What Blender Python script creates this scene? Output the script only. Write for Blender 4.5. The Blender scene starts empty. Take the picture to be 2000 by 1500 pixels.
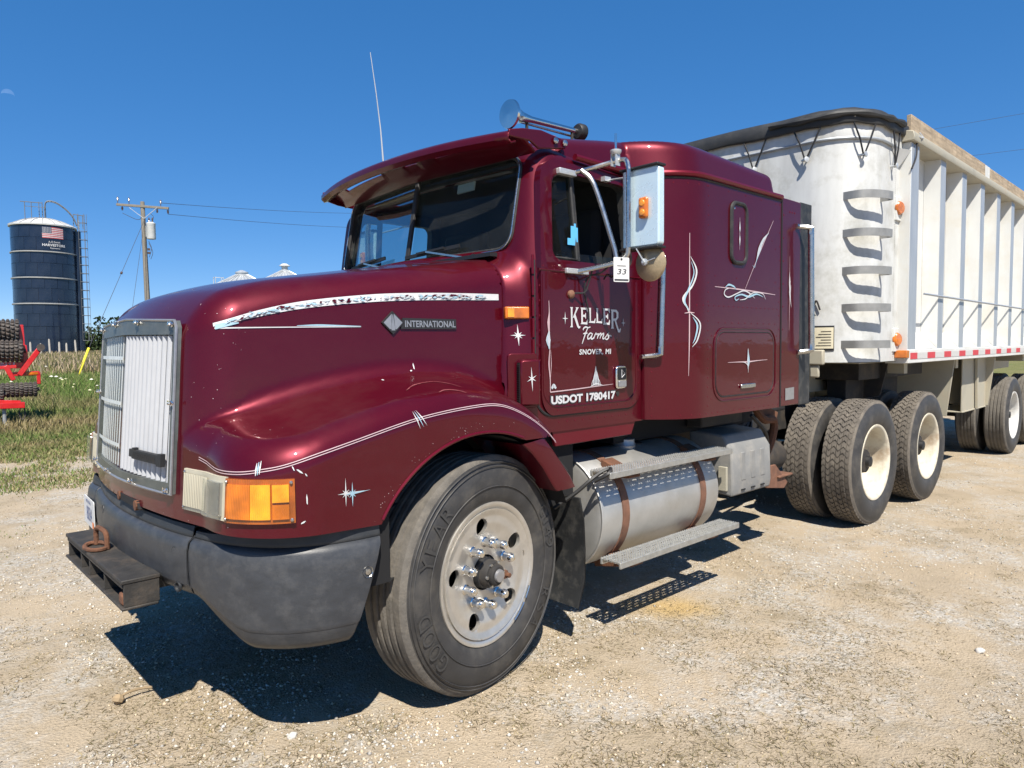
import bpy, bmesh, math, random
import numpy as np
from mathutils import Vector, Matrix
random.seed(7); RNG = np.random.default_rng(7)
scene = bpy.context.scene
COL = scene.collection
PI = math.pi
# ------------------------------------------------------------------ camera
cam_data = bpy.data.cameras.new('camera')
cam_data.sensor_width = 36.0; cam_data.lens = 36.0 * 1379.4 / 2000.0
cam_data.clip_start = 0.05; cam_data.clip_end = 9000
cam = bpy.data.objects.new('camera', cam_data); COL.objects.link(cam)
CAM = np.array([-2.047, -3.527, 1.5761])
YAW, PITCH, ROLL = 0.7461, 0.0549, -0.0102
_f = np.array([math.sin(YAW)*math.cos(PITCH), math.cos(YAW)*math.cos(PITCH), -math.sin(PITCH)])
_r = np.array([math.cos(YAW), -math.sin(YAW), 0.0]); _u = np.cross(_r, _f)
_R = math.cos(ROLL)*_r + math.sin(ROLL)*_u; _U = -math.sin(ROLL)*_r + math.cos(ROLL)*_u
cam.matrix_world = Matrix(((_R[0], _U[0], -_f[0], CAM[0]), (_R[1], _U[1], -_f[1], CAM[1]), (_R[2], _U[2], -_f[2], CAM[2]), (0, 0, 0, 1)))
scene.camera = cam
# ------------------------------------------------------------------ sky and sun
SUN_TO = Vector((-0.40, -0.60, 1.0)).normalized()
sun_el = math.asin(SUN_TO.z); sun_rot = math.atan2(SUN_TO.x, SUN_TO.y)
world = bpy.data.worlds.new('World'); scene.world = world; world.use_nodes = True
wn = world.node_tree; wn.nodes.clear()
sky = wn.nodes.new('ShaderNodeTexSky'); sky.sky_type = 'NISHITA'; sky.sun_disc = False
sky.sun_elevation = sun_el; sky.sun_rotation = sun_rot; sky.altitude = 0; sky.air_density = 0.5; sky.dust_density = 0.0; sky.ozone_density = 5.0
bg = wn.nodes.new('ShaderNodeBackground'); bg.inputs['Strength'].default_value = 0.15
wo = wn.nodes.new('ShaderNodeOutputWorld')
# even clear-day blue: flatten the sky's brightness range and lift its saturation
ga = wn.nodes.new('ShaderNodeGamma'); ga.inputs[1].default_value = 0.5
hs = wn.nodes.new('ShaderNodeHueSaturation'); hs.inputs['Saturation'].default_value = 1.78; hs.inputs['Hue'].default_value = 0.508; hs.inputs['Value'].default_value = 1.33
wn.links.new(sky.outputs[0], ga.inputs[0]); wn.links.new(ga.outputs[0], hs.inputs['Color']); wn.links.new(hs.outputs[0], bg.inputs[0]); wn.links.new(bg.outputs[0], wo.inputs[0])
sun_d = bpy.data.lights.new('sun', 'SUN'); sun_d.energy = 4.9; sun_d.angle = math.radians(0.53); sun_d.color = (1.0, 0.94, 0.84)
sun = bpy.data.objects.new('sun', sun_d); COL.objects.link(sun)
sun.rotation_euler = (-SUN_TO).to_track_quat('-Z', 'Y').to_euler()
sun.location = (-20, -30, 50)
scene.view_settings.view_transform = 'Standard'; scene.view_settings.look = 'None'
scene.view_settings.exposure = 0.8; scene.view_settings.gamma = 1.0
scene.view_settings.use_curve_mapping = False
scene.render.engine = 'CYCLES'
# ------------------------------------------------------------------ materials
MATS = {}
def nd(nt, t, **kw):
    n = nt.nodes.new(t)
    for k, v in kw.items():
        if hasattr(n, k): setattr(n, k, v)
        else: n.inputs[k].default_value = v
    return n
def new_mat(name):
    m = bpy.data.materials.new(name); m.use_nodes = True
    nt = m.node_tree; b = nt.nodes['Principled BSDF']
    MATS[name] = m
    return m, nt, b
def c4(c): return (c[0], c[1], c[2], 1.0)
def mat(name, col, rough=0.5, metal=0.0, var=0.12, scale=6.0, dirt=None, dirt_amt=0.3, dirt_scale=3.0, bump=0.0, bscale=60.0,
        coat=0.0, spec=0.5, stretch=None, rvar=0.1):
    """principled material with noise variation of value, a dirt colour in patches and a fine bump"""
    m, nt, b = new_mat(name); L = nt.links.new
    tc = nd(nt, 'ShaderNodeTexCoord'); src = tc.outputs['Object']
    if stretch:
        mp = nd(nt, 'ShaderNodeMapping'); mp.inputs['Scale'].default_value = stretch; L(src, mp.inputs[0]); src = mp.outputs[0]
    n = nd(nt, 'ShaderNodeTexNoise', Scale=scale, Detail=6.0, Roughness=0.6); L(src, n.inputs['Vector'])
    mr = nd(nt, 'ShaderNodeMapRange'); mr.inputs[1].default_value = 0.25; mr.inputs[2].default_value = 0.75
    mr.inputs[3].default_value = 1 - var; mr.inputs[4].default_value = 1 + var; L(n.outputs[0], mr.inputs[0])
    mx = nd(nt, 'ShaderNodeMix', data_type='RGBA', blend_type='MULTIPLY'); mx.inputs[0].default_value = 1.0
    mx.inputs[6].default_value = c4(col); L(mr.outputs[0], mx.inputs[7]); out = mx.outputs[2]
    if dirt:
        n2 = nd(nt, 'ShaderNodeTexNoise', Scale=dirt_scale, Detail=8.0, Roughness=0.7); L(tc.outputs['Object'], n2.inputs['Vector'])
        cr = nd(nt, 'ShaderNodeMapRange'); cr.inputs[1].default_value = 0.48; cr.inputs[2].default_value = 0.72; cr.inputs[3].default_value = 0; cr.inputs[4].default_value = dirt_amt
        L(n2.outputs[0], cr.inputs[0])
        m2 = nd(nt, 'ShaderNodeMix', data_type='RGBA'); L(cr.outputs[0], m2.inputs[0]); L(out, m2.inputs[6]); m2.inputs[7].default_value = c4(dirt); out = m2.outputs[2]
    L(out, b.inputs['Base Color'])
    r2 = nd(nt, 'ShaderNodeMapRange'); r2.inputs[3].default_value = max(0.02, rough - rvar); r2.inputs[4].default_value = min(1, rough + rvar)
    L(n.outputs[0], r2.inputs[0]); L(r2.outputs[0], b.inputs['Roughness'])
    b.inputs['Metallic'].default_value = metal; b.inputs['Coat Weight'].default_value = coat; b.inputs['Coat Roughness'].default_value = 0.04
    b.inputs['Specular IOR Level'].default_value = spec
    if bump:
        n3 = nd(nt, 'ShaderNodeTexNoise', Scale=bscale, Detail=4.0); L(src, n3.inputs['Vector'])
        bp = nd(nt, 'ShaderNodeBump', Strength=bump, Distance=0.01); L(n3.outputs[0], bp.inputs['Height']); L(bp.outputs[0], b.inputs['Normal'])
    return m
def glass_mat(name, tint, rough=0.0, dust=0.1, refl=0.6, dustcol=(0.5, 0.47, 0.4)):
    """thin glazing: clear film with a gloss coat and a layer of dust"""
    m, nt, b = new_mat(name); L = nt.links.new; nt.nodes.remove(b); out = nt.nodes['Material Output']
    tr = nd(nt, 'ShaderNodeBsdfTransparent'); tr.inputs[0].default_value = c4(tint)
    gl = nd(nt, 'ShaderNodeBsdfGlossy'); gl.inputs['Roughness'].default_value = max(0.02, rough)
    fr = nd(nt, 'ShaderNodeFresnel'); fr.inputs[0].default_value = 1.5
    mr = nd(nt, 'ShaderNodeMapRange'); mr.inputs[3].default_value = 0.0; mr.inputs[4].default_value = refl; L(fr.outputs[0], mr.inputs[0])
    m1 = nd(nt, 'ShaderNodeMixShader'); L(mr.outputs[0], m1.inputs[0]); L(tr.outputs[0], m1.inputs[1]); L(gl.outputs[0], m1.inputs[2])
    df = nd(nt, 'ShaderNodeBsdfDiffuse'); df.inputs[0].default_value = c4(dustcol)
    tc = nd(nt, 'ShaderNodeTexCoord'); n = nd(nt, 'ShaderNodeTexNoise', Scale=5.0, Detail=9.0, Roughness=0.75); L(tc.outputs['Object'], n.inputs['Vector'])
    d = nd(nt, 'ShaderNodeMapRange'); d.inputs[1].default_value = 0.35; d.inputs[2].default_value = 0.75; d.inputs[3].default_value = dust * 0.3; d.inputs[4].default_value = dust
    L(n.outputs[0], d.inputs[0])
    m2 = nd(nt, 'ShaderNodeMixShader'); L(d.outputs[0], m2.inputs[0]); L(m1.outputs[0], m2.inputs[1]); L(df.outputs[0], m2.inputs[2])
    L(m2.outputs[0], out.inputs[0])
    return m
def attr_mat(name, rough=0.9, attr='Col', transl=0.0):
    m, nt, b = new_mat(name); L = nt.links.new
    a = nd(nt, 'ShaderNodeAttribute'); a.attribute_name = attr; L(a.outputs['Color'], b.inputs['Base Color'])
    b.inputs['Roughness'].default_value = rough; b.inputs['Specular IOR Level'].default_value = 0.2
    if transl:
        t = nd(nt, 'ShaderNodeBsdfTranslucent'); L(a.outputs['Color'], t.inputs[0])
        ms = nd(nt, 'ShaderNodeMixShader'); ms.inputs[0].default_value = transl
        L(b.outputs[0], ms.inputs[1]); L(t.outputs[0], ms.inputs[2]); L(ms.outputs[0], nt.nodes['Material Output'].inputs[0])
    return m
# ------------------------------------------------------------------ objects
def tag(o, label=None, cat=None, group=None, kind=None):
    if label: o['label'] = label
    if cat: o['category'] = cat
    if group: o['group'] = group
    if kind: o['kind'] = kind
    return o
def link(o, parent=None):
    COL.objects.link(o)
    if parent is not None: o.parent = parent
    return o
def thing(name, label, cat, loc=(0, 0, 0), rz=0.0, group=None):
    o = bpy.data.objects.new(name, None); o.empty_display_size = 0.2; COL.objects.link(o)
    o.location = loc; o.rotation_euler = (0, 0, rz)
    return tag(o, label, cat, group)
def hub(name, parent, loc=(0, 0, 0), rot=(0, 0, 0)):
    """an Empty part that carries sub-parts"""
    o = bpy.data.objects.new(name, None); o.empty_display_size = 0.1; link(o, parent); o.location = loc; o.rotation_euler = rot
    return o
def finish(me, mats, smooth=35.0):
    for m in (mats if isinstance(mats, (list, tuple)) else [mats]): me.materials.append(MATS[m] if isinstance(m, str) else m)
    if smooth:
        me.polygons.foreach_set('use_smooth', [True] * len(me.polygons))
        me.set_sharp_from_angle(angle=math.radians(smooth))
    me.update()
def put(name, me, parent=None, loc=None, rot=None):
    o = bpy.data.objects.new(name, me); link(o, parent)
    if loc is not None: o.location = loc
    if rot is not None: o.rotation_euler = rot
    return o
def copy_tree(o, parent=None):
    c = o.copy(); COL.objects.link(c); c.parent = parent
    for ch in list(o.children): copy_tree(ch, c)
    return c
def frame_from(d):
    d = np.asarray(d, float); d = d / np.linalg.norm(d)
    a = np.array([0, 0, 1.0]) if abs(d[2]) < 0.9 else np.array([1.0, 0, 0])
    u = np.cross(a, d); u /= np.linalg.norm(u); return u, np.cross(d, u), d
class MB:
    def __init__(s): s.v = []; s.f = []; s.m = []
    def add(s, vs, fs, mi=0):
        b = len(s.v); s.v += [tuple(map(float, p)) for p in vs]; s.f += [tuple(b + i for i in f) for f in fs]; s.m += [mi] * len(fs); return s
    def box(s, c, d, rot=None, mi=0):
        x, y, z = d[0] / 2, d[1] / 2, d[2] / 2
        vs = [Vector(p) for p in ((-x, -y, -z), (x, -y, -z), (x, y, -z), (-x, y, -z), (-x, -y, z), (x, -y, z), (x, y, z), (-x, y, z))]
        if rot is not None: vs = [rot @ p for p in vs]
        c = Vector(c); return s.add([p + c for p in vs], [(0, 3, 2, 1), (4, 5, 6, 7), (0, 1, 5, 4), (1, 2, 6, 5), (2, 3, 7, 6), (3, 0, 4, 7)], mi)
    def span(s, a, b, mi=0):
        return s.box([(a[i] + b[i]) / 2 for i in range(3)], [abs(b[i] - a[i]) for i in range(3)], None, mi)
    def bar(s, a, b, w, h, mi=0, up=(0, 0, 1)):
        """rectangular bar from a to b"""
        a, b = Vector(a), Vector(b); d = (b - a); L = d.length; d.normalize(); up = Vector(up)
        if abs(d.dot(up)) > 0.95: up = Vector((1, 0, 0))
        sx = d.cross(up).normalized(); uz = sx.cross(d)
        R = Matrix((d, sx, uz)).transposed(); return s.box((a + b) / 2, (L, w, h), R, mi)
    def lathe(s, prof, o=(0, 0, 0), d=(0, 0, 1), n=32, mi=0, cap=True, a0=0.0, a1=2 * PI):
        """prof: list of (radius, distance along d)"""
        u, w, d = frame_from(d); o = np.array(o, float); full = abs(a1 - a0 - 2 * PI) < 1e-6
        k = n if full else n + 1; vs = []
        for r, t in prof:
            for i in range(k):
                a = a0 + (a1 - a0) * i / n; vs.append(o + d * t + (u * math.cos(a) + w * math.sin(a)) * r)
        fs = []
        for j in range(len(prof) - 1):
            for i in range(n):
                i2 = (i + 1) % k; fs.append((j * k + i, j * k + i2, (j + 1) * k + i2, (j + 1) * k + i))
        if cap and full:
            if prof[0][0] > 1e-6: fs.append(tuple(reversed(range(k))))
            if prof[-1][0] > 1e-6: fs.append(tuple((len(prof) - 1) * k + i for i in range(k)))
        return s.add(vs, fs, mi)
    def rod(s, a, b, r, n=12, mi=0, r2=None):
        a, b = np.array(a, float), np.array(b, float); L = np.linalg.norm(b - a)
        return s.lathe([(r, 0), (r if r2 is None else r2, L)], a, b - a, n, mi)
    def tube(s, pts, r, n=10, mi=0, closed=False):
        pts = [np.array(p, float) for p in pts]; K = len(pts); vs = []; prev = None
        for i, p in enumerate(pts):
            t = pts[(i + 1) % K] - pts[i - 1] if closed else pts[min(i + 1, K - 1)] - pts[max(i - 1, 0)]
            t = t / (np.linalg.norm(t) + 1e-12)
            if prev is None: u, w, _ = frame_from(t)
            else:
                u = prev - t * np.dot(prev, t); u /= np.linalg.norm(u); w = np.cross(t, u)
            prev = u; rr = r[i] if isinstance(r, (list, tuple, np.ndarray)) else r
            vs += [p + (u * math.cos(2 * PI * j / n) + w * math.sin(2 * PI * j / n)) * rr for j in range(n)]
        fs = []
        for i in range(K if closed else K - 1):
            i2 = (i + 1) % K
            for j in range(n): fs.append((i * n + j, i * n + (j + 1) % n, i2 * n + (j + 1) % n, i2 * n + j))
        if not closed: fs += [tuple(reversed(range(n))), tuple((K - 1) * n + j for j in range(n))]
        return s.add(vs, fs, mi)
    def prism(s, poly, o, u, w, depth, mi=0):
        """polygon (a,b) in plane o + a*u + b*w, extruded by depth along u x w"""
        o, u, w = (np.array(q, float) for q in (o, u, w)); nrm = np.cross(u, w); nrm /= np.linalg.norm(nrm); k = len(poly)
        ar = sum(poly[i][0] * poly[(i + 1) % k][1] - poly[(i + 1) % k][0] * poly[i][1] for i in range(k))
        if ar < 0: poly = poly[::-1]
        vs = [o + u * a + w * b for a, b in poly] + [o + u * a + w * b + nrm * depth for a, b in poly]
        fs = [tuple(reversed(range(k))), tuple(range(k, 2 * k))] + [(i, (i + 1) % k, k + (i + 1) % k, k + i) for i in range(k)]
        if depth < 0: fs = [tuple(reversed(f)) for f in fs]
        return s.add(vs, fs, mi)
    def grid(s, rows, mi=0, closed=False):
        k = len(rows[0]); vs = [p for r in rows for p in r]; fs = []
        for j in range(len(rows) - 1):
            for i in range(k if closed else k - 1): fs.append((j * k + i, j * k + (i + 1) % k, (j + 1) * k + (i + 1) % k, (j + 1) * k + i))
        return s.add(vs, fs, mi)
    def mesh(s, name, mats, smooth=35.0):
        me = bpy.data.meshes.new(name); me.from_pydata(s.v, [], s.f)
        if any(s.m): me.polygons.foreach_set('material_index', s.m)
        finish(me, mats, smooth); return me
    def build(s, name, mats, parent=None, smooth=35.0, bevel=0.0, seg=2, solid=0.0, loc=None, rot=None):
        o = put(name, s.mesh(name, mats, smooth), parent, loc, rot)
        if solid:
            md = o.modifiers.new('solid', 'SOLIDIFY'); md.thickness = solid; md.offset = 0
            md = o.modifiers.new('normals', 'WEIGHTED_NORMAL'); md.keep_sharp = True; md.weight = 100
        if bevel:
            md = o.modifiers.new('bevel', 'BEVEL'); md.width = bevel; md.segments = seg; md.limit_method = 'ANGLE'; md.angle_limit = math.radians(40); md.harden_normals = False
        return o
def rr_poly(x0, x1, y0, y1, r, n=6):
    """rounded rectangle outline; r one radius or (ll, lr, ur, ul)"""
    R = r if isinstance(r, (tuple, list)) else (r,) * 4; out = []
    for (cx, cy, a, q) in ((x0 + R[0], y0 + R[0], PI, R[0]), (x1 - R[1], y0 + R[1], 1.5 * PI, R[1]), (x1 - R[2], y1 - R[2], 0, R[2]), (x0 + R[3], y1 - R[3], 0.5 * PI, R[3])):
        for i in range(n + 1): out.append((cx + q * math.cos(a + 0.5 * PI * i / n), cy + q * math.sin(a + 0.5 * PI * i / n)))
    return out
def catmull(pts, n=8):
    P = [np.array(p, float) for p in pts]; P = [2 * P[0] - P[1]] + P + [2 * P[-1] - P[-2]]; out = []
    for i in range(1, len(P) - 2):
        for k in range(n):
            t = k / n; a, b, c, d = P[i - 1:i + 3]
            out.append(0.5 * (2 * b + (c - a) * t + (2 * a - 5 * b + 4 * c - d) * t * t + (3 * b - a - 3 * c + d) * t ** 3))
    out.append(P[-2]); return out
# ------------------------------------------------------------------ solids from distance fields
def ir(a, b, r): return np.minimum(np.maximum(a, b), -r) + np.hypot(np.maximum(a + r, 0), np.maximum(b + r, 0))
def ur(a, b, r): return np.maximum(np.minimum(a, b), r) - np.hypot(np.maximum(r - a, 0), np.maximum(r - b, 0))
def rbox2(u, v, u0, u1, v0, v1, r):
    qx = np.abs(u - (u0 + u1) / 2) - (u1 - u0) / 2 + r; qy = np.abs(v - (v0 + v1) / 2) - (v1 - v0) / 2 + r
    return np.hypot(np.maximum(qx, 0), np.maximum(qy, 0)) + np.minimum(np.maximum(qx, qy), 0) - r
def field_mesh(fields, lo, hi, h):
    """surface of max(fields) = 0; vertices near a crease are drawn onto it so edges stay crisp.
    returns verts, quads, index of the field each quad lies on"""
    lo = np.array(lo, float); hi = np.array(hi, float); n = np.ceil((hi - lo) / h).astype(int) + 1
    ax = [lo[i] + h * np.arange(n[i]) for i in range(3)]
    X, Y, Z = np.meshgrid(*ax, indexing='ij')
    f = None
    for F in fields:
        g = F(X, Y, Z); f = g if f is None else np.maximum(f, g)
    del X, Y, Z
    f = np.where(np.abs(f) < 1e-9, 1e-9, f); S = f < 0
    ms = n - 1; acc = np.zeros(tuple(ms) + (3,)); cnt = np.zeros(tuple(ms)); quads = []
    cid = lambda a: (a[0] * ms[1] + a[1]) * ms[2] + a[2]
    for d in range(3):
        sl0 = [slice(None)] * 3; sl1 = [slice(None)] * 3; sl0[d] = slice(0, -1); sl1[d] = slice(1, None)
        A, B = S[tuple(sl0)], S[tuple(sl1)]; I = np.argwhere(A != B)
        if not len(I): continue
        J = I.copy(); J[:, d] += 1
        fa = f[tuple(I.T)]; fb = f[tuple(J.T)]; t = fa / (fa - fb)
        pt = I.astype(float); pt[:, d] += t
        e, g = [(1, 2), (2, 0), (0, 1)][d]; corners = []
        ok = np.ones(len(I), bool)
        for (de, dg) in ((-1, -1), (0, -1), (0, 0), (-1, 0)):
            Cc = I.copy(); Cc[:, e] += de; Cc[:, g] += dg; corners.append(Cc)
            ok &= (Cc >= 0).all(1) & (Cc < ms).all(1)
        for Cc in corners:
            q = Cc[ok]; np.add.at(acc, tuple(q.T), pt[ok]); np.add.at(cnt, tuple(q.T), 1)
        Q = np.stack([cid(Cc[ok].T) for Cc in corners], 1); ins = A[tuple(I.T)][ok]
        quads.append(np.where(ins[:, None], Q, Q[:, ::-1]))
    quads = np.concatenate(quads); used = np.unique(quads); remap = np.full(int(np.prod(ms)), -1); remap[used] = np.arange(len(used))
    V = lo + h * (acc.reshape(-1, 3)[used] / cnt.reshape(-1, 1)[used]); quads = remap[quads]
    eps = h * 0.05
    def ev(F, P): return F(P[:, 0], P[:, 1], P[:, 2])
    def grad(F, P):
        G = np.zeros_like(P)
        for i in range(3):
            d = np.zeros(3); d[i] = eps; G[:, i] = (ev(F, P + d) - ev(F, P - d)) / (2 * eps)
        return G
    act = []
    for F in fields:
        v = ev(F, V); G = grad(F, V); act.append(np.abs(v) / (np.linalg.norm(G, axis=1) + 1e-6) < 0.62 * h)
    v0 = V.copy()
    for it in range(7):
        vals = np.stack([ev(F, V) for F in fields]); top = vals.argmax(0)
        for i, F in enumerate(fields):
            m = act[i] | (top == i)
            if not m.any(): continue
            P = V[m]; g = grad(F, P); st = ev(F, P) / np.maximum((g * g).sum(1), 0.05)
            st = np.clip(st[:, None] * g, -0.5 * h, 0.5 * h); V[m] = P - st
    D = V - v0; L = np.linalg.norm(D, axis=1); bad = L > 1.3 * h; V[bad] = v0[bad] + D[bad] / L[bad, None] * 0.2 * h
    ctr = V[quads].mean(1); fi = np.stack([ev(F, ctr) for F in fields]).argmax(0)
    return V, quads, fi
def field_obj(name, fields, lo, hi, h, mats, fmat, parent=None, smooth=40.0):
    V, Q, fi = field_mesh(fields, lo, hi, h)
    me = bpy.data.meshes.new(name); me.vertices.add(len(V)); me.vertices.foreach_set('co', V.astype(np.float32).ravel())
    me.loops.add(4 * len(Q)); me.loops.foreach_set('vertex_index', Q.astype(np.int32).ravel())
    me.polygons.add(len(Q)); me.polygons.foreach_set('loop_start', np.arange(0, 4 * len(Q), 4, dtype=np.int32))
    me.update(calc_edges=True); me.validate()
    if len(me.polygons) == len(Q): me.polygons.foreach_set('material_index', np.array(fmat)[fi].astype(np.int32))
    finish(me, mats, smooth)
    return put(name, me, parent)
def snap_to(F, P, off=0.0, it=12):
    """nearest points on F = 0 and the normals there"""
    P = np.array(P, float).reshape(-1, 3); e = 1e-3
    def G(P):
        g = np.zeros_like(P)
        for i in range(3):
            d = np.zeros(3); d[i] = e; g[:, i] = (F(*(P + d).T) - F(*(P - d).T)) / (2 * e)
        return g
    for _ in range(it):
        g = G(P); P = P - (F(*P.T) / np.maximum((g * g).sum(1), 0.05))[:, None] * g
    g = G(P); N = g / (np.linalg.norm(g, axis=1)[:, None] + 1e-9)
    return P + N * off, N
def ray_y(F, x, z, y0=-1.6, y1=0.0, off=0.003):
    """first hit of F = 0 going inwards along +y at each (x, z)"""
    x = np.asarray(x, float); z = np.asarray(z, float); ys = np.linspace(y0, y1, 161)
    v = F(x[:, None] + 0 * ys, 0 * x[:, None] + ys, z[:, None] + 0 * ys); k = (v < 0).argmax(1); k = np.maximum(k, 1)
    a = ys[k - 1]; b = ys[k]
    for _ in range(24):
        m = (a + b) / 2; s = F(x, m, z) < 0; b = np.where(s, m, b); a = np.where(s, a, m)
    return a - off
# ------------------------------------------------------------------ lettering
def text_data(s, size=1.0, bold=0.0, align='LEFT', space=1.0):
    cu = bpy.data.curves.new('lettering', 'FONT'); cu.body = s; cu.size = size; cu.offset = bold; cu.align_x = align; cu.space_character = space; cu.resolution_u = 4; cu.extrude = 0
    o = bpy.data.objects.new('lettering', cu); COL.objects.link(o)
    dg = bpy.context.evaluated_depsgraph_get(); me = o.evaluated_get(dg).to_mesh()
    vs = np.array([v.co[:2] for v in me.vertices]).reshape(-1, 2); fs = [tuple(p.vertices) for p in me.polygons]
    o.evaluated_get(dg).to_mesh_clear(); bpy.data.objects.remove(o); bpy.data.curves.remove(cu)
    return vs, fs
def text_fit(s, w, h, bold=0.0, space=1.0):
    """outline scaled into the box 0..w, 0..h"""
    vs, fs = text_data(s, 1.0, bold, 'LEFT', space); lo = vs.min(0); hi = vs.max(0)
    return (vs - lo) / (hi - lo) * np.array([w, h]), fs
def ribbon(pts, nrm, w, closed=False):
    """flat strip along pts lying in the surface with normals nrm; w one width or one per point"""
    P = np.array(pts, float); N = np.array(nrm, float); T = np.gradient(P, axis=0); T /= np.linalg.norm(T, axis=1)[:, None] + 1e-12
    S = np.cross(N, T); S /= np.linalg.norm(S, axis=1)[:, None] + 1e-12; w = np.broadcast_to(np.asarray(w, float), (len(P),))[:, None]
    return [list(P - S * w / 2), list(P + S * w / 2)]
def vnoise(x, y, seed=0):
    """smooth value noise on arrays"""
    def hsh(i, j):
        n = (i * 374761393 + j * 668265263 + seed * 974711) & 0x7fffffff
        n = ((n ^ (n >> 13)) * 1274126177) & 0x7fffffff
        return ((n ^ (n >> 16)) & 0xffff) / 65535.0
    xi = np.floor(x).astype(np.int64); yi = np.floor(y).astype(np.int64); fx = x - xi; fy = y - yi
    fx = fx * fx * (3 - 2 * fx); fy = fy * fy * (3 - 2 * fy)
    return (hsh(xi, yi) * (1 - fx) + hsh(xi + 1, yi) * fx) * (1 - fy) + (hsh(xi, yi + 1) * (1 - fx) + hsh(xi + 1, yi + 1) * fx) * fy
def fbm(x, y, seed=0, o=4):
    s = 0; a = 0.5; t = 0
    for k in range(o): s = s + a * vnoise(x * 2 ** k, y * 2 ** k, seed + k); t += a; a *= 0.5
    return s / t
def raw_mesh(name, V, F, mats, cols=None, smooth=False):
    """big numpy mesh; F (n,3) or (n,4); cols per vertex"""
    me = bpy.data.meshes.new(name); k = F.shape[1]
    me.vertices.add(len(V)); me.vertices.foreach_set('co', V.astype(np.float32).ravel())
    me.loops.add(F.size); me.loops.foreach_set('vertex_index', F.astype(np.int32).ravel())
    me.polygons.add(len(F)); me.polygons.foreach_set('loop_start', np.arange(0, F.size, k, dtype=np.int32))
    if smooth: me.polygons.foreach_set('use_smooth', [True] * len(F))
    me.update(calc_edges=True)
    if cols is not None:
        a = me.color_attributes.new('Col', 'FLOAT_COLOR', 'POINT'); a.data.foreach_set('color', np.c_[cols, np.ones(len(cols))].astype(np.float32).ravel())
    for m in (mats if isinstance(mats, (list, tuple)) else [mats]): me.materials.append(MATS[m])
    return me
# ------------------------------------------------------------------ material library
def paint_mat(name, col, dust=(0.42, 0.33, 0.25), amt=0.22, coat=1.0, rough=0.38, metal=0.35):
    m, nt, b = new_mat(name); L = nt.links.new
    tc = nd(nt, 'ShaderNodeTexCoord'); ge = nd(nt, 'ShaderNodeNewGeometry')
    n = nd(nt, 'ShaderNodeTexNoise', Scale=2.2, Detail=9.0, Roughness=0.72); L(tc.outputs['Object'], n.inputs['Vector'])
    fl = nd(nt, 'ShaderNodeTexNoise', Scale=900.0, Detail=1.0); L(tc.outputs['Object'], fl.inputs['Vector'])
    fm = nd(nt, 'ShaderNodeMapRange'); fm.inputs[1].default_value = 0.3; fm.inputs[2].default_value = 0.8; fm.inputs[3].default_value = 0.8; fm.inputs[4].default_value = 1.35; L(fl.outputs[0], fm.inputs[0])
    mx = nd(nt, 'ShaderNodeMix', data_type='RGBA', blend_type='MULTIPLY'); mx.inputs[0].default_value = 1.0; mx.inputs[6].default_value = c4(col); L(fm.outputs[0], mx.inputs[7])
    d = nd(nt, 'ShaderNodeMapRange'); d.inputs[1].default_value = 0.45; d.inputs[2].default_value = 0.85; d.inputs[3].default_value = 0.0; d.inputs[4].default_value = amt; L(n.outputs[0], d.inputs[0])
    # settled dust lies on faces that look up
    sx = nd(nt, 'ShaderNodeSeparateXYZ'); L(ge.outputs['Normal'], sx.inputs[0])
    up = nd(nt, 'ShaderNodeMapRange'); up.inputs[1].default_value = 0.5; up.inputs[2].default_value = 1.0; up.inputs[3].default_value = 0.12; up.inputs[4].default_value = 0.6; L(sx.outputs[2], up.inputs[0])
    mu = nd(nt, 'ShaderNodeMath', operation='MULTIPLY'); L(d.outputs[0], mu.inputs[0]); L(up.outputs[0], mu.inputs[1])
    # fine scuffs
    s2 = nd(nt, 'ShaderNodeTexNoise', Scale=38.0, Detail=6.0, Roughness=0.8); L(tc.outputs['Object'], s2.inputs['Vector'])
    sc = nd(nt, 'ShaderNodeMapRange'); sc.inputs[1].default_value = 0.66; sc.inputs[2].default_value = 0.8; sc.inputs[3].default_value = 0; sc.inputs[4].default_value = 0.05; L(s2.outputs[0], sc.inputs[0])
    ad = nd(nt, 'ShaderNodeMath', operation='ADD'); L(mu.outputs[0], ad.inputs[0]); L(sc.outputs[0], ad.inputs[1])
    m2 = nd(nt, 'ShaderNodeMix', data_type='RGBA'); L(ad.outputs[0], m2.inputs[0]); L(mx.outputs[2], m2.inputs[6]); m2.inputs[7].default_value = c4(dust)
    L(m2.outputs[2], b.inputs['Base Color'])
    b.inputs['Metallic'].default_value = metal; b.inputs['Roughness'].default_value = rough; b.inputs['Specular IOR Level'].default_value = 0.2
    b.inputs['Coat Weight'].default_value = coat; 
    cr = nd(nt, 'ShaderNodeMapRange'); cr.inputs[3].default_value = 0.0; cr.inputs[4].default_value = 0.07; L(n.outputs[0], cr.inputs[0]); L(cr.outputs[0], b.inputs['Coat Roughness'])
    # orange peel
    bn = nd(nt, 'ShaderNodeTexNoise', Scale=14.0, Detail=2.0); L(tc.outputs['Object'], bn.inputs['Vector'])
    bp = nd(nt, 'ShaderNodeBump', Strength=0.035, Distance=0.02); L(bn.outputs[0], bp.inputs['Height']); L(bp.outputs[0], b.inputs['Coat Normal'])
    return m
paint_mat('paint', (0.079, 0.0009, 0.0078), amt=0.14, metal=0.42, rough=0.38, coat=0.58)
paint_mat('trim_paint', (0.12, 0.002, 0.012), amt=0.2, metal=0.4, coat=0.4)
mat('bumper', (0.034, 0.037, 0.043), 0.46, var=0.22, scale=14, stretch=(1, 1, 2.2), dirt=(0.10, 0.10, 0.10), dirt_amt=0.45, dirt_scale=11, bump=0.06, bscale=120)
mat('bumper_edge', (0.020, 0.023, 0.027), 0.6, var=0.2, scale=5, dirt=(0.12, 0.11, 0.1), dirt_amt=0.3)
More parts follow.
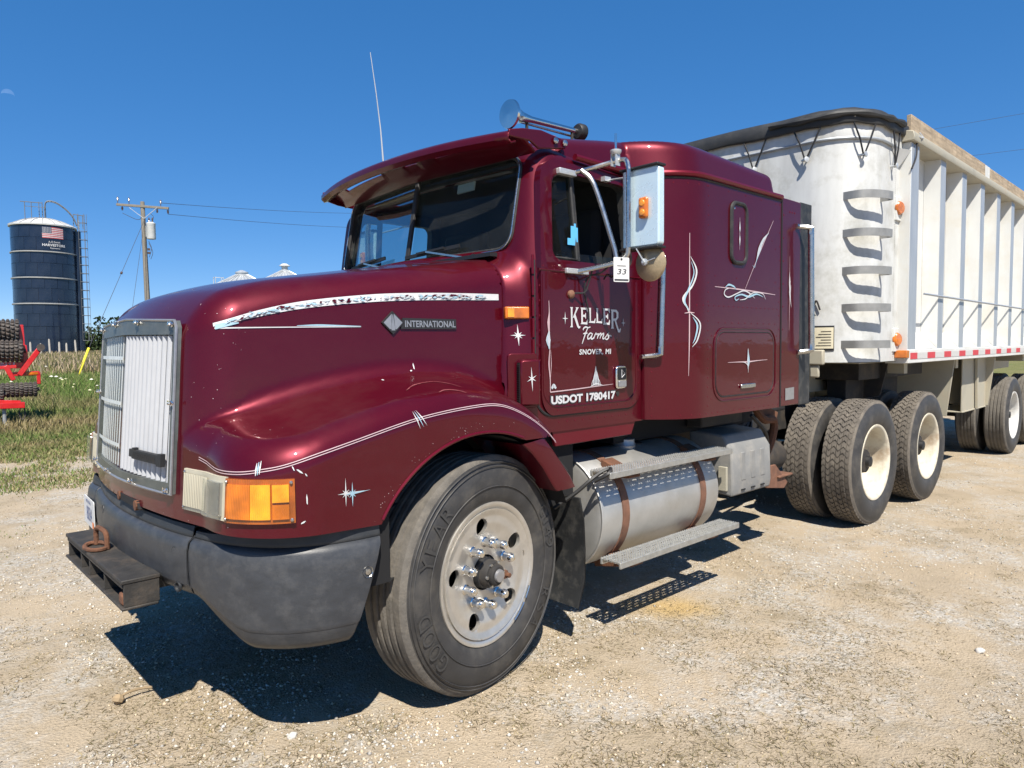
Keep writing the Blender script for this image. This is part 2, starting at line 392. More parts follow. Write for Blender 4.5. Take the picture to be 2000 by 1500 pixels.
mat('black', (0.012, 0.012, 0.013), 0.55, var=0.2)
mat('void_black', (0.006, 0.006, 0.007), 0.9, var=0.2)
mat('gasket', (0.016, 0.016, 0.017), 0.65, var=0.3, dirt=(0.12, 0.11, 0.09), dirt_amt=0.3, dirt_scale=20)
mat('tyre', (0.030, 0.029, 0.029), 0.72, var=0.3, scale=9, dirt=(0.14, 0.125, 0.105), dirt_amt=0.45, dirt_scale=7, bump=0.15, bscale=70)
mat('tyre_side', (0.034, 0.033, 0.033), 0.6, var=0.3, scale=9, dirt=(0.12, 0.108, 0.09), dirt_amt=0.6, dirt_scale=5)
mat('tyre_worn', (0.105, 0.095, 0.082), 0.9, var=0.3, scale=14, dirt=(0.20, 0.175, 0.14), dirt_amt=0.6, dirt_scale=12, bump=0.3, bscale=90)
mat('tread_drive', (0.115, 0.10, 0.083), 0.92, var=0.3, scale=14, dirt=(0.22, 0.19, 0.15), dirt_amt=0.6, dirt_scale=10, bump=0.25, bscale=90)
mat('letter_rubber', (0.043, 0.042, 0.041), 0.6, var=0.3, scale=20)
mat('chrome', (0.74, 0.73, 0.71), 0.18, 1.0, var=0.05, rvar=0.05)
mat('steel_tube', (0.50, 0.50, 0.49), 0.28, 1.0, var=0.15, scale=20, rvar=0.1)
mat('step_bar', (0.26, 0.26, 0.25), 0.5, 0.3, var=0.2, scale=10)
mat('sky_tinted_steel', (0.60, 0.74, 0.80), 0.28, 0.3, var=0.06, scale=8, rvar=0.08)  # polished steel; its pale sky reflection is put into the base colour
mat('wheel_alloy', (0.60, 0.575, 0.53), 0.42, 0.8, var=0.14, scale=7, dirt=(0.30, 0.26, 0.21), dirt_amt=0.35, dirt_scale=6, rvar=0.12)
mat('tank_alloy', (0.47, 0.465, 0.445), 0.50, 0.7, var=0.16, scale=5, dirt=(0.36, 0.31, 0.24), dirt_amt=0.45, dirt_scale=3, rvar=0.12, bump=0.05, bscale=30)
mat('step_alloy', (0.36, 0.355, 0.33), 0.48, 0.55, var=0.2, scale=30, dirt=(0.32, 0.28, 0.22), dirt_amt=0.4, dirt_scale=9, bump=0.15, bscale=150)
mat('trailer_skin', (0.54, 0.545, 0.53), 0.62, 0.1, spec=0.2, var=0.16, scale=2.6, dirt=(0.30, 0.29, 0.24), dirt_amt=0.7, dirt_scale=3.4, stretch=(2.2, 2.2, 0.5), rvar=0.12, bump=0.05, bscale=9)
mat('trailer_white', (0.58, 0.585, 0.565), 0.55, 0.05, spec=0.25, var=0.10, scale=2.5, dirt=(0.52, 0.46, 0.35), dirt_amt=0.45, dirt_scale=2.5, stretch=(2, 2, 0.4))
mat('trailer_cap', (0.36, 0.39, 0.42), 0.45, 0.3, var=0.15, scale=4, stretch=(2, 2, 0.4))
mat('trailer_frame', (0.38, 0.355, 0.28), 0.6, 0.1, var=0.15, scale=4, dirt=(0.30, 0.24, 0.17), dirt_amt=0.5, dirt_scale=4)
mat('rim_cream', (0.56, 0.52, 0.42), 0.5, var=0.08, scale=8, dirt=(0.26, 0.15, 0.07), dirt_amt=0.75, dirt_scale=5)
mat('rim_white', (0.58, 0.58, 0.56), 0.5, var=0.06, scale=8, dirt=(0.4, 0.33, 0.24), dirt_amt=0.4, dirt_scale=6)
mat('rust', (0.13, 0.055, 0.028), 0.9, var=0.35, scale=18, dirt=(0.05, 0.03, 0.022), dirt_amt=0.7, dirt_scale=14, bump=0.3, bscale=90)
mat('rust_strap', (0.16, 0.075, 0.045), 0.75, var=0.3, scale=20, dirt=(0.07, 0.045, 0.035), dirt_amt=0.6, dirt_scale=16)
mat('black_iron', (0.026, 0.024, 0.022), 0.7, var=0.35, scale=14, dirt=(0.10, 0.075, 0.055), dirt_amt=0.6, dirt_scale=10, bump=0.25, bscale=60)
mat('chassis', (0.022, 0.020, 0.019), 0.8, var=0.3, scale=9, dirt=(0.10, 0.075, 0.05), dirt_amt=0.6, dirt_scale=6)
mat('battery_box', (0.19, 0.19, 0.185), 0.7, var=0.15, scale=8, dirt=(0.36, 0.33, 0.28), dirt_amt=0.4, dirt_scale=9)
mat('flap', (0.018, 0.019, 0.020), 0.55, var=0.3, scale=8, dirt=(0.16, 0.15, 0.13), dirt_amt=0.35, dirt_scale=14)
mat('decal_white', (0.52, 0.52, 0.53), 0.45, var=0.06, scale=30)
mat('decal_blue', (0.28, 0.43, 0.52), 0.45, var=0.12, scale=40)
mat('decal_pink', (0.48, 0.34, 0.36), 0.45, var=0.1, scale=30)
mat('decal_grey', (0.42, 0.45, 0.48), 0.45, var=0.2, scale=40)
mat('badge_grey', (0.34, 0.34, 0.35), 0.35, 0.6, var=0.12, scale=40)
mat('screen_frame', (0.085, 0.095, 0.092), 0.4, 0.3, var=0.25, scale=9, dirt=(0.22, 0.22, 0.2), dirt_amt=0.4, dirt_scale=7)
mat('slat_white', (0.40, 0.41, 0.43), 0.40, var=0.06, scale=9)
mat('grille_bar', (0.75, 0.76, 0.76), 0.5, var=0.1)
mat('grille_back', (0.14, 0.145, 0.15), 0.6, var=0.1)
mat('slat_grey', (0.50, 0.51, 0.51), 0.4, var=0.08, scale=9)
mat('lamp_reflector', (0.44, 0.41, 0.32), 0.45, var=0.08, scale=12, dirt=(0.4, 0.35, 0.25), dirt_amt=0.4)
mat('lamp_silver', (0.50, 0.52, 0.54), 0.22, 0.9, var=0.15, scale=14)
mat('plate_white', (0.55, 0.56, 0.57), 0.5, var=0.05)
mat('plate_blue', (0.05, 0.10, 0.28), 0.5, var=0.05)
mat('plate_orange', (0.75, 0.22, 0.06), 0.5, var=0.05)
mat('paper', (0.58, 0.58, 0.57), 0.7, var=0.04)
mat('placard', (0.55, 0.50, 0.36), 0.6, var=0.12, scale=12)
mat('ink', (0.03, 0.03, 0.035), 0.6, var=0.05)
mat('tape_red', (0.50, 0.035, 0.045), 0.45, var=0.15, scale=30)
mat('tape_white', (0.5, 0.49, 0.47), 0.45, var=0.08, scale=30)
mat('tarp', (0.020, 0.021, 0.022), 0.62, var=0.3, scale=6, dirt=(0.07, 0.068, 0.062), dirt_amt=0.4, dirt_scale=4, bump=0.3, bscale=12)
mat('old_wood', (0.33, 0.26, 0.18), 0.85, var=0.4, scale=6, stretch=(0.6, 8, 8), dirt=(0.15, 0.11, 0.07), dirt_amt=0.6, dirt_scale=9)
mat('pole_wood', (0.20, 0.18, 0.15), 0.9, var=0.3, scale=5, stretch=(8, 8, 0.8), dirt=(0.13, 0.11, 0.085), dirt_amt=0.5, dirt_scale=2)
mat('post_wood', (0.40, 0.37, 0.33), 0.9, var=0.2, scale=5)
mat('galvanised', (0.52, 0.54, 0.55), 0.42, 0.5, var=0.14, scale=2)
mat('transformer', (0.60, 0.61, 0.60), 0.45, var=0.08)
mat('porcelain', (0.10, 0.07, 0.06), 0.25, var=0.1)
mat('wire', (0.05, 0.05, 0.055), 0.6, var=0.1)
mat('guard_yellow', (0.72, 0.60, 0.04), 0.45, var=0.1)
mat('silo_blue', (0.006, 0.011, 0.026), 0.25, 0.0, var=0.35, scale=0.5, dirt=(0.022, 0.030, 0.048), dirt_amt=0.5, dirt_scale=0.6, coat=0.4)
mat('silo_rust', (0.02, 0.03, 0.06), 0.6, var=0.3, scale=1.0, dirt=(0.10, 0.09, 0.09), dirt_amt=0.4, dirt_scale=2)
mat('silo_white', (0.52, 0.52, 0.51), 0.45, var=0.08, scale=0.8)
mat('rail_grey', (0.13, 0.14, 0.15), 0.6, var=0.1)
mat('silo_band', (0.30, 0.30, 0.29), 0.5, var=0.2, scale=2)
mat('flag_red', (0.40, 0.07, 0.08), 0.5, var=0.1)
mat('flag_blue', (0.06, 0.07, 0.11), 0.5, var=0.1)
mat('implement_red', (0.50, 0.012, 0.014), 0.35, var=0.15, scale=5, coat=0.5, dirt=(0.3, 0.15, 0.1), dirt_amt=0.15)
mat('implement_iron', (0.055, 0.045, 0.04), 0.65, var=0.35, scale=9, dirt=(0.15, 0.11, 0.08), dirt_amt=0.5, dirt_scale=8)
mat('implement_grey', (0.35, 0.36, 0.36), 0.5, 0.4, var=0.2)
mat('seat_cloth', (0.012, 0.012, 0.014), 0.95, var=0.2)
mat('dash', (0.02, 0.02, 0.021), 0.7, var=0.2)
mat('blue_tag', (0.10, 0.42, 0.75), 0.6, var=0.05)
mat('convex_reflection', (0.34, 0.27, 0.17), 0.45, 0.3, var=0.35, scale=9, dirt=(0.16, 0.13, 0.08), dirt_amt=0.6, dirt_scale=14)  # brown patches paint in the ground mirrored by the convex face
mat('stone', (0.56, 0.53, 0.48), 0.9, var=0.2, scale=30)
mat('cardboard', (0.30, 0.22, 0.13), 0.9, var=0.3, scale=14)
mat('sand_spot', (0.40, 0.28, 0.13), 1.0, var=0.15, scale=9)
glass_mat('windshield', (0.58, 0.74, 0.76), dust=0.05, refl=0.45, dustcol=(0.40, 0.43, 0.43))
glass_mat('side_glass', (0.60, 0.74, 0.76), dust=0.02, refl=0.5)
glass_mat('lamp_glass', (0.86, 0.88, 0.86), dust=0.25, dustcol=(0.6, 0.58, 0.5))
glass_mat('screen_film', (0.90, 0.92, 0.92), rough=0.3, dust=0.05, refl=0.15, dustcol=(0.30, 0.32, 0.32))
def lens_mat(name, col, emit=0.0):
    m, nt, b = new_mat(name); L = nt.links.new
    tc = nd(nt, 'ShaderNodeTexCoord'); w = nd(nt, 'ShaderNodeTexWave', Scale=60.0, Distortion=0.3); L(tc.outputs['Object'], w.inputs['Vector'])
    n = nd(nt, 'ShaderNodeTexNoise', Scale=14.0, Detail=3.0); L(tc.outputs['Object'], n.inputs['Vector'])
    mr = nd(nt, 'ShaderNodeMapRange'); mr.inputs[1].default_value = 0.3; mr.inputs[2].default_value = 0.7; mr.inputs[3].default_value = 0.65; mr.inputs[4].default_value = 1.2; L(n.outputs[0], mr.inputs[0])
    mx = nd(nt, 'ShaderNodeMix', data_type='RGBA', blend_type='MULTIPLY'); mx.inputs[0].default_value = 1; mx.inputs[6].default_value = c4(col); L(mr.outputs[0], mx.inputs[7]); L(mx.outputs[2], b.inputs['Base Color'])
    b.inputs['Roughness'].default_value = 0.22; b.inputs['Coat Weight'].default_value = 1.0
    bp = nd(nt, 'ShaderNodeBump', Strength=0.25, Distance=0.004); L(w.outputs[0], bp.inputs['Height']); L(bp.outputs[0], b.inputs['Normal'])
lens_mat('amber', (0.55, 0.14, 0.005)); lens_mat('amber_bright', (0.80, 0.30, 0.012)); lens_mat('amber_dark', (0.32, 0.075, 0.006))
# vegetation
attr_mat('grass', 0.8, transl=0.25); attr_mat('pebble', 0.9); attr_mat('leaf', 0.75, transl=0.2)
# ground: pale dirt with gravel, dry litter and grass where the mask says so
m, nt, b = new_mat('ground'); L = nt.links.new
tc = nd(nt, 'ShaderNodeTexCoord'); P0 = tc.outputs['Object']
def gn(scale, detail=6, rough=0.65): 
    n = nd(nt, 'ShaderNodeTexNoise', Scale=scale, Detail=float(detail), Roughness=rough); L(P0, n.inputs['Vector']); return n.outputs[0]
def rng(s, a, b_, c=0.0, d=1.0):
    r = nd(nt, 'ShaderNodeMapRange'); r.inputs[1].default_value = a; r.inputs[2].default_value = b_; r.inputs[3].default_value = c; r.inputs[4].default_value = d; L(s, r.inputs[0]); return r.outputs[0]
def mixc(f, a, b_, mode='MIX'):
    x = nd(nt, 'ShaderNodeMix', data_type='RGBA', blend_type=mode)
    if isinstance(f, float): x.inputs[0].default_value = f
    else: L(f, x.inputs[0])
    for i, q in ((6, a), (7, b_)):
        if isinstance(q, tuple): x.inputs[i].default_value = c4(q)
        else: L(q, x.inputs[i])
    return x.outputs[2]
dirt = mixc(rng(gn(0.9), 0.35, 0.65), (0.455, 0.37, 0.265), (0.37, 0.305, 0.22))
dirt = mixc(rng(gn(7.0), 0.55, 0.75, 0, 0.5), dirt, (0.34, 0.27, 0.175))
vo = nd(nt, 'ShaderNodeTexVoronoi', Scale=75.0); L(P0, vo.inputs['Vector'])
stones = mixc(rng(vo.outputs['Color'], 0.1, 0.9), (0.32, 0.295, 0.26), (0.55, 0.52, 0.465))
gmask = nd(nt, 'ShaderNodeMath', operation='MULTIPLY'); L(rng(gn(1.3, 8, 0.7), 0.46, 0.60, 0, 0.95), gmask.inputs[0]); L(rng(gn(26.0, 3), 0.34, 0.55), gmask.inputs[1])
dirt = mixc(gmask.outputs[0], dirt, stones)
dirt = mixc(rng(gn(2.1, 9, 0.75), 0.52, 0.66, 0, 0.65), dirt, (0.27, 0.22, 0.145))
dirt = mixc(rng(gn(140.0, 2), 0.25, 0.75, 0, 1), mixc(0.25, dirt, (0.0, 0.0, 0.0)), dirt)
at = nd(nt, 'ShaderNodeAttribute'); at.attribute_name = 'Col'; sp = nd(nt, 'ShaderNodeSeparateColor'); L(at.outputs['Color'], sp.inputs[0])
grs = mixc(rng(gn(0.35, 8, 0.7), 0.35, 0.65), (0.115, 0.15, 0.045), (0.24, 0.20, 0.10))
grs = mixc(rng(gn(9.0, 6), 0.4, 0.7, 0, 0.7), grs, (0.05, 0.065, 0.018))
dirt = mixc(sp.outputs[1], dirt, (0.43, 0.30, 0.13))
L(mixc(sp.outputs[0], dirt, grs), b.inputs['Base Color']); b.inputs['Roughness'].default_value = 1.0; b.inputs['Specular IOR Level'].default_value = 0.1
hsum = nd(nt, 'ShaderNodeMath', operation='ADD'); L(gn(24.0, 8, 0.75), hsum.inputs[0]); L(rng(vo.outputs['Distance'], 0, 0.6, 0.35, 0), hsum.inputs[1])
bp = nd(nt, 'ShaderNodeBump', Strength=0.6, Distance=0.025); L(hsum.outputs[0], bp.inputs['Height']); L(bp.outputs[0], b.inputs['Normal'])
# ------------------------------------------------------------------ ground
def axis(a, b, step, far, grow=1.18):
    mid = list(np.arange(a, b + 1e-6, step)); lo = []; hi = []; s = step; q = a
    while q > -far: s *= grow; q -= s; lo.append(q)
    s = step; q = b
    while q < far: s *= grow; q += s; hi.append(q)
    return np.array(lo[::-1] + mid + hi)
def field_edge(x): return 9.0 + 0.9 * (fbm(x * 0.35, x * 0 + 3.3, 5) - 0.5) * 2 + 0.05 * x
def ground_z(x, y):
    bump = (fbm(x * 1.1, y * 1.1, 1) - 0.5) * 0.05 + (fbm(x * 5, y * 5, 2, 3) - 0.5) * 0.022
    near = np.clip((np.hypot(x - 4, y) - 6) / 20, 0.25, 1)
    rise = 0.55 * np.clip((y - 14) / 60, 0, 1) ** 1.2
    rut = -.012 * np.exp(-((y + 2.35 + .25 * np.sin(x * .4)) / .22) ** 2) - .010 * np.exp(-((y + 1.2 - .12 * (x - 2)) / .25) ** 2) * np.clip((x - 2.2) / 1.5, 0, 1)
    return bump * near * 0.9 - 0.004 + rise + rut
GX = axis(-7, 14, 0.09, 4000); GY = axis(-4.2, 12, 0.09, 4000)
gx, gy = np.meshgrid(GX, GY, indexing='ij'); gx = gx.ravel(); gy = gy.ravel()
gz = ground_z(gx, gy)
mask = np.clip((gy - field_edge(gx) + (fbm(gx * 1.7, gy * 1.7, 9) - 0.5) * 2.4) / 0.7, 0, 1)
su, sv = (gx - 1.46) * .77 - (gy + 1.14) * .64, (gx - 1.46) * .64 + (gy + 1.14) * .77
mask = np.maximum(mask, np.clip((gx - 26 + (fbm(gx * .3, gy * .3, 12) - .5) * 8) / 2, 0, 1))
spot = np.clip(1.3 - np.hypot(su / .27, sv / .17) + (fbm(gx * 5, gy * 5, 31) - 0.5) * 0.5, 0, 1) * 0.9
nx, ny = len(GX), len(GY); ii = (np.arange(nx - 1)[:, None] * ny + np.arange(ny - 1)[None]).ravel()
me = raw_mesh('ground', np.c_[gx, gy, gz], np.c_[ii, ii + ny, ii + ny + 1, ii + 1], 'ground', np.c_[mask, spot, 0 * mask], smooth=True)
ground = put('ground', me); tag(ground, 'pale dirt and gravel yard running into a grass field', kind='structure')
# ---- loose stones
def scatter_view(n, d0, d1, a0=-0.70, a1=0.66, power=1.0):
    """ground points spread through the camera's view cone"""
    t = RNG.random(n) ** power; d = d0 * (d1 / d0) ** t; a = YAW + a0 + (a1 - a0) * RNG.random(n)
    return CAM[0] + d * np.sin(a), CAM[1] + d * np.cos(a), d
def pebbles(name, n, d0, d1, s0, s1, cols, thr, seed, label):
    x, y, d = scatter_view(n, d0, d1); k = (fbm(x * 1.3, y * 1.3, seed) + RNG.normal(0, 0.07, n)) > thr; k &= y < field_edge(x)
    x, y = x[k], y[k]; n = len(x); s = s0 * (s1 / s0) ** (RNG.random(n) ** 2.2)
    base = np.array([(1, 0, 0), (0, 1, 0), (-1, 0, 0), (0, -1, 0), (0, 0, 1), (0, 0, -1), (.62, .62, .45), (-.62, -.62, .45)], float)[:6]
    F = np.array([(0, 1, 4), (1, 2, 4), (2, 3, 4), (3, 0, 4), (1, 0, 5), (2, 1, 5), (3, 2, 5), (0, 3, 5)])
    V = base[None] * (1 + RNG.normal(0, 0.25, (n, 6, 1))) * np.stack([s, s * RNG.uniform(.6, 1, n), s * RNG.uniform(.4, .75, n)], 1)[:, None]
    a = RNG.random(n) * 2 * PI; ca, sa = np.cos(a)[:, None], np.sin(a)[:, None]
    V = np.stack([V[..., 0] * ca - V[..., 1] * sa, V[..., 0] * sa + V[..., 1] * ca, V[..., 2]], 2)
    V[..., 0] += x[:, None]; V[..., 1] += y[:, None]; V[..., 2] += (ground_z(x, y) + s * 0.18)[:, None]
    c = np.array(cols)[RNG.integers(0, len(cols), n)] * RNG.uniform(.75, 1.2, (n, 1))
    FF = (F[None] + 6 * np.arange(n)[:, None, None]).reshape(-1, 3)
    o = put(name, raw_mesh(name, V.reshape(-1, 3), FF, 'pebble', np.repeat(c, 6, 0))); return tag(o, label, 'gravel', kind='stuff')
pebbles('gravel', 95000, 2.1, 16, 0.003, 0.013, [(.50, .46, .39), (.44, .38, .29), (.54, .51, .46), (.33, .31, .28), (.47, .38, .27)], 0.545, 41, 'loose pale gravel scattered over the dirt yard')
pebbles('clods', 16000, 2.0, 11, 0.003, 0.011, [(.42, .34, .24), (.36, .29, .20), (.47, .38, .27)], 0.42, 77, 'small crumbs of dry earth on the dirt yard')
# ---- grass
def blades(x, y, h, w, cols, lean=0.5, seg=1):
    n = len(x); a = RNG.random(n) * 2 * PI; l = h * lean * RNG.uniform(.2, 1.3, n); z = ground_z(x, y) - 0.005
    da = a + RNG.normal(0, .9, n); dx, dy = np.cos(a) * w / 2, np.sin(a) * w / 2; lx, ly = -np.sin(da) * l, np.cos(da) * l
    V = np.zeros((n, 5, 3))
    V[:, 0] = np.c_[x - dx, y - dy, z]; V[:, 1] = np.c_[x + dx, y + dy, z]
    V[:, 2] = np.c_[x + dx * .75 + lx * .35, y + dy * .75 + ly * .35, z + h * .6]; V[:, 3] = np.c_[x - dx * .75 + lx * .35, y - dy * .75 + ly * .35, z + h * .6]
    V[:, 4] = np.c_[x + lx, y + ly, z + h]
    i = 5 * np.arange(n)[:, None]; F = np.concatenate([i + np.array([[0, 1, 2]]), i + np.array([[0, 2, 3]]), i + np.array([[3, 2, 4]])])
    return V.reshape(-1, 3), F, np.repeat(cols, 5, 0)
def grass_obj(name, parts, label):
    V, F, Cc, b = [], [], [], 0
    for v, f, c in parts: V.append(v); F.append(f + b); Cc.append(c); b += len(v)
    o = put(name, raw_mesh(name, np.concatenate(V), np.concatenate(F), 'grass', np.concatenate(Cc))); return tag(o, label, 'grass', kind='stuff')
def pick(cols, n, wts=None):
    c = np.array(cols)[RNG.choice(len(cols), n, p=wts)]; return c * RNG.uniform(.7, 1.3, (n, 1))
GREEN = [(.125, .20, .045), (.155, .22, .06), (.10, .16, .035), (.25, .25, .095), (.36, .31, .16)]
DRY = [(.34, .28, .15), (.27, .21, .11), (.20, .17, .085), (.13, .14, .05)]
# dry wisps on the yard
x, y, d = scatter_view(330000, 2.0, 18); k = (fbm(x * 1.9, y * 1.9, 63) * .6 + fbm(x * 9, y * 9, 64) * .4 + .10 * np.clip((y - 3) / 4, 0, 1) + .03 * (fbm(x * .5, y * .5, 67) - .5) * 4 + RNG.normal(0, .035, len(x)) > .52) & (y < field_edge(x) + .5); x, y, d = x[k], y[k], d[k]
p1 = blades(x, y, RNG.uniform(.003, .014, len(x)), RNG.uniform(.0022, .0046, len(x)) * (1 + d / 12), pick(DRY[:3] + [(.11, .085, .05), (.12, .11, .05), (.15, .115, .065), (.18, .14, .085), (.22, .17, .10)], len(x)), 3.6)
# mown grass at the yard edge, left of the truck
x, y, d = scatter_view(200000, 6.0, 20, -0.74, -0.05); k = (fbm(x * .8, y * .8, 15) * .7 + fbm(x * 3.5, y * 3.5, 16) * .3 + np.clip((y - field_edge(x)) * .06, -.14, .3) + .12 * (y > field_edge(x) - .3) + RNG.normal(0, .05, len(x)) > .48) & (y < 20); x, y, d = x[k], y[k], d[k]
p2 = blades(x, y, RNG.uniform(.03, .10, len(x)) * np.clip((y - 2) / 8, .2, 1), .005 + .0007 * d, pick(GREEN + [(.26, .22, .10), (.33, .28, .15), (.2, .17, .09)], len(x)), .9)
grass_obj('dry_grass', [p1, p2], 'short dry grass straggling over the yard and its edge')
# field beyond
x, y, d = scatter_view(230000, 10, 60, -0.74, -0.05); k = (y > field_edge(x) + .8) ; x, y, d = x[k], y[k], d[k]
tall = np.clip((y - 11) / 14, 0.0, 1); tn = fbm(x * .25, y * .25, 22)
h = (.10 + .38 * tall * (.4 + 1.1 * tn)) * RNG.uniform(.5, 1.25, len(x))
gcol = pick(GREEN, len(x), [.3, .26, .2, .14, .10]); brown = np.clip((fbm(x * .3, y * .3, 29) - .53) * 6, 0, 1)[:, None]; gcol = gcol * (1 - brown) + pick([(.26, .20, .10), (.33, .27, .15), (.2, .17, .07)], len(x)) * brown
p3 = blades(x, y, h, .007 + .0008 * d, gcol, .55)
x, y, d = scatter_view(80000, 38, 150, -0.74, 0.0); h = RNG.uniform(.45, 1.0, len(x))
p4 = blades(x, y, h, .03 + .0012 * d, pick([(.40, .31, .19), (.46, .36, .25), (.22, .20, .09), (.14, .15, .05)], len(x)), .35)
grass_obj('field_grass', [p3, p4], 'tall green and straw coloured grass of the field behind the yard')
# white umbels and flower heads in the field
x, y, d = scatter_view(360, 16, 48, -0.72, -0.3); k = fbm(x * .3, y * .3, 91) > .58; x, y, d = x[k], y[k], d[k]; n = len(x)
hh = RNG.uniform(.35, .75, n); s = RNG.uniform(.025, .06, n); z = ground_z(x, y) + hh
V = np.stack([np.c_[x + s, y, z], np.c_[x, y + s, z + .01], np.c_[x - s, y, z], np.c_[x, y - s, z - .01], np.c_[x, y, z + s * .6]], 1).reshape(-1, 3)
F = (np.array([(0, 1, 4), (1, 2, 4), (2, 3, 4), (3, 0, 4)])[None] + 5 * np.arange(n)[:, None, None]).reshape(-1, 3)
tag(put('wild_flowers', raw_mesh('wild_flowers', V, F, 'grass', np.repeat(pick([(.72, .72, .62), (.62, .60, .36)], n), 5, 0))), 'white and yellow wild flower heads among the field grass', 'flowers', kind='stuff')
# ------------------------------------------------------------------ far background
def bent_box(mb, a0, a1, z0, z1, r0, r1, n=6, mi=0):
    """curved plate on a vertical cylinder"""
    rows = []
    vs = []; 
    for i in range(n + 1):
        a = a0 + (a1 - a0) * i / n
        for r, z in ((r0, z0), (r1, z0), (r1, z1), (r0, z1)): vs.append((r * math.cos(a), r * math.sin(a), z))
    fs = []
    for i in range(n):
        for j in range(4): fs.append((4 * i + j, 4 * (i + 1) + j, 4 * (i + 1) + (j + 1) % 4, 4 * i + (j + 1) % 4))
    fs += [(0, 1, 2, 3)[::-1], tuple(4 * n + j for j in range(4))]
    fs = [tuple(reversed(f)) for f in fs]
    return mb.add(vs, fs, mi)
# ---- silo
SX, SY, SR = 13.7, 90.1, 3.07
silo = thing('tower_silo', 'dark blue steel silo with white domed roof and flag decal', 'silo', (SX, SY, 0))
view = math.atan2(CAM[1] - SY, CAM[0] - SX)               # side of the silo that the yard sees
MB().lathe([(SR - .05, 0), (SR - .05, 15.15)], n=48).build('shell', 'silo_rust', silo)
NS = 16; seam = .004; rows = 11; rh = 15.1 / rows; plate = MB(); bent_box(plate, -PI / NS + seam, PI / NS - seam, .012, rh - .012, SR - .04, SR, 6); pm = plate.mesh('sheet', ['silo_blue'])
for r in range(rows):
    for k in range(NS):
        a = 2 * PI * (k + .5 * (r % 2)) / NS
        if math.cos(a - view) < -.15: continue
        o = put('sheet', pm, silo, (random.uniform(-.008, .008), random.uniform(-.008, .008), r * rh)); o.rotation_euler = (random.gauss(0, .0035), random.gauss(0, .0035), a)
for z in (6.6, 9.4, 12.2):
    m = MB(); m.lathe([(SR + .0, z - .07), (SR + .12, z - .06), (SR + .12, z + .06), (SR + .0, z + .07)], n=48, cap=False); m.build('stiffener_ring', 'silo_band', silo)
roof = MB().lathe([(SR + .16, 15.05), (SR + .18, 15.2), (SR * .7, 15.72), (SR * .35, 16.05), (0.02, 16.2)], n=36).build('roof', 'silo_white', silo, smooth=20)
for k in range(18):
    a = 2 * PI * k / 18; pts = [((r + .0) * math.cos(a), r * math.sin(a), z + .03) for r, z in ((SR + .15, 15.22), (SR * .7, 15.74), (SR * .35, 16.06), (.1, 16.2))]
    MB().tube(pts, .03, 5).build('roof_rib', 'silo_band', roof)
# ladder, cage and roof rails on the right hand side
la = view + 1.42; er = np.array([math.cos(la), math.sin(la), 0]); et = np.array([-math.sin(la), math.cos(la), 0])
m = MB()
for s in (-.22, .22): m.rod(er * (SR + .35) + et * s, er * (SR + .35) + et * s + np.array([0, 0, 16.2]), .035, 6)
m.build('ladder_rails', 'galvanised', silo)
rung = MB().rod(er * (SR + .35) - et * .22, er * (SR + .35) + et * .22, .018, 5).mesh('rung', ['galvanised'])
for i in range(52): put('rung', rung, silo, (0, 0, .4 + i * .3))
m = MB()
for i in range(15):
    z = 2.6 + i * .95; m.tube([er * (SR + .35 + .78 * math.sin(q)) + et * .42 * math.cos(q) + (0, 0, z) for q in np.linspace(0, PI, 9)], .03, 5)
for q in np.linspace(0, PI, 5): m.rod(er * (SR + .35 + .78 * math.sin(q)) + et * .42 * math.cos(q) + (0, 0, 2.6), er * (SR + .35 + .78 * math.sin(q)) + et * .42 * math.cos(q) + (0, 0, 16.9), .022, 5)
m.build('ladder_cage', 'rail_grey', silo)
MB().lathe([(.42, .3), (.42, 14.9)], tuple(er * (SR + .1)), (0, 0, 1), 14).build('unloader_chute', 'silo_blue', silo)
ev = np.array([math.cos(view), math.sin(view), 0]); es = np.array([-math.sin(view), math.cos(view), 0])   # es points to the right in the picture
m = MB()
arch = [es * s + ev * .4 + (0, 0, z) for s, z in ((0.2, 16.2), (.25, 17.6), (.6, 18.05), (1.4, 17.9), (2.3, 17.2), (2.9, 16.4), (3.2, 15.6))]
arch = catmull(arch, 5)
for o_ in (-.3, .3): m.tube([p + ev * o_ for p in arch], .05, 5)
for i in range(0, len(arch), 2): m.rod(arch[i] - ev * .3, arch[i] + ev * .3, .035, 5)
for s in (-.3, .0, .3): m.rod(es * s + ev * .4 + (0, 0, 16.1), es * s + ev * .4 + (0, 0, 17.9), .04, 5)
for s in (-1.6, -1.0): m.rod(es * s + ev * 1.0 + (0, 0, 15.6), es * s + ev * 1.0 + (0, 0, 17.7), .04, 5)
m.tube([es * s + ev * 1.0 + (0, 0, 17.7) for s in (-2.0, -1.0, 0.0)], .05, 5)
m.tube([es * s + ev * (.9) + (0, 0, 17.25) for s in (-1.6, -1.0, 0.2)], .03, 5)
for s in (2.9, 3.3, 3.8): m.rod(es * s + (0, 0, 15.3), es * s + (0, 0, 16.9), .04, 5)
m.tube([es * 2.9 + (0, 0, 16.9), es * 3.9 + (0, 0, 16.8)], .05, 5)
m.build('roof_railing', 'rail_grey', silo)
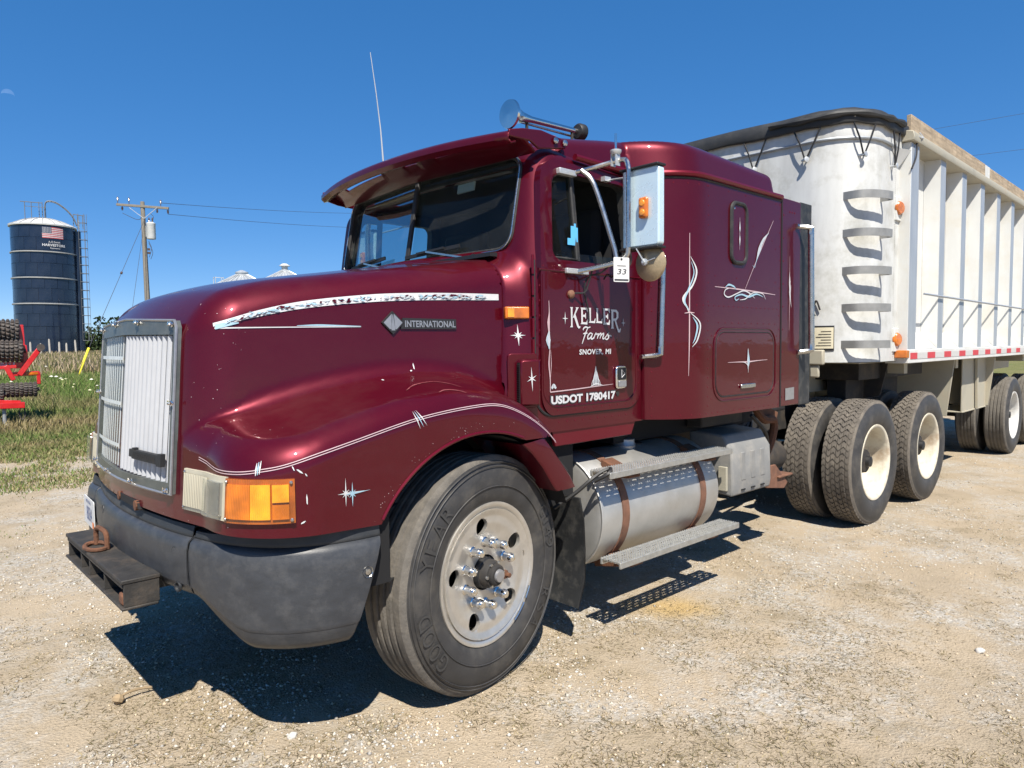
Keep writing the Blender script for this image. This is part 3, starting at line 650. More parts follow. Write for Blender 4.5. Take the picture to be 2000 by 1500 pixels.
# flag and lettering on the shell
def on_silo(u, z, r): a = view + u / SR; return (r * math.cos(a), r * math.sin(a), z)
def silo_patch(u0, u1, z0, z1, r, name, matn, parent):
    m = MB(); bent_box(m, view + u0 / SR, view + u1 / SR, z0, z1, r - .012, r, 6); return m.build(name, matn, parent, smooth=0)
FU0, FU1, FZ0, FZ1 = -.12, 1.90, 13.65, 14.85
flag = silo_patch(FU0, FU1, FZ0, FZ1, SR + .035, 'flag', 'decal_white', silo)
for i in range(0, 13, 2): silo_patch(FU0, FU1, FZ0 + (FZ1 - FZ0) * i / 13, FZ0 + (FZ1 - FZ0) * (i + 1) / 13, SR + .045, 'flag_stripe', 'flag_red', flag)
silo_patch(FU0, FU0 + .86, FZ0 + (FZ1 - FZ0) * 6 / 13, FZ1, SR + .055, 'flag_canton', 'flag_blue', flag)
m = MB()
for r in range(5):
    for c in range(6):
        u = FU0 + .1 + c * .13; z = FZ0 + (FZ1 - FZ0) * 6 / 13 + .09 + r * .115
        m.add([on_silo(u + .035 * math.cos(2 * PI * q / 5), z + .035 * math.sin(2 * PI * q / 5), SR + .062) for q in range(5)], [(0, 1, 2, 3, 4)])
tag(m.build('flag_stars', 'decal_white', flag, smooth=0), kind='stuff')
for s, u0, w, z, h, bold in (('A.O.Smith', .42, 1.1, 13.16, .20, .01), ('HARVESTORE', -.15, 2.2, 12.78, .27, .03), ('Systems', .55, .95, 12.48, .19, .01)):
    vs, fs = text_fit(s, w, h, bold, 1.05); m = MB(); m.add([on_silo(u0 + a, z + b_, SR + .05) for a, b_ in vs], fs); m.build('lettering', 'decal_white', silo, smooth=0)
# ---- posts and a rail by the silo
for i, (px, d_) in enumerate(((142, 82), (178, 83), (192, 84.5), (211, 84), (108, 80), (122, 82), (160, 83.5))):
    a = YAW + math.atan((px - 60 - 1000) / 1379.4); h = (1.75, 1.9, 1.8, 2.1, 1.5, 1.9, 2.2)[i]
    m = MB(); m.lathe([(.09, 0), (.085, h * .9), (.05, h)], n=7); o = m.build('fence_post', 'post_wood', loc=(CAM[0] + d_ * math.sin(a), CAM[1] + d_ * math.cos(a), ground_z(np.array([0.]), np.array([80.]))[0] - .1))
    o.rotation_euler = (random.gauss(0, .02), random.gauss(0, .03), 0)
    tag(o, ('weathered fence post third from the left below the silo', 'weathered fence post fifth from the left below the silo', 'weathered fence post second from the right below the silo', 'rightmost weathered fence post beside the silo', 'leftmost weathered fence post below the silo, the shortest', 'weathered fence post second from the left below the silo', 'taller weathered fence post fourth from the left below the silo')[i], 'post', 'fence posts below the silo')
# ---- utility pole
PX, PY = 10.12, 39.8
pole = thing('utility_pole', 'weathered wooden utility pole with crossarm and grey transformer', 'utility pole', (PX, PY, 0))
m = MB(); m.lathe([(.17, -.3), (.165, 0.2), (.11, 9.75), (.10, 9.8)], n=14); po = m.build('pole', 'pole_wood', pole); po.rotation_euler = (0, -.012, 0)
da = math.radians(-38); ax_ = np.array([math.cos(da), math.sin(da), 0]); ay_ = np.array([-math.sin(da), math.cos(da), 0])
m = MB(); m.bar(ax_ * -1.45 + ay_ * -.15 + (0, 0, 9.62), ax_ * 1.35 + ay_ * -.15 + (0, 0, 9.42), .10, .13); arm = m.build('crossarm', 'pole_wood', pole, bevel=.01)
for s in (-1, 1): MB().bar(ax_ * .75 * s + ay_ * -.21 + (0, 0, 9.45), ay_ * -.16 + (0, 0, 8.85), .03, .03).build('brace', 'galvanised', pole)
for s, up in ((-1.38, 1), (-.78, 1), (.92, 1), (1.3, -1), (-1.15, -1), (.72, -1)):
    m = MB(); z0 = 9.55 - s * .07
    if up > 0: m.lathe([(.02, .05), (.02, .2), (.06, .21), (.035, .26), (.06, .27), (.035, .33), (.05, .35), (.02, .40)], n=9)
    else: m.lathe([(.015, -.06), (.02, -.14), (.07, -.16), (.03, -.2), (.07, -.23), (.03, -.28), (.06, -.31), (.0, -.34)], n=9)
    m.build('insulator', 'porcelain', pole, loc=tuple(ax_ * s + ay_ * -.15 + (0, 0, z0)))
m = MB(); m.lathe([(.02, 7.72), (.22, 7.72), (.235, 7.76), (.235, 8.52), (.245, 8.54), (.245, 8.6), (.12, 8.66), (.0, 8.68)], tuple(ax_ * .33 + ay_ * -.1), n=20)
tr = m.build('transformer', 'transformer', pole)
for s in (-.09, .09): MB().lathe([(.03, 8.64), (.05, 8.7), (.03, 8.75), (.05, 8.8), (.02, 8.92)], tuple(ax_ * (.33 + s) + ay_ * -.1), n=8).build('bushing', 'porcelain', tr)
MB().box(tuple(ax_ * .1 + ay_ * -.1 + (0, 0, 8.15)), (.14, .1, .6)).build('bracket', 'galvanised', pole)
for k, pts in enumerate(([(.32, 9.15), (.5, 8.95), (.42, 8.7)], [(-1.15, 9.15), (-.4, 8.8), (-.1, 8.9)], [(.2, 7.6), (.34, 7.2), (.2, 6.7)], [(.2, 7.5), (.4, 7.0), (.28, 6.6)])):
    MB().tube(catmull([ax_ * u + ay_ * -.15 + (0, 0, z) for u, z in pts], 5), .014, 5).build('lead_wire', 'wire', pole)
for z in (7.15, 6.95): MB().box(tuple(ax_ * .18 + ay_ * -.12 + (0, 0, z)), (.12, .1, .12)).build('cutout', 'porcelain', pole)
# guy wires and the yellow guard
def line(name, a, b, r, label, cat, sag=0.0, group=None):
    pts = [np.array(a) * (1 - t) + np.array(b) * t - np.array((0, 0, 4 * sag * t * (1 - t))) for t in np.linspace(0, 1, 17)]
    return tag(MB().tube(pts, r, 5).build(name, 'wire'), label, cat, group)
top = np.array([PX, PY, 8.9]); A1 = np.array([4.95, 32.3, .35])
line('guy_wire', top, A1, .012, 'thin guy wire running down to the yellow guard', 'wire')
line('guy_wire', top + (0, 0, .15), (7.6, 35.5, .2), .010, 'steeper thin guy wire close beside the utility pole', 'wire')
for base, t in ((A1, .40),): 
    q = top * (1 - t) + base * t; m = MB(); m.lathe([(.01, -.09), (.06, -.05), (.06, .05), (.01, .09)], tuple(q), tuple(top - base), 8); tag(m.build('guy_insulator', 'porcelain'), 'small dark strain insulator on the long guy wire', 'insulator')
g1 = top * .15 + A1 * .85
tag(MB().rod(A1 + (0, 0, -.15), g1, .055, 10).build('guy_guard', 'guard_yellow'), 'bright yellow plastic guard sleeve leaning in the grass', 'guard')
for s, z in ((.92, 9.72), (1.3, 9.1)):
    a = np.array([PX, PY, 0]) + ax_ * s + ay_ * -.15 + (0, 0, z); e_ = np.array((39.6, 62.4, 16.55)) if s < 1 else np.array((39.6, 62.4, 15.0)); line('power_line', a, a + (e_ - a) * 2, .013, ('upper' if s < 1 else 'lower') + ' thin power line leaving the utility pole to the right', 'power line', .7, 'power lines from the utility pole')
for (a, b, w) in (((51.2, 24.1, 16.4), (58.7, .4, 17.4), 'higher'), ((53.0, 25.0, 15.05), (60.7, .6, 15.15), 'lower')):
    a, b = np.array(a), np.array(b); line('power_line', a - (b - a), b + (b - a), .011, w + ' of two thin wires in the sky above the trailer', 'power line', .3, 'wires above the trailer')
# ---- grain bins
def grain_bin(x, y, r, zc, za, label, cap):
    t = thing('grain_bin', label, 'grain bin', (x, y, 0), group='grain bins behind the hood')
    prof = []
    for i in range(60): prof.append((r + (.02 if i % 2 else -.02), zc * i / 59))
    MB().lathe(prof, n=40).build('wall', 'galvanised', t)
    ro = MB().lathe([(r + .12, zc - .08), (r + .12, zc), (.45, za - .15), (.45, za), (.0, za + .12)], n=40).build('roof', 'galvanised', t, smooth=15)
    for k in range(28):
        a = 2 * PI * k / 28; MB().rod(((r + .1) * math.cos(a), (r + .1) * math.sin(a), zc + .05), (.45 * math.cos(a), .45 * math.sin(a), za - .1), .035, 5).build('roof_rib', 'galvanised', ro)
    if cap:
        MB().lathe([(.3, za + .05), (.3, za + .35), (.55, za + .4), (.25, za + .62), (.0, za + .66)], n=16).build('vent_cap', 'silo_white', t)
    else:
        MB().lathe([(.5, za), (.5, za + .08), (.1, za + .25), (0, za + .26)], n=16).build('hatch_lid', 'galvanised', t)
        m = MB()
        for dx in (-1.9, -2.5): m.rod((dx, -1.2, zc - .5), (dx, -1.2, zc + 1.25), .03, 5); m.rod((dx, -.8, zc - .5), (dx, -.8, zc + 1.25), .03, 5)
        for z in (.7, 1.2): m.rod((-1.9, -1.2, zc + z), (-2.5, -1.2, zc + z), .025, 5); m.rod((-2.5, -1.2, zc + z), (-2.5, -.8, zc + z), .025, 5)
        m.build('platform_rail', 'galvanised', t)
grain_bin(20.46, 52.1, 3.4, 5.7, 7.45, 'galvanised grain bin with railing beside its ribbed cone roof', False)
grain_bin(29.8, 64.4, 3.2, 7.7, 9.35, 'paler grain bin with a white vent cap on its cone', True)
# ---- far trees
def leaf_cloud(n, c, rad, size, cols):
    p = RNG.normal(0, 1, (n, 3)); p /= np.linalg.norm(p, axis=1)[:, None]; p *= (RNG.random(n) ** .45)[:, None]; p[:, 2] = p[:, 2] * .9
    lump = 1 + .3 * np.sin(p[:, 0] * 7 + c[0]) * np.sin(p[:, 2] * 6 + c[1]); p = p * lump[:, None] * np.array(rad) + np.array(c)
    a = RNG.normal(0, 1, (n, 3)); a /= np.linalg.norm(a, axis=1)[:, None]; b_ = np.cross(a, RNG.normal(0, 1, (n, 3))); b_ /= np.linalg.norm(b_, axis=1)[:, None]
    s = size * RNG.uniform(.6, 1.4, n)[:, None]
    V = np.stack([p + a * s, p + b_ * s * .6, p - a * s, p - b_ * s * .6], 1).reshape(-1, 3); F = np.arange(4 * n).reshape(-1, 4)
    return V, F, np.repeat(pick(cols, n), 4, 0)
V, F, Cc, bb = [], [], [], 0
for i in range(110):
    a = YAW - .62 + .0115 * i; d_ = random.uniform(150, 190); h = random.uniform(2.6, 4.6) * (1.25 if 8 < i < 14 else 1)
    v, f, c = leaf_cloud(700, (CAM[0] + d_ * math.sin(a), CAM[1] + d_ * math.cos(a), h * .75), (3.0, 3.0, h * .8), .35, [(.035, .055, .02), (.05, .075, .028), (.028, .045, .018)])
    V.append(v); F.append(f + bb); Cc.append(c); bb += len(v)
tag(put('distant_trees', raw_mesh('distant_trees', np.concatenate(V), np.concatenate(F), 'leaf', np.concatenate(Cc))), 'low dark line of distant trees along the horizon', 'trees', kind='stuff')
# ---- moon, half lit, very faint in the day sky
m_, nt, b = new_mat('moon'); nt.nodes.remove(b); L = nt.links.new
tp = nd(nt, 'ShaderNodeBsdfTransparent'); em = nd(nt, 'ShaderNodeEmission'); em.inputs[0].default_value = (.9, .95, 1, 1); em.inputs[1].default_value = 0.075
n_ = nd(nt, 'ShaderNodeTexNoise', Scale=.06, Detail=4.0); tcm = nd(nt, 'ShaderNodeTexCoord'); L(tcm.outputs['Object'], n_.inputs['Vector'])
mm = nd(nt, 'ShaderNodeMath', operation='MULTIPLY'); mm.inputs[1].default_value = 0.09; L(n_.outputs[0], mm.inputs[0]); L(mm.outputs[0], em.inputs[1])
ad = nd(nt, 'ShaderNodeAddShader'); L(tp.outputs[0], ad.inputs[0]); L(em.outputs[0], ad.inputs[1]); L(ad.outputs[0], nt.nodes['Material Output'].inputs[0])
dm = np.array([0.1328, 0.951, 0.279]); dm /= np.linalg.norm(dm); mc = CAM + dm * 4000
uu, ww, _ = frame_from(-dm)
m = MB(); R_ = 4000 * .0060; rim = [mc + (uu * math.cos(t) + ww * math.sin(t)) * R_ for t in np.linspace(-.2, PI + .1, 25)]; ter = [mc + (uu * math.cos(t) + ww * math.sin(t) * .25) * R_ * .96 for t in np.linspace(PI, 0, 17)]
rot_ = []; m.add(rim + ter, [tuple(range(len(rim) + len(ter)))]); tag(m.build('moon', 'moon', smooth=0), 'pale half moon in the blue sky at upper left', 'moon')
# ---- red crumbler implement at the left edge of the field
IA = YAW + math.atan((40 - 1000) / 1379.4); ID = 18.0
imp = thing('field_roller', 'red field roller implement with black cast iron rings', 'farm implement', (CAM[0] + ID * math.sin(IA), CAM[1] + ID * math.cos(IA), .06), -IA)
def ring_mesh(r, w, teeth=18):
    n = teeth * 6; prof = []
    vs = []; fs = []
    for t, k in ((-w / 2, .86), (-w * .22, 1.0), (w * .22, 1.0), (w / 2, .86)):
        for i in range(n):
            a = 2 * PI * i / n; tooth = 1.0 if (i % 6) < 3 else .88; q = r * (k if k < 1 else tooth); vs.append((t, q * math.cos(a), q * math.sin(a)))
    for j in range(3):
        for i in range(n): fs.append((j * n + i, (j + 1) * n + i, (j + 1) * n + (i + 1) % n, j * n + (i + 1) % n))
    fs += [tuple(range(n)), tuple(reversed(range(3 * n, 4 * n)))]
    m = MB(); m.add(vs, fs); return m.mesh('roller_ring', ['implement_iron'], 25)
def gang(x0, x1, y, z, r, tilt=0.0):
    w = .078; me = ring_mesh(r, w * .95); x = x1
    sh = MB().rod((x0 - .05, y, z), (x1 + .08, y, z), .04, 8).build('roller_shaft', 'implement_iron', imp)
    while x > x0:
        o = put('roller_ring', me, imp, (x, y, z), (random.random() * 6, 0, 0)); x -= w
gang(-1.6, -.02, .25, 1.92, .255); gang(-1.6, .03, -.05, 1.50, .235); gang(-1.3, .24, -.2, .70, .155); gang(-1.9, -.33, -.35, .62, .17)
red = lambda m, n, bv=.01: m.build(n, 'implement_red', imp, bevel=bv)
m = MB(); m.bar((-1.8, 0, 1.22), (.10, 0, 1.20), .12, .13); beam = red(m, 'main_beam')
m = MB(); m.bar((-.18, -.1, 1.02), (.33, -.1, 1.03), .09, .085); m.bar((.31, -.1, 1.05), (.31, -.1, .80), .08, .07); red(m, 'tool_bar')
m = MB(); m.bar((-.02, -.18, 1.0), (.36, -.18, 1.56), .07, .10); red(m, 'lift_arm')
m = MB(); m.lathe([(.0, -.06), (.075, -.06), (.075, .06), (0, .06)], (.37, -.18, 1.57), (0, 1, 0), 14); m.build('pivot_pin', 'implement_iron', imp)
m = MB(); m.bar((.07, .2, 1.2), (.04, .2, 2.05), .09, .1); m.bar((.1, -.0, 1.25), (.08, -.0, 1.62), .06, .1); red(m, 'end_plate')
m = MB(); m.bar((-1.6, -.2, 1.08), (-.06, -.2, 1.18), .06, .07); m.bar((-.25, -.2, 1.2), (-.12, -.2, .9), .07, .09); red(m, 'strut')
m = MB(); m.bar((-1.5, -.5, .42), (.05, -.5, .40), .22, .12); m.bar((-.7, -.5, .52), (-.02, -.45, .46), .12, .06); red(m, 'drawbar')
m = MB(); m.rod((-.30, -.5, .45), (-.30, -.5, .03), .035, 10); m.lathe([(.1, .0), (.1, .03), (.0, .031)], (-.30, -.5, 0), n=12); m.build('jack_stand', 'implement_grey', imp)
m = MB(); m.tube(catmull([(-.03, -.5, .36), (-.05, -.5, .2), (.0, -.5, .10), (.05, -.5, .2), (.03, -.5, .36)], 5), .014, 6); m.build('safety_chain', 'implement_iron', imp)
MB().box((.20, -.148, 1.03), (.2, .006, .05)).build('reflector', 'amber', imp)
nb = MB().box((-.32, -.068, 1.235), (.46, .010, .085)).build('name_plate', 'decal_white', imp)
vs, fs = text_fit('Brillion', .62, .065, .03); m = MB(); m.add([(-.12 - a, -.0745, 1.268 - b_) for a, b_ in vs], fs); m.build('lettering', 'implement_red', nb, smooth=0)
# ------------------------------------------------------------------ the truck: hood, grille, bumper
truck = thing('semi_truck', 'maroon conventional semi truck with sleeper cab and white pinstriping', 'truck')
def xfront(y, z): return -1.188 + .04 * (y / .57) ** 2 + .081 * (z - 1.014)
_ft = np.polyfit([-1.3, -1.15, -1.0, -.8, -.62, -.4, -.2, 0, .15, .3, .46, .6], [1.11, 1.195, 1.26, 1.335, 1.385, 1.425, 1.445, 1.44, 1.405, 1.33, 1.18, 1.00], 5)
def F_body(x, y, z):
    a = np.abs(y); w = .715 + .19 * (x + 1.0) / 1.33 - .045 * (z - 1.5)
    side = a - w; top = (z - (2.005 + .15 * x - .40 * np.maximum(0, -x - .7) ** 2 - .035 * (a / .7) ** 2)) * .98
    return ir(top, side, .135)
def F_fender(x, y, z):
    a = np.abs(y); top = (z - np.polyval(_ft, x) - .02 * np.clip((-x - .85) / .25, 0, 1) + .24 * (a - .85)) * .93
    return ir(ir(a - 1.185, xfront(np.minimum(a, .8), z) - x, .30), top, .09)
def F_hood(x, y, z):
    fr = xfront(np.minimum(np.abs(y), .8), z) - x
    t = np.clip((-fr - .02) / .24, 0, 1); t = t * t * (3 - 2 * t)          # the fillet dies out towards the flat front
    return ur(ir(F_body(x, y, z), fr, .15), F_fender(x, y, z), .003 + .057 * t)
ARX, ARZ, ARR = -.05, .58, .612
def F_bot(x, y, z): return (.885 + .02 * np.clip((-x - .6) / .6, 0, 1)) - z
def F_rear(x, y, z): return np.minimum(x - .328, .955 - np.abs(y))
def F_arch(x, y, z): return np.minimum(ARR - np.hypot(x - ARX, z - ARZ), np.abs(y) - .60)
def F_tail(x, y, z): return np.minimum(np.minimum(x - .12, 1.137 - z), np.abs(y) - .60)
hood = field_obj('hood', [F_hood, F_bot, F_rear, F_arch, F_tail], (-1.32, -1.26, .84), (.66, 1.26, 2.14), .0165, ['paint', 'void_black'], [0, 1, 0, 1, 1], truck)
tag(hood, 'long maroon hood with flared front fenders')
# rolled lip round the wheel opening
for s in (-1, 1):
    pts = [(ARX + (ARR + .004) * math.cos(a), s * 1.183, ARZ + (ARR + .004) * math.sin(a)) for a in np.linspace(math.radians(148.5), math.radians(67.5), 30)]
    MB().tube(pts, .008, 6).build('arch_lip', 'trim_paint', hood)
# inner well liner behind the wheel
for s in (-1, 1):
    m = MB(); m.grid([[(ARX + .60 * math.cos(a), s * y, ARZ + .60 * math.sin(a)) for a in np.linspace(math.radians(155), math.radians(20), 20)] for y in (.62, 1.15)])
    m.build('wheel_liner', 'void_black', hood)
# ---- decals on the hood side
def hood_side(x, z, off=.003): return np.c_[x, ray_y(F_hood, x, z, off=off), z]
def hood_strip(name, pts, wid, matn, off=.003, n=10):
    """painted strip given as (x, z) centre line and vertical widths"""
    c = np.array(catmull(pts, n)); w = np.interp(np.linspace(0, 1, len(c)), np.linspace(0, 1, len(wid)), wid)
    rows = []
    for t in (-.5, 0, .5): rows.append(list(hood_side(c[:, 0], c[:, 1] + w * t, off)))
    m = MB(); m.grid(rows); return m.build(name, matn, hood, smooth=60)
spear = [(-1.015, 1.668), (-.85, 1.715), (-.65, 1.757), (-.35, 1.792), (-.10, 1.806), (.12, 1.812), (.335 - .03, 1.815)]
hood_strip('spear_stripe', spear, [.014, .026, .031, .034, .034, .033, .030], 'decal_white')
# marbled fill of the stripe: irregular blue-grey flecks in the maroon core
core = np.array(catmull(spear, 10)); m1, m2, m3 = MB(), MB(), MB()
for i in range(210):
    t = random.uniform(.05, .93); k = t * (len(core) - 1); p = core[int(k)]; q = core[min(int(k) + 1, len(core) - 1)]; tx = (q - p) / np.linalg.norm(q - p); w = .008 * (1 if t > .2 else .5)
    L_ = random.uniform(.012, .045); c = p + np.array([0, random.uniform(-w, w)]); ang = random.gauss(.25, .35); d = np.array([tx[0] * math.cos(ang) - tx[1] * math.sin(ang), tx[0] * math.sin(ang) + tx[1] * math.cos(ang)]); nn = np.array([-d[1], d[0]]) * random.uniform(.002, .006)
    if abs(c[1] - p[1]) + abs(d[1]) * L_ * .5 > .013: d[1] *= .2
    P4 = np.array([c - d * L_ / 2, c + nn, c + d * L_ / 2, c - nn]); P4 = hood_side(P4[:, 0], P4[:, 1], .0042 + .00003 * i)
    (m1 if i % 3 == 0 else (m2 if i % 3 == 1 else m3)).add(P4, [(0, 1, 2, 3)])
tag(m1.build('stripe_fleck', 'paint', hood, smooth=0), kind='stuff'); tag(m2.build('stripe_fleck', 'decal_blue', hood, smooth=0), kind='stuff'); tag(m3.build('stripe_fleck', 'decal_grey', hood, smooth=0), kind='stuff')
hood_strip('hair_line', [(-1.012, 1.655), (-.8, 1.659), (-.6, 1.662), (-.42, 1.664)], [.006, .004, .004, .003], 'decal_white')
hood_strip('hair_line', [(-.70, 1.6665), (-.60, 1.669), (-.42, 1.666)], [.002, .008, .002], 'decal_blue', .0036)
hood_strip('stripe_tip', [(-1.01, 1.660), (-.98, 1.668), (-.93, 1.676)], [.02, .018, .004], 'decal_blue', .0045)
# double pinstripe along the fender crest
def fender_line(pts, dz, w, matn, name='pinstripe'):
    c = np.array(catmull(pts, 8)); P, N = snap_to(F_hood, c + np.array([0, 0, dz]), .0028); m = MB(); m.grid(ribbon(P, N, w)); return m.build(name, matn, hood, smooth=60)
crest = [(-1.165, -.76, 1.175), (-1.165, -.90, 1.153), (-1.13, -1.03, 1.152), (-1.05, -1.12, 1.158), (-.93, -1.17, 1.17), (-.70, -1.17, 1.215), (-.40, -1.16, 1.277), (-.13, -1.155, 1.304), (.05, -1.15, 1.298), (.2, -1.15, 1.245), (.33, -1.15, 1.165), (.40, -1.15, 1.10)]
crest = [tuple(p) for p in snap_to(F_hood, crest)[0]]
fender_line(crest, .003, .0032, 'decal_pink'); fender_line(crest, -.006, .0030, 'decal_pink')
def star(surf, c, spikes, w, matn, parent, name='star', d0=.0034):
    """spiky star of thin diamonds in the surface: spikes (angle, length)"""
    m = MB()
    for i, (a, l) in enumerate(spikes):
        d = np.array([math.cos(a), math.sin(a)]); n = np.array([-d[1], d[0]]) * w; c2 = np.array(c)
        q = np.array([c2 - n, c2 + d * l, c2 + n, c2 - d * l * .15]); m.add(surf(q[:, 0], q[:, 1], d0 + .00012 * i), [(0, 1, 2, 3)])
    return m.build(name, matn, parent, smooth=0)
R8 = [(k * PI / 4, .035 if k % 2 == 0 else .02) for k in range(8)]
star(hood_side, (-.735, 1.030), [(0, .085), (PI / 2, .06), (PI, .035), (-PI / 2, .05)] + R8[1::2], .0032, 'decal_white', hood)
star(hood_side, (-.708, 1.026), [(.05, .08), (PI / 2, .045), (PI, .03), (-PI / 2, .05)] + R8[1::2], .0036, 'decal_blue', hood, d0=.0050)
for (x, z, sl) in ((-.405, 1.279, 1),):
    for k in range(3): star(hood_side, (x + .012 * k, z + .004 * k), [(1.9 + .12 * k, .038), (1.9 + .12 * k + PI, .040)], .0028, 'decal_blue' if k == 1 else 'decal_white', hood, 'slash', .0052 + .0004 * k)
for k in range(3):
    P_, N_ = snap_to(F_hood, [(-1.065 + .012 * k, -1.11, 1.135), (-1.053 + .012 * k, -1.10, 1.155), (-1.04 + .012 * k, -1.09, 1.178)], .0048 + .0003 * k); m = MB(); m.grid(ribbon(P_, N_, [.002, .006, .002])); m.build('slash', 'decal_blue' if k == 1 else 'decal_white', hood, smooth=0)
# chips and scrapes in the paint round the lamp
for (x, z, l, a, w) in ((-.925, 1.145, .02, 1.9, .004), (-.905, 1.132, .028, -.7, .006), (-.885, 1.118, .014, -1.0, .004), (-.885, 1.03, .04, 1.6, .005), (-.90, .948, .02, .5, .006), (-.18, 1.485, .03, 1.5, .006), (-.36, 1.43, .01, 0, .004), (-.20, 1.465, .012, .3, .006)):
    d = np.array([math.cos(a), math.sin(a)]) * l / 2; n = np.array([-d[1], d[0]]) / (l / 2) * w / 2; c = np.array([x, z]); q = np.array([c - d - n * .4, c + d * .2 - n, c + d, c + d * .4 + n, c - d * .7 + n]); m = MB(); m.add(hood_side(q[:, 0], q[:, 1], .0031), [(0, 1, 2, 3, 4)]); m.build('paint_chip', 'decal_white', hood, smooth=0)
# scuffed clear coat on the fender top
def scuff(pts, w):
    P_, N_ = snap_to(F_hood, catmull(pts, 6), .0026); m = MB(); m.grid(ribbon(P_, N_, np.interp(np.linspace(0, 1, len(P_)), np.linspace(0, 1, len(w)), w))); m.build('paint_scuff', 'scuff', hood, smooth=0)
mat('scuff', (0.20, 0.055, 0.06), 0.5, var=0.35, scale=60, dirt=(.13, .006, .016), dirt_amt=1.0, dirt_scale=45)
for pts, w in (([(-.35, -1.03, 1.35), (-.28, -.99, 1.38), (-.18, -.98, 1.39), (-.12, -1.02, 1.37), (-.10, -1.08, 1.345)], [.003, .009, .005, .008, .003]), ([(-.24, -1.10, 1.33), (-.20, -1.095, 1.335), (-.15, -1.10, 1.334), (-.11, -1.11, 1.332)], [.003, .008, .006, .003]), ([(.12, -1.08, 1.35), (.14, -1.05, 1.355), (.15, -1.02, 1.36)], [.016, .008, .003])):
    scuff(pts, w)
# stone chips on the nose and along the fender lip
chips = MB()
for i in range(110):
    if i % 3: p = (random.uniform(-1.16, -1.0), -abs(random.gauss(.72, .2)), random.uniform(.9, 1.8))
    else:
        a = random.uniform(math.radians(70), math.radians(150)); p = (ARX + (ARR + random.uniform(.01, .06)) * math.cos(a), -1.18, ARZ + (ARR + random.uniform(.01, .06)) * math.sin(a))
    P_, N_ = snap_to(F_hood, [p], .0022)
    if P_[0, 2] < .9 or (P_[0, 0] < -1.09 and abs(P_[0, 1]) < .62 and .98 < P_[0, 2] < 1.73) or (.94 < P_[0, 2] < 1.12 and -.6 > P_[0, 1] and P_[0, 0] < -.9): continue
    u_, w_, n_ = frame_from(N_[0]); r_ = random.uniform(.0008, .0020); k_ = random.choice((4, 5, 5)); a0_ = random.random() * 6
    chips.add([P_[0] + (u_ * math.cos(a0_ + 2 * PI * j / k_) * random.uniform(.6, 1.3) + w_ * math.sin(a0_ + 2 * PI * j / k_)) * r_ for j in range(k_)], [tuple(range(k_))])
tag(chips.build('stone_chips', 'decal_pink', hood, smooth=0), kind='stuff')
# badge
bad = MB(); bp_ = np.array([(-.325, 1.683), (-.272, 1.735), (-.218, 1.683), (-.272, 1.630)])
q = hood_side(bp_[:, 0], bp_[:, 1], .010); q2 = hood_side(bp_[:, 0], bp_[:, 1], .0005); bad.add(list(q) + list(q2), [(3, 2, 1, 0), (0, 1, 5, 4), (1, 2, 6, 5), (2, 3, 7, 6), (3, 0, 4, 7)])
cc = np.array([(-.232, 1.655), (.055, 1.655), (.055, 1.702), (-.222, 1.705)]); q = hood_side(cc[:, 0], cc[:, 1], .008); q2 = hood_side(cc[:, 0], cc[:, 1], .0005)
bad.add(list(q) + list(q2), [(0, 1, 2, 3), (0, 4, 5, 1), (1, 5, 6, 2), (2, 6, 7, 3), (3, 7, 4, 0)])
badge = bad.build('badge', 'black', hood, smooth=0)
ip = np.array([(-.317, 1.683), (-.276, 1.724), (-.276, 1.700), (-.284, 1.646), (-.276, 1.642)]); m = MB()
for pts in ([(-.317, 1.683), (-.277, 1.723), (-.281, 1.655), (-.288, 1.653)], [(-.267, 1.723), (-.226, 1.683), (-.256, 1.653), (-.263, 1.655)], [(-.2735, 1.72), (-.2705, 1.72), (-.2745 + .012, 1.648), (-.2695 - .012, 1.648)]):
    q = np.array(pts); m.add(hood_side(q[:, 0], q[:, 1], .0115), [tuple(range(len(pts)))])
m.build('diamond', 'badge_grey', badge, smooth=0)
vs, fs = text_fit('INTERNATIONAL', .262, .031, .022, 1.02); m = MB(); m.add(hood_side(vs[:, 0] - .212, vs[:, 1] + 1.663, .0095), fs); m.build('lettering', 'badge_grey', badge, smooth=0)
# ---- grille
def gx_(y, z, off=0.0): return xfront(y, z) - off
grille = hub('grille', truck)
def front_panel(name, poly_out, poly_in, off, thick, matn, parent):
    """bowed frame between two outlines of (y, z) points with equal counts"""
    n = len(poly_out); m = MB(); V = []
    for o_ in (off, off - thick):
        for P_ in (poly_out, poly_in): V += [(gx_(a, b_, o_), a, b_) for a, b_ in P_]
    F = []
    for i in range(n):
        j = (i + 1) % n; F += [(i, j, n + j, n + i), (2 * n + j, 2 * n + i, 3 * n + i, 3 * n + j), (j, i, 2 * n + i, 2 * n + j), (n + i, n + j, 3 * n + j, 3 * n + i)]
    m.add(V, F); return m.build(name, matn, parent)
def dens(poly, k=4):
    out = []
    for i in range(len(poly)):
        a = np.array(poly[i]); b_ = np.array(poly[(i + 1) % len(poly)])
        for t in range(k): out.append(tuple(a + (b_ - a) * t / k))
    return out
op_ = dens([(.583, 1.0), (.562, 1.66), (.545, 1.688), (0, 1.708), (-.545, 1.688), (-.562, 1.66), (-.583, 1.0), (0, .995)], 5)
ip_ = dens([(.555, 1.043), (.543, 1.615), (.540, 1.632), (0, 1.640), (-.540, 1.632), (-.543, 1.615), (-.555, 1.043), (0, 1.030)], 5)
front_panel('screen_frame', op_, ip_, .020, .022, 'screen_frame', grille)
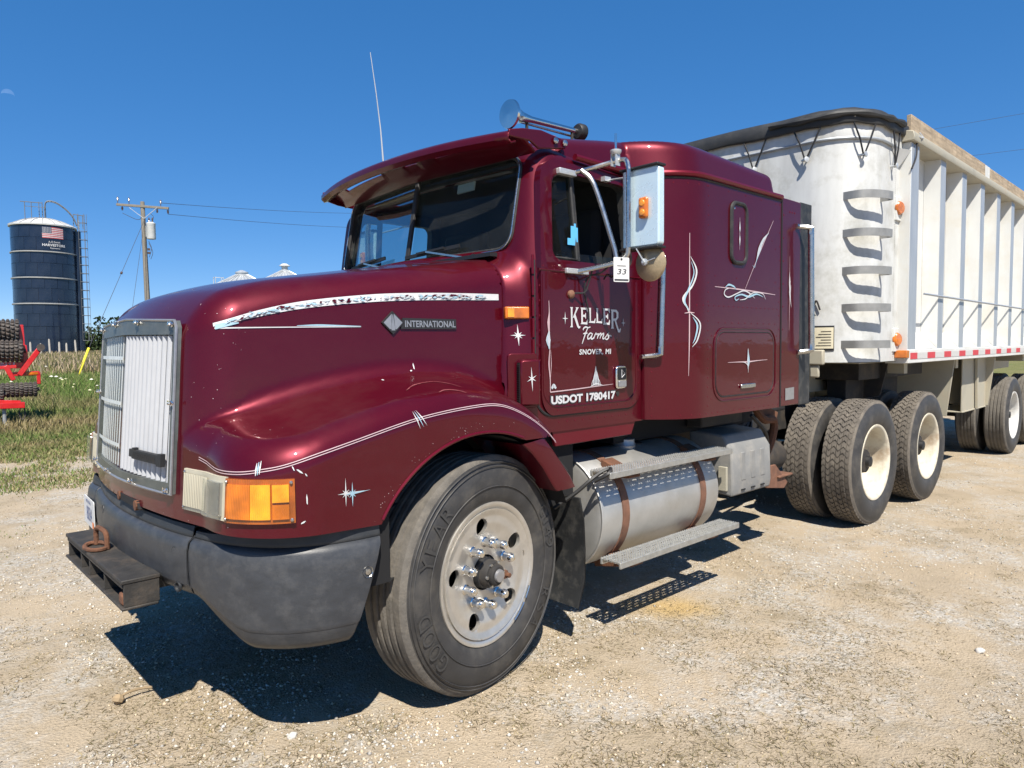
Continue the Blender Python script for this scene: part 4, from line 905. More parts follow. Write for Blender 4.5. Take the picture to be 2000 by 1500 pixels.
# bright edge bead round the frame
MB().tube([(gx_(a, b_, .019), a, b_) for a, b_ in op_], .006, 6, closed=True).build('edge_bead', 'badge_grey', grille)
m = MB(); m.grid([[(gx_(y, z, .0008), y, z) for y in np.linspace(-.556, .556, 13)] for z in (1.03, 1.35, 1.642)]); m.build('grille_backing', 'grille_back', grille)
SL = 23
for i in range(SL):
    y = -.532 + 1.064 * i / (SL - 1); near = y < .035; w = .0170 if near else .0085
    dp = 1.0 if near else .30; prof = [(y - w, .002), (y - w * .75, .011 * dp), (y - w * .2, .0165 * dp), (y + w * .45, .012 * dp), (y + w * .8, .002)]
    m = MB(); m.grid([[(gx_(y, z, o_), a, z) for a, o_ in prof] for z in np.linspace(1.04, 1.634 - .012 * abs(y), 5)])
    m.build('slat', 'slat_white' if near else 'slat_grey', grille, smooth=60)
for z in (1.14, 1.33, 1.535): 
    m = MB(); m.grid([[(gx_(y, z_, .0175), y, z_) for y in np.linspace(.04, .548, 8)] for z_ in (z - .008, z + .008)]); m.build('cross_bar', 'grille_bar', grille)
m = MB(); m.grid([[(gx_(y, z, .0205), y, z) for y in np.linspace(.035, .553, 9)] for z in (1.036, 1.35, 1.635)]); m.build('clear_screen', 'screen_film', grille)
# name bar on the slats
m = MB(); nb_ = [(-.20, 1.118), (-.20, 1.150), (-.235, 1.150), (-.235, 1.158), (-.26, 1.158), (-.26, 1.150), (-.50, 1.150), (-.50, 1.156), (-.53, 1.156), (-.53, 1.105), (-.49, 1.105), (-.49, 1.112), (-.235, 1.112), (-.235, 1.118)]
V = [(gx_(a, b_, o_), a, b_) for o_ in (.040, .022) for a, b_ in nb_]; n = len(nb_); m.add(V, [tuple(range(n)), tuple(reversed(range(n, 2 * n)))] + [(i, n + i, n + (i + 1) % n, (i + 1) % n) for i in range(n)])
nbo = m.build('name_bar', 'black', grille, smooth=0)
vs, fs = text_fit('INTERNATIONAL', .235, .022, .02); m = MB(); m.add([(gx_(-.25 - a, 1.12 + b_, .0412), -.25 - a, 1.12 + b_) for a, b_ in vs], fs); m.build('lettering', 'chassis', nbo, smooth=0)
# wing-nut clips on the frame
for (y, z) in ((-.535, 1.672), (-.18, 1.688), (.18, 1.688), (.535, 1.672), (-.566, 1.36), (.566, 1.36), (-.56, 1.015), (-.2, 1.008), (.2, 1.008), (.56, 1.015)):
    x = gx_(y, z, .028); m = MB(); m.lathe([(.011, 0), (.011, .004), (.006, .006), (.006, .02), (0, .021)], (x + .007, y, z), (-1, 0, 0), 8)
    for s in (-1, 1): m.prism([(0, -.005), (.022, -.009), (.026, 0), (.02, .008), (0, .004)], (x - .006, y, z), (0, s, .25), (0, -.1, 1), .003)
    m.build('wing_nut', 'chrome', grille)
m = MB(); m.prism([(-.26, .893), (.07, .893), (.05, .925), (-.23, .925)], (float(xfront(-.1, .9)) - .003, 0, 0), (0, 1, 0), (0, 0, 1), .02); m.build('latch_opening_shade', 'void_black', truck)  # black block set proud to stand for the shade inside the opening
# latch hardware in the gap under the grille bar
m = MB(); m.rod((-1.185, -.22, .90), (-1.185, .04, .90), .012, 8); m.lathe([(.022, 0), (.022, .03), (0, .031)], (-1.175, -.22, .905), (-1, 0, 0), 10); m.lathe([(.02, 0), (.02, .03), (0, .031)], (-1.175, .04, .91), (-1, 0, 0), 10); m.build('hood_latch', 'rust', truck)
# ---- lamps
def lamp_grid(a0, a1, z0, z1, off, nu=14, nv=4):
    """conforming sheet on the hood front corner; a = bearing about the corner centre"""
    us = np.linspace(0, 1, nu); rows = []
    for z in np.linspace(z0, z1, nv):
        r_ = []
        for u in us:
            s_ = a0 + (a1 - a0) * u; p = np.array(corner_pt(s_, z)); t_ = np.array(corner_pt(min(s_ + .02, 1), z)) - np.array(corner_pt(max(s_ - .02, 0), z)); n_ = np.array([t_[1], -t_[0], 0]); n_ /= np.linalg.norm(n_)
            if n_[0] > 0: n_ = -n_
            lo_, hi_ = -.12, .12          # horizontal search: the lamp keeps its upright edges
            for _ in range(22):
                md_ = (lo_ + hi_) / 2; q = p + n_ * md_
                if F_hood(q[0], q[1], q[2]) < 0: lo_ = md_
                else: hi_ = md_
            r_.append(p + n_ * (lo_ + off))
        rows.append(r_)
    return rows
CORN = [(-1.133, -.66), (-1.119, -.74), (-1.108, -.82), (-1.106, -.92), (-1.085, -1.0), (-1.036, -1.08), (-.966, -1.14), (-.915, -1.165)]
_cs = np.array(catmull(CORN, 10)); _cl = np.r_[0, np.cumsum(np.linalg.norm(np.diff(_cs, axis=0), axis=1))]; _cl /= _cl[-1]
def corner_pt(s, z): return (np.interp(s, _cl, _cs[:, 0]), np.interp(s, _cl, _cs[:, 1]), z)
def slab(rows_out, rows_in, name, mats, parent, smooth=30):
    m = MB(); m.grid(rows_out)
    k = len(rows_out[0]); r = len(rows_out)
    for A, B in ((rows_out[0], rows_in[0]), (rows_in[-1], rows_out[-1])): m.grid([B, A])
    m.grid([[q[0] for q in rows_in], [q[0] for q in rows_out]][::-1]); m.grid([[q[-1] for q in rows_in], [q[-1] for q in rows_out]])
    return m.build(name, mats, parent, smooth)
for side in (1, -1):
    sc = (1, side, 1)
    def mir(rows): return [[(p[0], p[1] * side, p[2]) for p in (r if side > 0 else r[::-1])] for r in rows]
    hl = slab(mir(lamp_grid(0, .548, .955, 1.112, .010)), mir(lamp_grid(0, .548, .955, 1.112, -.01)), 'headlight', 'lamp_reflector', truck)
    tag(hl, 'clear headlight in a cream bezel')
    for k in range(15):
        s0 = .03 + .0205 * k; m = MB(); m.grid(mir(lamp_grid(s0, s0 + .0105, .972, 1.098, .0165, 2, 3))); o_ = m.build('reflector_rib', 'lamp_reflector', hl, solid=.008)
    slab(mir(lamp_grid(.355, .52, .972, 1.092, .022, 8)), mir(lamp_grid(.355, .52, .972, 1.092, .004, 8)), 'bulb_housing', 'lamp_silver', hl)
    slab(mir(lamp_grid(.345, .535, .966, 1.098, .034, 8)), mir(lamp_grid(.345, .535, .966, 1.098, .028, 8)), 'lens', 'lamp_glass', hl)
    ts = slab(mir(lamp_grid(.555, .985, .953, 1.110, .016)), mir(lamp_grid(.555, .985, .953, 1.110, -.01)), 'turn_signal', 'amber_dark', truck)
    tag(ts, 'orange turn signal lens wrapping the fender corner')
    slab(mir(lamp_grid(.582, .735, .970, 1.093, .024, 8)), mir(lamp_grid(.582, .735, .970, 1.093, .01, 8)), 'lens', 'amber', ts)
    slab(mir(lamp_grid(.737, .85, .970, 1.093, .0235, 8)), mir(lamp_grid(.737, .85, .970, 1.093, .01, 8)), 'lens', 'amber_bright', ts)
    for z0, z1, mm in ((.97, 1.022, 'amber'), (1.030, 1.092, 'amber_bright')): slab(mir(lamp_grid(.862, .950, z0, z1, .0245, 6)), mir(lamp_grid(.862, .950, z0, z1, .01, 6)), 'lens', mm, ts)
    for s_, z in ((.572, .965), (.572, 1.098), (.965, .965), (.965, 1.098), (.02, .965), (.02, 1.10)):
        P_, N_ = snap_to(F_hood, [corner_pt(s_, z)], .020 if s_ > .1 else .012); P_[0, 1] *= side; N_[0, 1] *= side; m = MB(); m.lathe([(.006, -.01), (.006, .003), (.003, .006), (0, .006)], P_[0], N_[0], 8); m.build('screw', 'steel_tube', ts if s_ > .1 else hl)
# ---- bumper
BP = catmull([(-1.21, 0), (-1.20, -.25), (-1.175, -.5), (-1.14, -.69), (-1.105, -.84), (-1.04, -.98), (-.95, -1.09), (-.83, -1.16), (-.70, -1.19), (-.585, -1.195)], 20)
BP = np.array(BP); _bt = np.r_[0, np.cumsum(np.linalg.norm(np.diff(BP, axis=0), axis=1))]; bT = np.gradient(BP, axis=0); bT /= np.linalg.norm(bT, axis=1)[:, None]; bN = np.c_[bT[:, 1], -bT[:, 0]]; bN *= np.sign(-(bN[:, 0:1] * 1 + bN[:, 1:2] * 1)) if False else 1
if bN[0, 0] > 0: bN = -bN
SEAM = np.argmin(np.abs(BP[:, 1] + .70))
def bumper_rows(idx, prof, zb, side=1, extra=0.0):
    rows = []
    for (o_, t) in prof:
        r = []
        for i in idx:
            zt = .842; z0 = zb(i); z = z0 + (zt - z0) * t; e = .14 * max(0.0, 1 - t) * min(1.0, max(0.0, (_bt[i] - _bt[SEAM]) / (_bt[-1] - _bt[SEAM]))) ** 2; sx_ = _bt[i] - e
            bx, by = np.interp(sx_, _bt, BP[:, 0]), np.interp(sx_, _bt, BP[:, 1]); nx_, ny_ = np.interp(sx_, _bt, bN[:, 0]), np.interp(sx_, _bt, bN[:, 1]); p = (bx + nx_ * (o_ + extra) - (.07 * math.exp(-((abs(by) - .98) / .2) ** 2) if side < 0 else 0), by + ny_ * (o_ + extra)); r.append((p[0], p[1] * side, z))
        rows.append(r if side > 0 else r[::-1])
    return rows
PROF = [(-.14, .0), (-.085, .005), (-.035, .04), (-.012, .11), (-.002, .22), (0, .22), (.006, .26), (.010, .5), (.008, .8), (.0, .93), (-.012, .975), (-.03, 1.0), (-.09, 1.0)]
def zb_cap(i): t = np.clip((_bt[i] - _bt[SEAM]) / .35, 0, 1); t = t * t * (3 - 2 * t); return .60 - .155 * t
idx = list(range(SEAM + 1, len(BP), 2)) + [len(BP) - 1]
for side in (1, -1):
    m = MB(); m.grid(bumper_rows(idx, PROF, zb_cap, side)); o_ = m.build('bumper_end', 'bumper', truck, smooth=50, solid=.008)
    # upper filler strip between bumper and fender
    m = MB(); m.grid(bumper_rows(idx, [(-.020, 1.0), (-.022, 1.03), (-.026, 1.10), (-.040, 1.11)], zb_cap, side)); m.build('filler_strip', 'bumper_edge', truck, smooth=50, solid=.006)
    for (s_, zz) in ((-14, .72),):
        i = len(BP) + s_; p = BP[i] + bN[i] * .012; m = MB(); m.lathe([(.024, -.004), (.022, .003), (.016, -.004), (.012, -.004), (.011, .004), (0, .005)], (p[0], p[1] * side, zz), (bN[i][0], bN[i][1] * side, 0), 14); m.build('bumper_bolt', 'steel_tube', truck)
cidx = list(range(0, SEAM, 3)) + [SEAM - 1]; rowsR = bumper_rows(cidx, PROF, lambda i: .60 - 0 * i, 1); rowsL = bumper_rows(cidx[1:], PROF, lambda i: .60, -1)
m = MB(); m.grid([b_ + a for a, b_ in zip(rowsR, rowsL)]); centre = m.build('bumper_centre', 'bumper', truck, smooth=50, solid=.008)
m = MB(); ra = bumper_rows(cidx, [(-.018, 1.0), (-.02, 1.05), (-.03, 1.16), (-.06, 1.17)], lambda i: .60, 1); rb = bumper_rows(cidx[1:], [(-.018, 1.0), (-.02, 1.05), (-.03, 1.16), (-.06, 1.17)], lambda i: .60, -1)
m.grid([b_ + a for a, b_ in zip(ra, rb)]); m.build('filler_strip', 'bumper_edge', truck, smooth=50, solid=.006)
for (y, z) in ((-.61, .78), (-.62, .64), (.61, .78), (.60, .64), (.33, .80), (.33, .66)):
    i = np.argmin(np.abs(BP[:, 1] + abs(y))); p = BP[i] + bN[i] * .010; m = MB(); m.lathe([(.021, -.006), (.020, .003), (.016, .002), (.013, -.012), (0, -.012)], (p[0], y, z), (bN[i][0], bN[i][1] * (-1 if y > 0 else 1), 0), 14); m.build('bolt_recess', 'bumper_edge', centre)
m = MB(); bb_ = [(p[0] + .10, p[1]) for p in BP[::10]]; 
ob = [(p[0] + .055, p[1] * .97) for p in BP[::6]]; ob = ob + [(x, -y) for x, y in ob[::-1]][:-1]; ob = sorted(ob, key=lambda q: q[1]); ib = [(x + .10, y * .93) for x, y in ob]
m.grid([[(x, y, .64) for x, y in ib], [(x, y, .64) for x, y in ob], [(x, y, .93) for x, y in ob], [(x, y, .93) for x, y in ib]]); m.build('bumper_beam', 'void_black', truck)
# licence plate at the truck's right
nrm = np.array([-1.0, .06, 0]); nrm /= np.linalg.norm(nrm); pc = np.array([-1.165, .80, .70]); tx = np.array([nrm[1] * -1, nrm[0], 0]); tx = tx if tx[1] < 0 else -tx
MB().span((-1.155, .70, .66), (-1.08, .90, .74)).build('plate_bracket', 'black_iron', truck, bevel=.004)
m = MB(); m.prism(rr_poly(-.152, .152, -.076, .076, .012, 3), pc, tx, (0, 0, 1), .004); plate = m.build('licence_plate', 'plate_white', truck, smooth=0)
nn = np.cross(tx, (0, 0, 1)); sg = 1 if np.dot(nn, nrm) > 0 else -1
def plate_text(s, u0, w, v0, h, matn, bold=.01):
    vs, fs = text_fit(s, w, h, bold); m = MB(); m.add([pc + nrm * .0062 + tx * (u0 + a) + np.array([0, 0, v0 + b_]) for a, b_ in vs], fs); m.build('lettering', matn, plate, smooth=0)
plate_text('8034', -.06, .15, -.045, .075, 'plate_blue', .0); plate_text('MICHIGAN', -.07, .14, .047, .018, 'plate_blue')
m = MB(); m.add([pc + nrm * .0064 + tx * a + np.array([0, 0, b_]) for a, b_ in ((.105, -.07), (.148, -.07), (.148, -.035), (.105, -.035))], [(0, 1, 2, 3)]); m.build('plate_sticker', 'plate_orange', plate, smooth=0)
# ---- welded step and tow pin on the front
st = hub('hitch_step', truck)
m = MB(); m.span((-1.335, -.50, .655), (-1.19, .50, .672)); m.build('top_plate', 'black_iron', st, bevel=.004)
m = MB(); m.span((-1.335, -.50, .550), (-1.20, .52, .562)); m.build('bottom_plate', 'black_iron', st, bevel=.004)
for y in (-.497, -.20, .06, .22, .48): m = MB(); m.span((-1.325, y, .562), (-1.195, y + .016, .655)); m.build('web_plate', 'black_iron', st, bevel=.002)
m = MB(); m.span((-1.33, -.49, .637), (-1.318, .49, .655)); m.build('front_lip', 'black_iron', st, bevel=.002)
m = MB(); m.span((-1.328, -.48, .562), (-1.27, -.42, .61)); m.build('gusset', 'rust', st, bevel=.01)
m = MB(); m.span((-1.205, -.46, .60), (-1.10, -.40, .65)); m.build('mount_lug', 'black_iron', st, bevel=.003)
MB().span((-1.205, .40, .60), (-1.10, .46, .65)).build('mount_lug', 'black_iron', st, bevel=.003); MB().span((-1.3, -.05, .515), (-1.22, .02, .55)).build('foot_block', 'black_iron', st, bevel=.003)
pin = [(-1.275, .155, .675), (-1.275, .155, .735), (-1.272, .13, .757), (-1.265, .06, .755), (-1.26, .035, .735), (-1.26, .03, .675)]
m = MB(); m.tube(catmull(pin, 5), .011, 8); m.build('tow_pin', 'rust', st)
m = MB(); m.tube([(-1.29 + .045 * math.cos(a), .09 + .075 * math.sin(a), .682) for a in np.linspace(0, 2 * PI, 21)[:-1]], .010, 7, closed=True); m.build('pin_ring', 'rust', st)
# ------------------------------------------------------------------ cab
def sabs(y, k=.06): return np.sqrt(y * y + k * k)
def xws(y, z): return .375 + .19 * (z - 2.06) + .075 * (sabs(y) - .06) / .84      # windscreen plane, slightly veed
def cab_side(x, z): return 1.0 - .11 * np.clip(z - 2.0, 0, None) - .10 * np.clip(.52 - x, 0, .3)
def F_cabin(x, y, z):
    a = np.abs(y); side = a - cab_side(x, z)
    up = ir(ir(xws(y, z) - .012 - x, side, .13), z - 2.63, .10)
    cowl = ir(ir(z - (2.045 - .03 * (a / .7) ** 2), a - (.905 + .40 * np.clip(x - .33, 0, .16) - .02 * np.clip(z - 1.5, 0, 1)), .17), .336 - x, .004)
    t = np.clip((x - .40) / .14, 0, 1); rr = .004 + .10 * (1 - t * t * (3 - 2 * t))
    return ur(up, np.maximum(cowl, x - .60), rr)
def F_cabcut(x, y, z): return np.maximum(x - 1.34, 1.125 - z)
def F_ws(x, y, z): return -np.maximum(rbox2(y, z, -.835, .835, 2.075, 2.56, .085), x - .80)
def win2(x, z): 
    d = rbox2(x, z, .545, 1.225, 2.015, 2.475, .05)
    return ir(d, (.545 + .16 * (z - 2.015)) - x, .10)
def F_sw(x, y, z): return -np.maximum(win2(x, z), .75 - np.abs(y))
def F_in(x, y, z):
    q = np.maximum(np.maximum(F_cabin(x, y, z) + .055, 1.25 - z), .50 - x + .0)
    return -np.maximum(q, x - 1.30)
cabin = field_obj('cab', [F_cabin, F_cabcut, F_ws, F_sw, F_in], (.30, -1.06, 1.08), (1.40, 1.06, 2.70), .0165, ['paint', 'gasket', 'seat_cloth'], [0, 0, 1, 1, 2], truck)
tag(cabin, 'maroon cab body with split windscreen')
# lower sill tucked in under the door
m = MB(); m.prism([(.60, 1.045), (1.24, 1.05), (1.285, 1.14), (.57, 1.15)], (0, -.972, 0), (1, 0, 0), (0, 0, 1), .02); m.build('cab_sill', 'trim_paint', truck, bevel=.004)
# ---- windscreen
def ws_pt(y, z, off): return (xws(y, z) - off, y, z)
for s in (-1, 1):
    m = MB(); ys = np.linspace(.008, .832, 8); rows = [[ws_pt(s * y, z, -.015) for y in ys] for z in np.linspace(2.078, 2.557, 5)]; m.grid(rows if s < 0 else rows); m.build('windscreen_pane', 'windshield', truck)
out = rr_poly(-.838, .838, 2.072, 2.563, .09, 8)
MB().tube([ws_pt(y, z, .012) for y, z in dens(out, 2)], .0125, 8, closed=True).build('windscreen_gasket', 'gasket', truck)
MB().tube([ws_pt(y, z, .026) for y, z in dens(rr_poly(-.845, .845, 2.066, 2.57, .092, 8), 2)], .0035, 6, closed=True).build('gasket_bead', 'steel_tube', truck)
m = MB(); m.bar(ws_pt(0, 2.065, .004), ws_pt(0, 2.56, .004), .034, .018); m.build('windscreen_divider', 'gasket', truck, bevel=.004)
# tinted band at the top of the glass
# ---- wipers
for s, y0 in ((-1, -.62), (1, .10)):
    a = np.array(ws_pt(y0, 2.035, .05)); k = np.array(ws_pt(y0 + .42 * (1 if s < 0 else 1), 2.115, .03)) 
    w = hub('wiper', truck)
    m = MB(); m.bar(a, k, .014, .010); m.lathe([(.022, 0), (.02, .02), (0, .022)], a, (-.6, 0, .6), 10); m.build('arm', 'steel_tube', w)
    b0 = np.array(ws_pt(y0 + .16, 2.125, .018)); b1 = np.array(ws_pt(y0 + .62, 2.098, .018)); m = MB(); m.bar(b0, b1, .012, .020); m.bar(b0 * .75 + b1 * .25 + (-.012, 0, .006), b0 * .25 + b1 * .75 + (-.012, 0, .006), .012, .012); m.build('blade', 'black', w)
MB().bar((.355, -.80, 2.04), (.355, .8, 2.04), .05, .02).build('cowl_vent', 'black', truck)
# ---- doors
def F_dsk(x, y, z): 
    d = rbox2(x, z, .452, 1.302, 1.212, 2.535, .12)
    d = ir(d, (.452 + .16 * np.clip(z - 2.0, 0, 1)) - x, .12)
    return d
def make_door(s):
    def F_plate(x, y, z): yy = y * s; f = cab_side(x, z); return np.maximum(yy - f - .012, f - .03 - yy)
    def F_pane(x, y, z): return -(win2(x, z) - .004)
    d = field_obj('door', [lambda x, y, z: F_dsk(x, y, z), F_plate, F_pane], (.40, min(s * .85, s * 1.06), 1.17), (1.36, max(s * .85, s * 1.06), 2.58), .0135, ['paint', 'gasket'], [0, 0, 1], truck)
    yd = lambda x, z, o_: s * (cab_side(np.asarray(x, float), np.asarray(z, float)) + .012 + o_)
    # seams and pressed bead
    pts = [(.452 + .16 * max(0, z - 2.0) * 0, z) for z in ()]
    edge = rr_poly(.452, 1.302, 1.212, 2.30, (.12, .12, .01, .01), 6)
    low = [p for p in edge if p[1] < 2.29]
    order = sorted(range(len(edge)), key=lambda i: 0)
    lp = [(1.304, 2.28), (1.304, 1.34)] + [(1.302 - .12 + .122 * math.cos(a), 1.332 + .122 * math.sin(a)) for a in np.linspace(0, -PI / 2, 8)] + [(.452 + .12 + .122 * math.cos(a), 1.332 + .122 * math.sin(a)) for a in np.linspace(-PI / 2, -PI, 8)] + [(.45, 1.5), (.45, 1.75), (.45, 2.0)]
    MB().tube([(x, float(yd(x, z, -.010)), z) for x, z in lp], .0075, 6).build('door_seam', 'gasket', d)
    bead = [(1.255, 1.93), (1.255, 1.36)] + [(1.155 + .10 * math.cos(a), 1.345 + .09 * math.sin(a)) for a in np.linspace(0, -PI / 2, 7)] + [(.60 + .10 * math.cos(a), 1.345 + .09 * math.sin(a)) for a in np.linspace(-PI / 2, -PI, 7)] + [(.50, 1.5), (.50, 1.93)]
    MB().tube([(x, float(yd(x, z, -.0005)), z) for x, z in bead], .005, 6).build('door_bead', 'paint', d)
    MB().tube([(x, float(yd(x, 1.955, .0)), 1.955) for x in np.linspace(.47, 1.29, 8)], .006, 6).build('belt_bead', 'paint', d)
    # piano hinge in front of the door
    m = MB(); 
    for z in np.arange(1.30, 2.0, .105): m.rod((.438, float(yd(.44, z, -.004)), z), (.438, float(yd(.44, z + .095, -.004)), z + .095), .007, 7)
    tag(m.build('hinge_knuckles', 'decal_pink' if False else 'trim_paint', d), kind='stuff')
    # glass: fixed quarter pane and the wound-down main window
    m = MB(); m.grid([[(x, float(yd(x, z, -.03)), z) for x in np.linspace(.548 + .16 * (z - 2.015), .770, 4)] for z in np.linspace(2.018, 2.47, 5)]); m.build('quarter_pane', 'side_glass', d)
    gp = [(.80, 2.018), (.80, 2.472)]; 
    m = MB(); m.bar((.785, float(yd(.785, 2.015, -.028)), 2.015), (.785, float(yd(.785, 2.475, -.028)), 2.475), .03, .028, up=(0, 1, 0)); m.build('division_bar', 'gasket', d, bevel=.004)
    qp = [(.552, 2.024), (.775, 2.024), (.775, 2.468), (.68, 2.468), (.635, 2.445), (.613, 2.40)]
    MB().tube([(x, float(yd(x, z, -.02)), z) for x, z in dens(qp, 3)], .009, 6, closed=True).build('pane_gasket', 'gasket', d)
    if s > 0:
        m = MB(); m.grid([[(x, float(yd(x, z, -.03)), z) for x in np.linspace(.80, 1.222, 4)] for z in np.linspace(2.018, 2.472, 5)]); m.build('window_pane', 'side_glass', d)
    else:
        m = MB(); m.grid([[(x, float(yd(x, z, -.035)), z) for x in np.linspace(.80, 1.222, 4)] for z in (2.015, 2.06)]); m.build('window_pane', 'side_glass', d)
    # handle
    hx0, hx1, hz0, hz1 = 1.058, 1.150, 1.325, 1.455
    h = hub('door_handle', d)   # placeholder empty is replaced below
    bpy.data.objects.remove(h)
    m = MB(); m.prism(rr_poly(hx0, hx1, hz0, hz1, .022, 5), (0, float(yd(1.1, 1.4, .001)), 0), (1, 0, 0), (0, 0, 1), .016 if s < 0 else -.016); h = m.build('door_handle', 'chrome', d, bevel=.005)
    return d, yd
door, ydL = make_door(-1); make_door(1)
tag(door, 'driver door with white hand painted lettering')
# paddle and lock of the handle on the near side
def door_pt(x, z, o_=.003): x = np.asarray(x, float); z = np.asarray(z, float); return np.c_[x, ydL(x, z, o_), z]
m = MB(); m.prism(rr_poly(1.070, 1.140, 1.375, 1.445, .008, 3), (0, float(ydL(1.1, 1.4, .0178)), 0), (1, 0, 0), (0, 0, 1), .003); m.build('handle_paddle', 'black', door, bevel=.002)
m = MB(); m.prism(rr_poly(1.075, 1.142, 1.335, 1.370, .005, 3), (0, float(ydL(1.1, 1.35, .0178)), 0), (1, 0, 0), (0, 0, 1), .004); m.build('handle_paddle', 'badge_grey', door, bevel=.002)
m = MB(); m.tube([tuple(p) for p in door_pt([1.098, 1.098, 1.128], [1.388, 1.432, 1.410], .0225)], .0022, 5, closed=True); m.build('handle_mark', 'decal_white', door)
m = MB(); m.lathe([(.014, 0), (.014, .004), (.006, .005), (.0, .005)], (1.085, float(ydL(1.1, 1.29, .0005)), 1.298), (0, -1, 0), 12); m.build('door_lock', 'chassis', door)
# ---- hand lettering
def glyph_polys(ch):
    """slab serif letters on a unit cell with a swash"""
    S = []
    if ch == 'K':
        S = [[(.10, .0), (.30, .0), (.27, .08), (.27, .92), (.32, 1.0), (.04, 1.0), (.11, .92), (.13, .08), (.02, .0)][0:9],
             [(.27, .45), (.62, .93), (.56, 1.0), (.88, 1.0), (.78, .93), (.42, .50)],
             [(.36, .58), (.70, .04), (.82, -.06), (.98, -.04), (1.02, .05), (.88, .06), (.54, .66)]]
    elif ch in 'EL':
        S = [[(.05, 0), (.35, 0), (.33, .08), (.33, .92), (.36, 1.0), (.04, 1.0), (.12, .92), (.14, .08)],
             [(.33, 0), (.88, -.02), (.95, .30), (.86, .30), (.74, .12), (.33, .12)]]
        if ch == 'E': S += [[(.33, .88), (.72, .88), (.84, .74), (.92, .74), (.88, 1.0), (.33, 1.0)], [(.33, .44), (.55, .44), (.62, .34), (.69, .34), (.69, .68), (.62, .68), (.55, .57), (.33, .57)]]
    elif ch == 'R':
        S = [[(.05, 0), (.38, 0), (.32, .08), (.32, .92), (.36, 1.0), (.03, 1.0), (.11, .92), (.13, .08)],
             [(.32, .88), (.55, .88), (.66, .80), (.66, .62), (.55, .53), (.32, .53), (.32, .41), (.62, .42), (.86, .58), (.86, .86), (.64, 1.0), (.32, 1.0)],
             [(.42, .44), (.60, .42), (.86, .0), (.98, -.06), (1.04, .02), (1.12, .0), (1.04, -.20), (.82, -.20), (.70, -.02)]]
    return S
def put_polys(polys, name, matn, off=.0030, parent=None):
    m = MB()
    for i, q in enumerate(polys):
        q = np.array(q); m.add(door_pt(q[:, 0], q[:, 1], off + .00025 * (i % 9)), [tuple(range(len(q)))])
    return m.build(name, matn, parent or door, smooth=0)
cells = [('K', .690, .082, .105), ('E', .772, .066, .088), ('L', .838, .062, .080), ('L', .897, .062, .080), ('E', .955, .068, .088), ('R', 1.022, .082, .105)]
for ch, x0, w, h in cells:
    base = 1.775 - h + .0; ps = [[(x0 + a * w, 1.772 - (1 - b_) * h - (.004 if ch == 'R' else 0)) for a, b_ in q] for q in glyph_polys(ch)]
    put_polys(ps, 'lettering', 'decal_white')
def script(strokes, x0, z0, sx, sz, slant, wid, name, matn, off=.0032):
    m = MB(); k = 0
    for st_ in strokes:
        c = np.array(catmull(st_, 6)); q = np.c_[x0 + (c[:, 0] + slant * c[:, 1]) * sx, z0 + c[:, 1] * sz]; P_ = door_pt(q[:, 0], q[:, 1], off + .0004 * (k % 3)); k += 1
        t = np.linspace(0, 1, len(P_)); w = wid * (.55 + .45 * np.sin(PI * np.clip(t, .05, .95)))
        m.grid(ribbon(P_, np.tile([0, -1, 0], (len(P_), 1)), w))
    return m.build(name, matn, door, smooth=0)
farms = [[(.02, .78), (.0, .92), (.10, 1.05), (.25, 1.0), (.38, 1.06)], [(.24, 1.0), (.20, .6), (.18, .2), (.16, -.30)], [(.06, .50), (.18, .54), (.30, .56)],
         [(.60, .50), (.48, .56), (.38, .36), (.42, .10), (.54, .16), (.62, .48)], [(.62, .52), (.60, .14), (.70, .10), (.78, .30)], [(.76, .10), (.78, .45), (.82, .54), (.86, .46), (.98, .52)],
         [(.98, .52), (.98, .10)], [(.98, .30), (1.08, .54), (1.14, .46), (1.14, .10)], [(1.14, .30), (1.24, .54), (1.30, .46), (1.30, .14), (1.40, .12), (1.50, .36)],
         [(1.50, .36), (1.58, .62), (1.58, .40), (1.66, .20), (1.58, .04), (1.46, .10)], [(1.60, .34), (1.72, .36), (1.82, .30)]]
script(farms, .772, 1.600, .138, .066, .20, .0085, 'lettering', 'decal_white')
def flat_text(s, x0, w, z0, h, bold, matn, off, tilt=0.0, space=1.0, shear=0.0):
    vs, fs = text_fit(s, w, h, bold, space); m = MB(); m.add(door_pt(x0 + vs[:, 0] + shear * vs[:, 1], z0 + vs[:, 1] + tilt * vs[:, 0], off), fs); return m.build('lettering', matn, door, smooth=0)
flat_text('SNOVER, MI', .763, .262, 1.517, .034, .03, 'decal_white', .0032, 0, 1.1, .08)
flat_text('USDOT 1780417', .538, .532, 1.263, .056, .075, 'ink', .0030, .004)
flat_text('USDOT 1780417', .546, .518, 1.269, .044, .045, 'decal_white', .0044, .004)
star(lambda x, z, o_: door_pt(x, z, o_), (.655, 1.712), [(0, .022), (PI / 2, .036), (PI, .022), (-PI / 2, .03)], .004, 'decal_white', door)
star(lambda x, z, o_: door_pt(x, z, o_), (1.135, 1.695), [(0, .02), (PI / 2, .03), (PI, .02), (-PI / 2, .022)], .0032, 'decal_grey', door)
def dstrip(pts, w, matn, name='pinstripe', off=.0032, n=6):
    c = np.array(catmull(pts, n)); P_ = door_pt(c[:, 0], c[:, 1], off); m = MB(); m.grid(ribbon(P_, np.tile([0, -1, 0], (len(P_), 1)), np.interp(np.linspace(0, 1, len(P_)), np.linspace(0, 1, len(w)), w))); return m.build(name, matn, door, smooth=0)
dstrip([(.535, 1.80), (.537, 1.74), (.532, 1.69), (.535, 1.64)], [.003, .006, .018, .010], 'decal_pink'); dstrip([(.535, 1.645), (.528, 1.60), (.538, 1.555)], [.008, .034, .006], 'decal_grey', off=.0040)
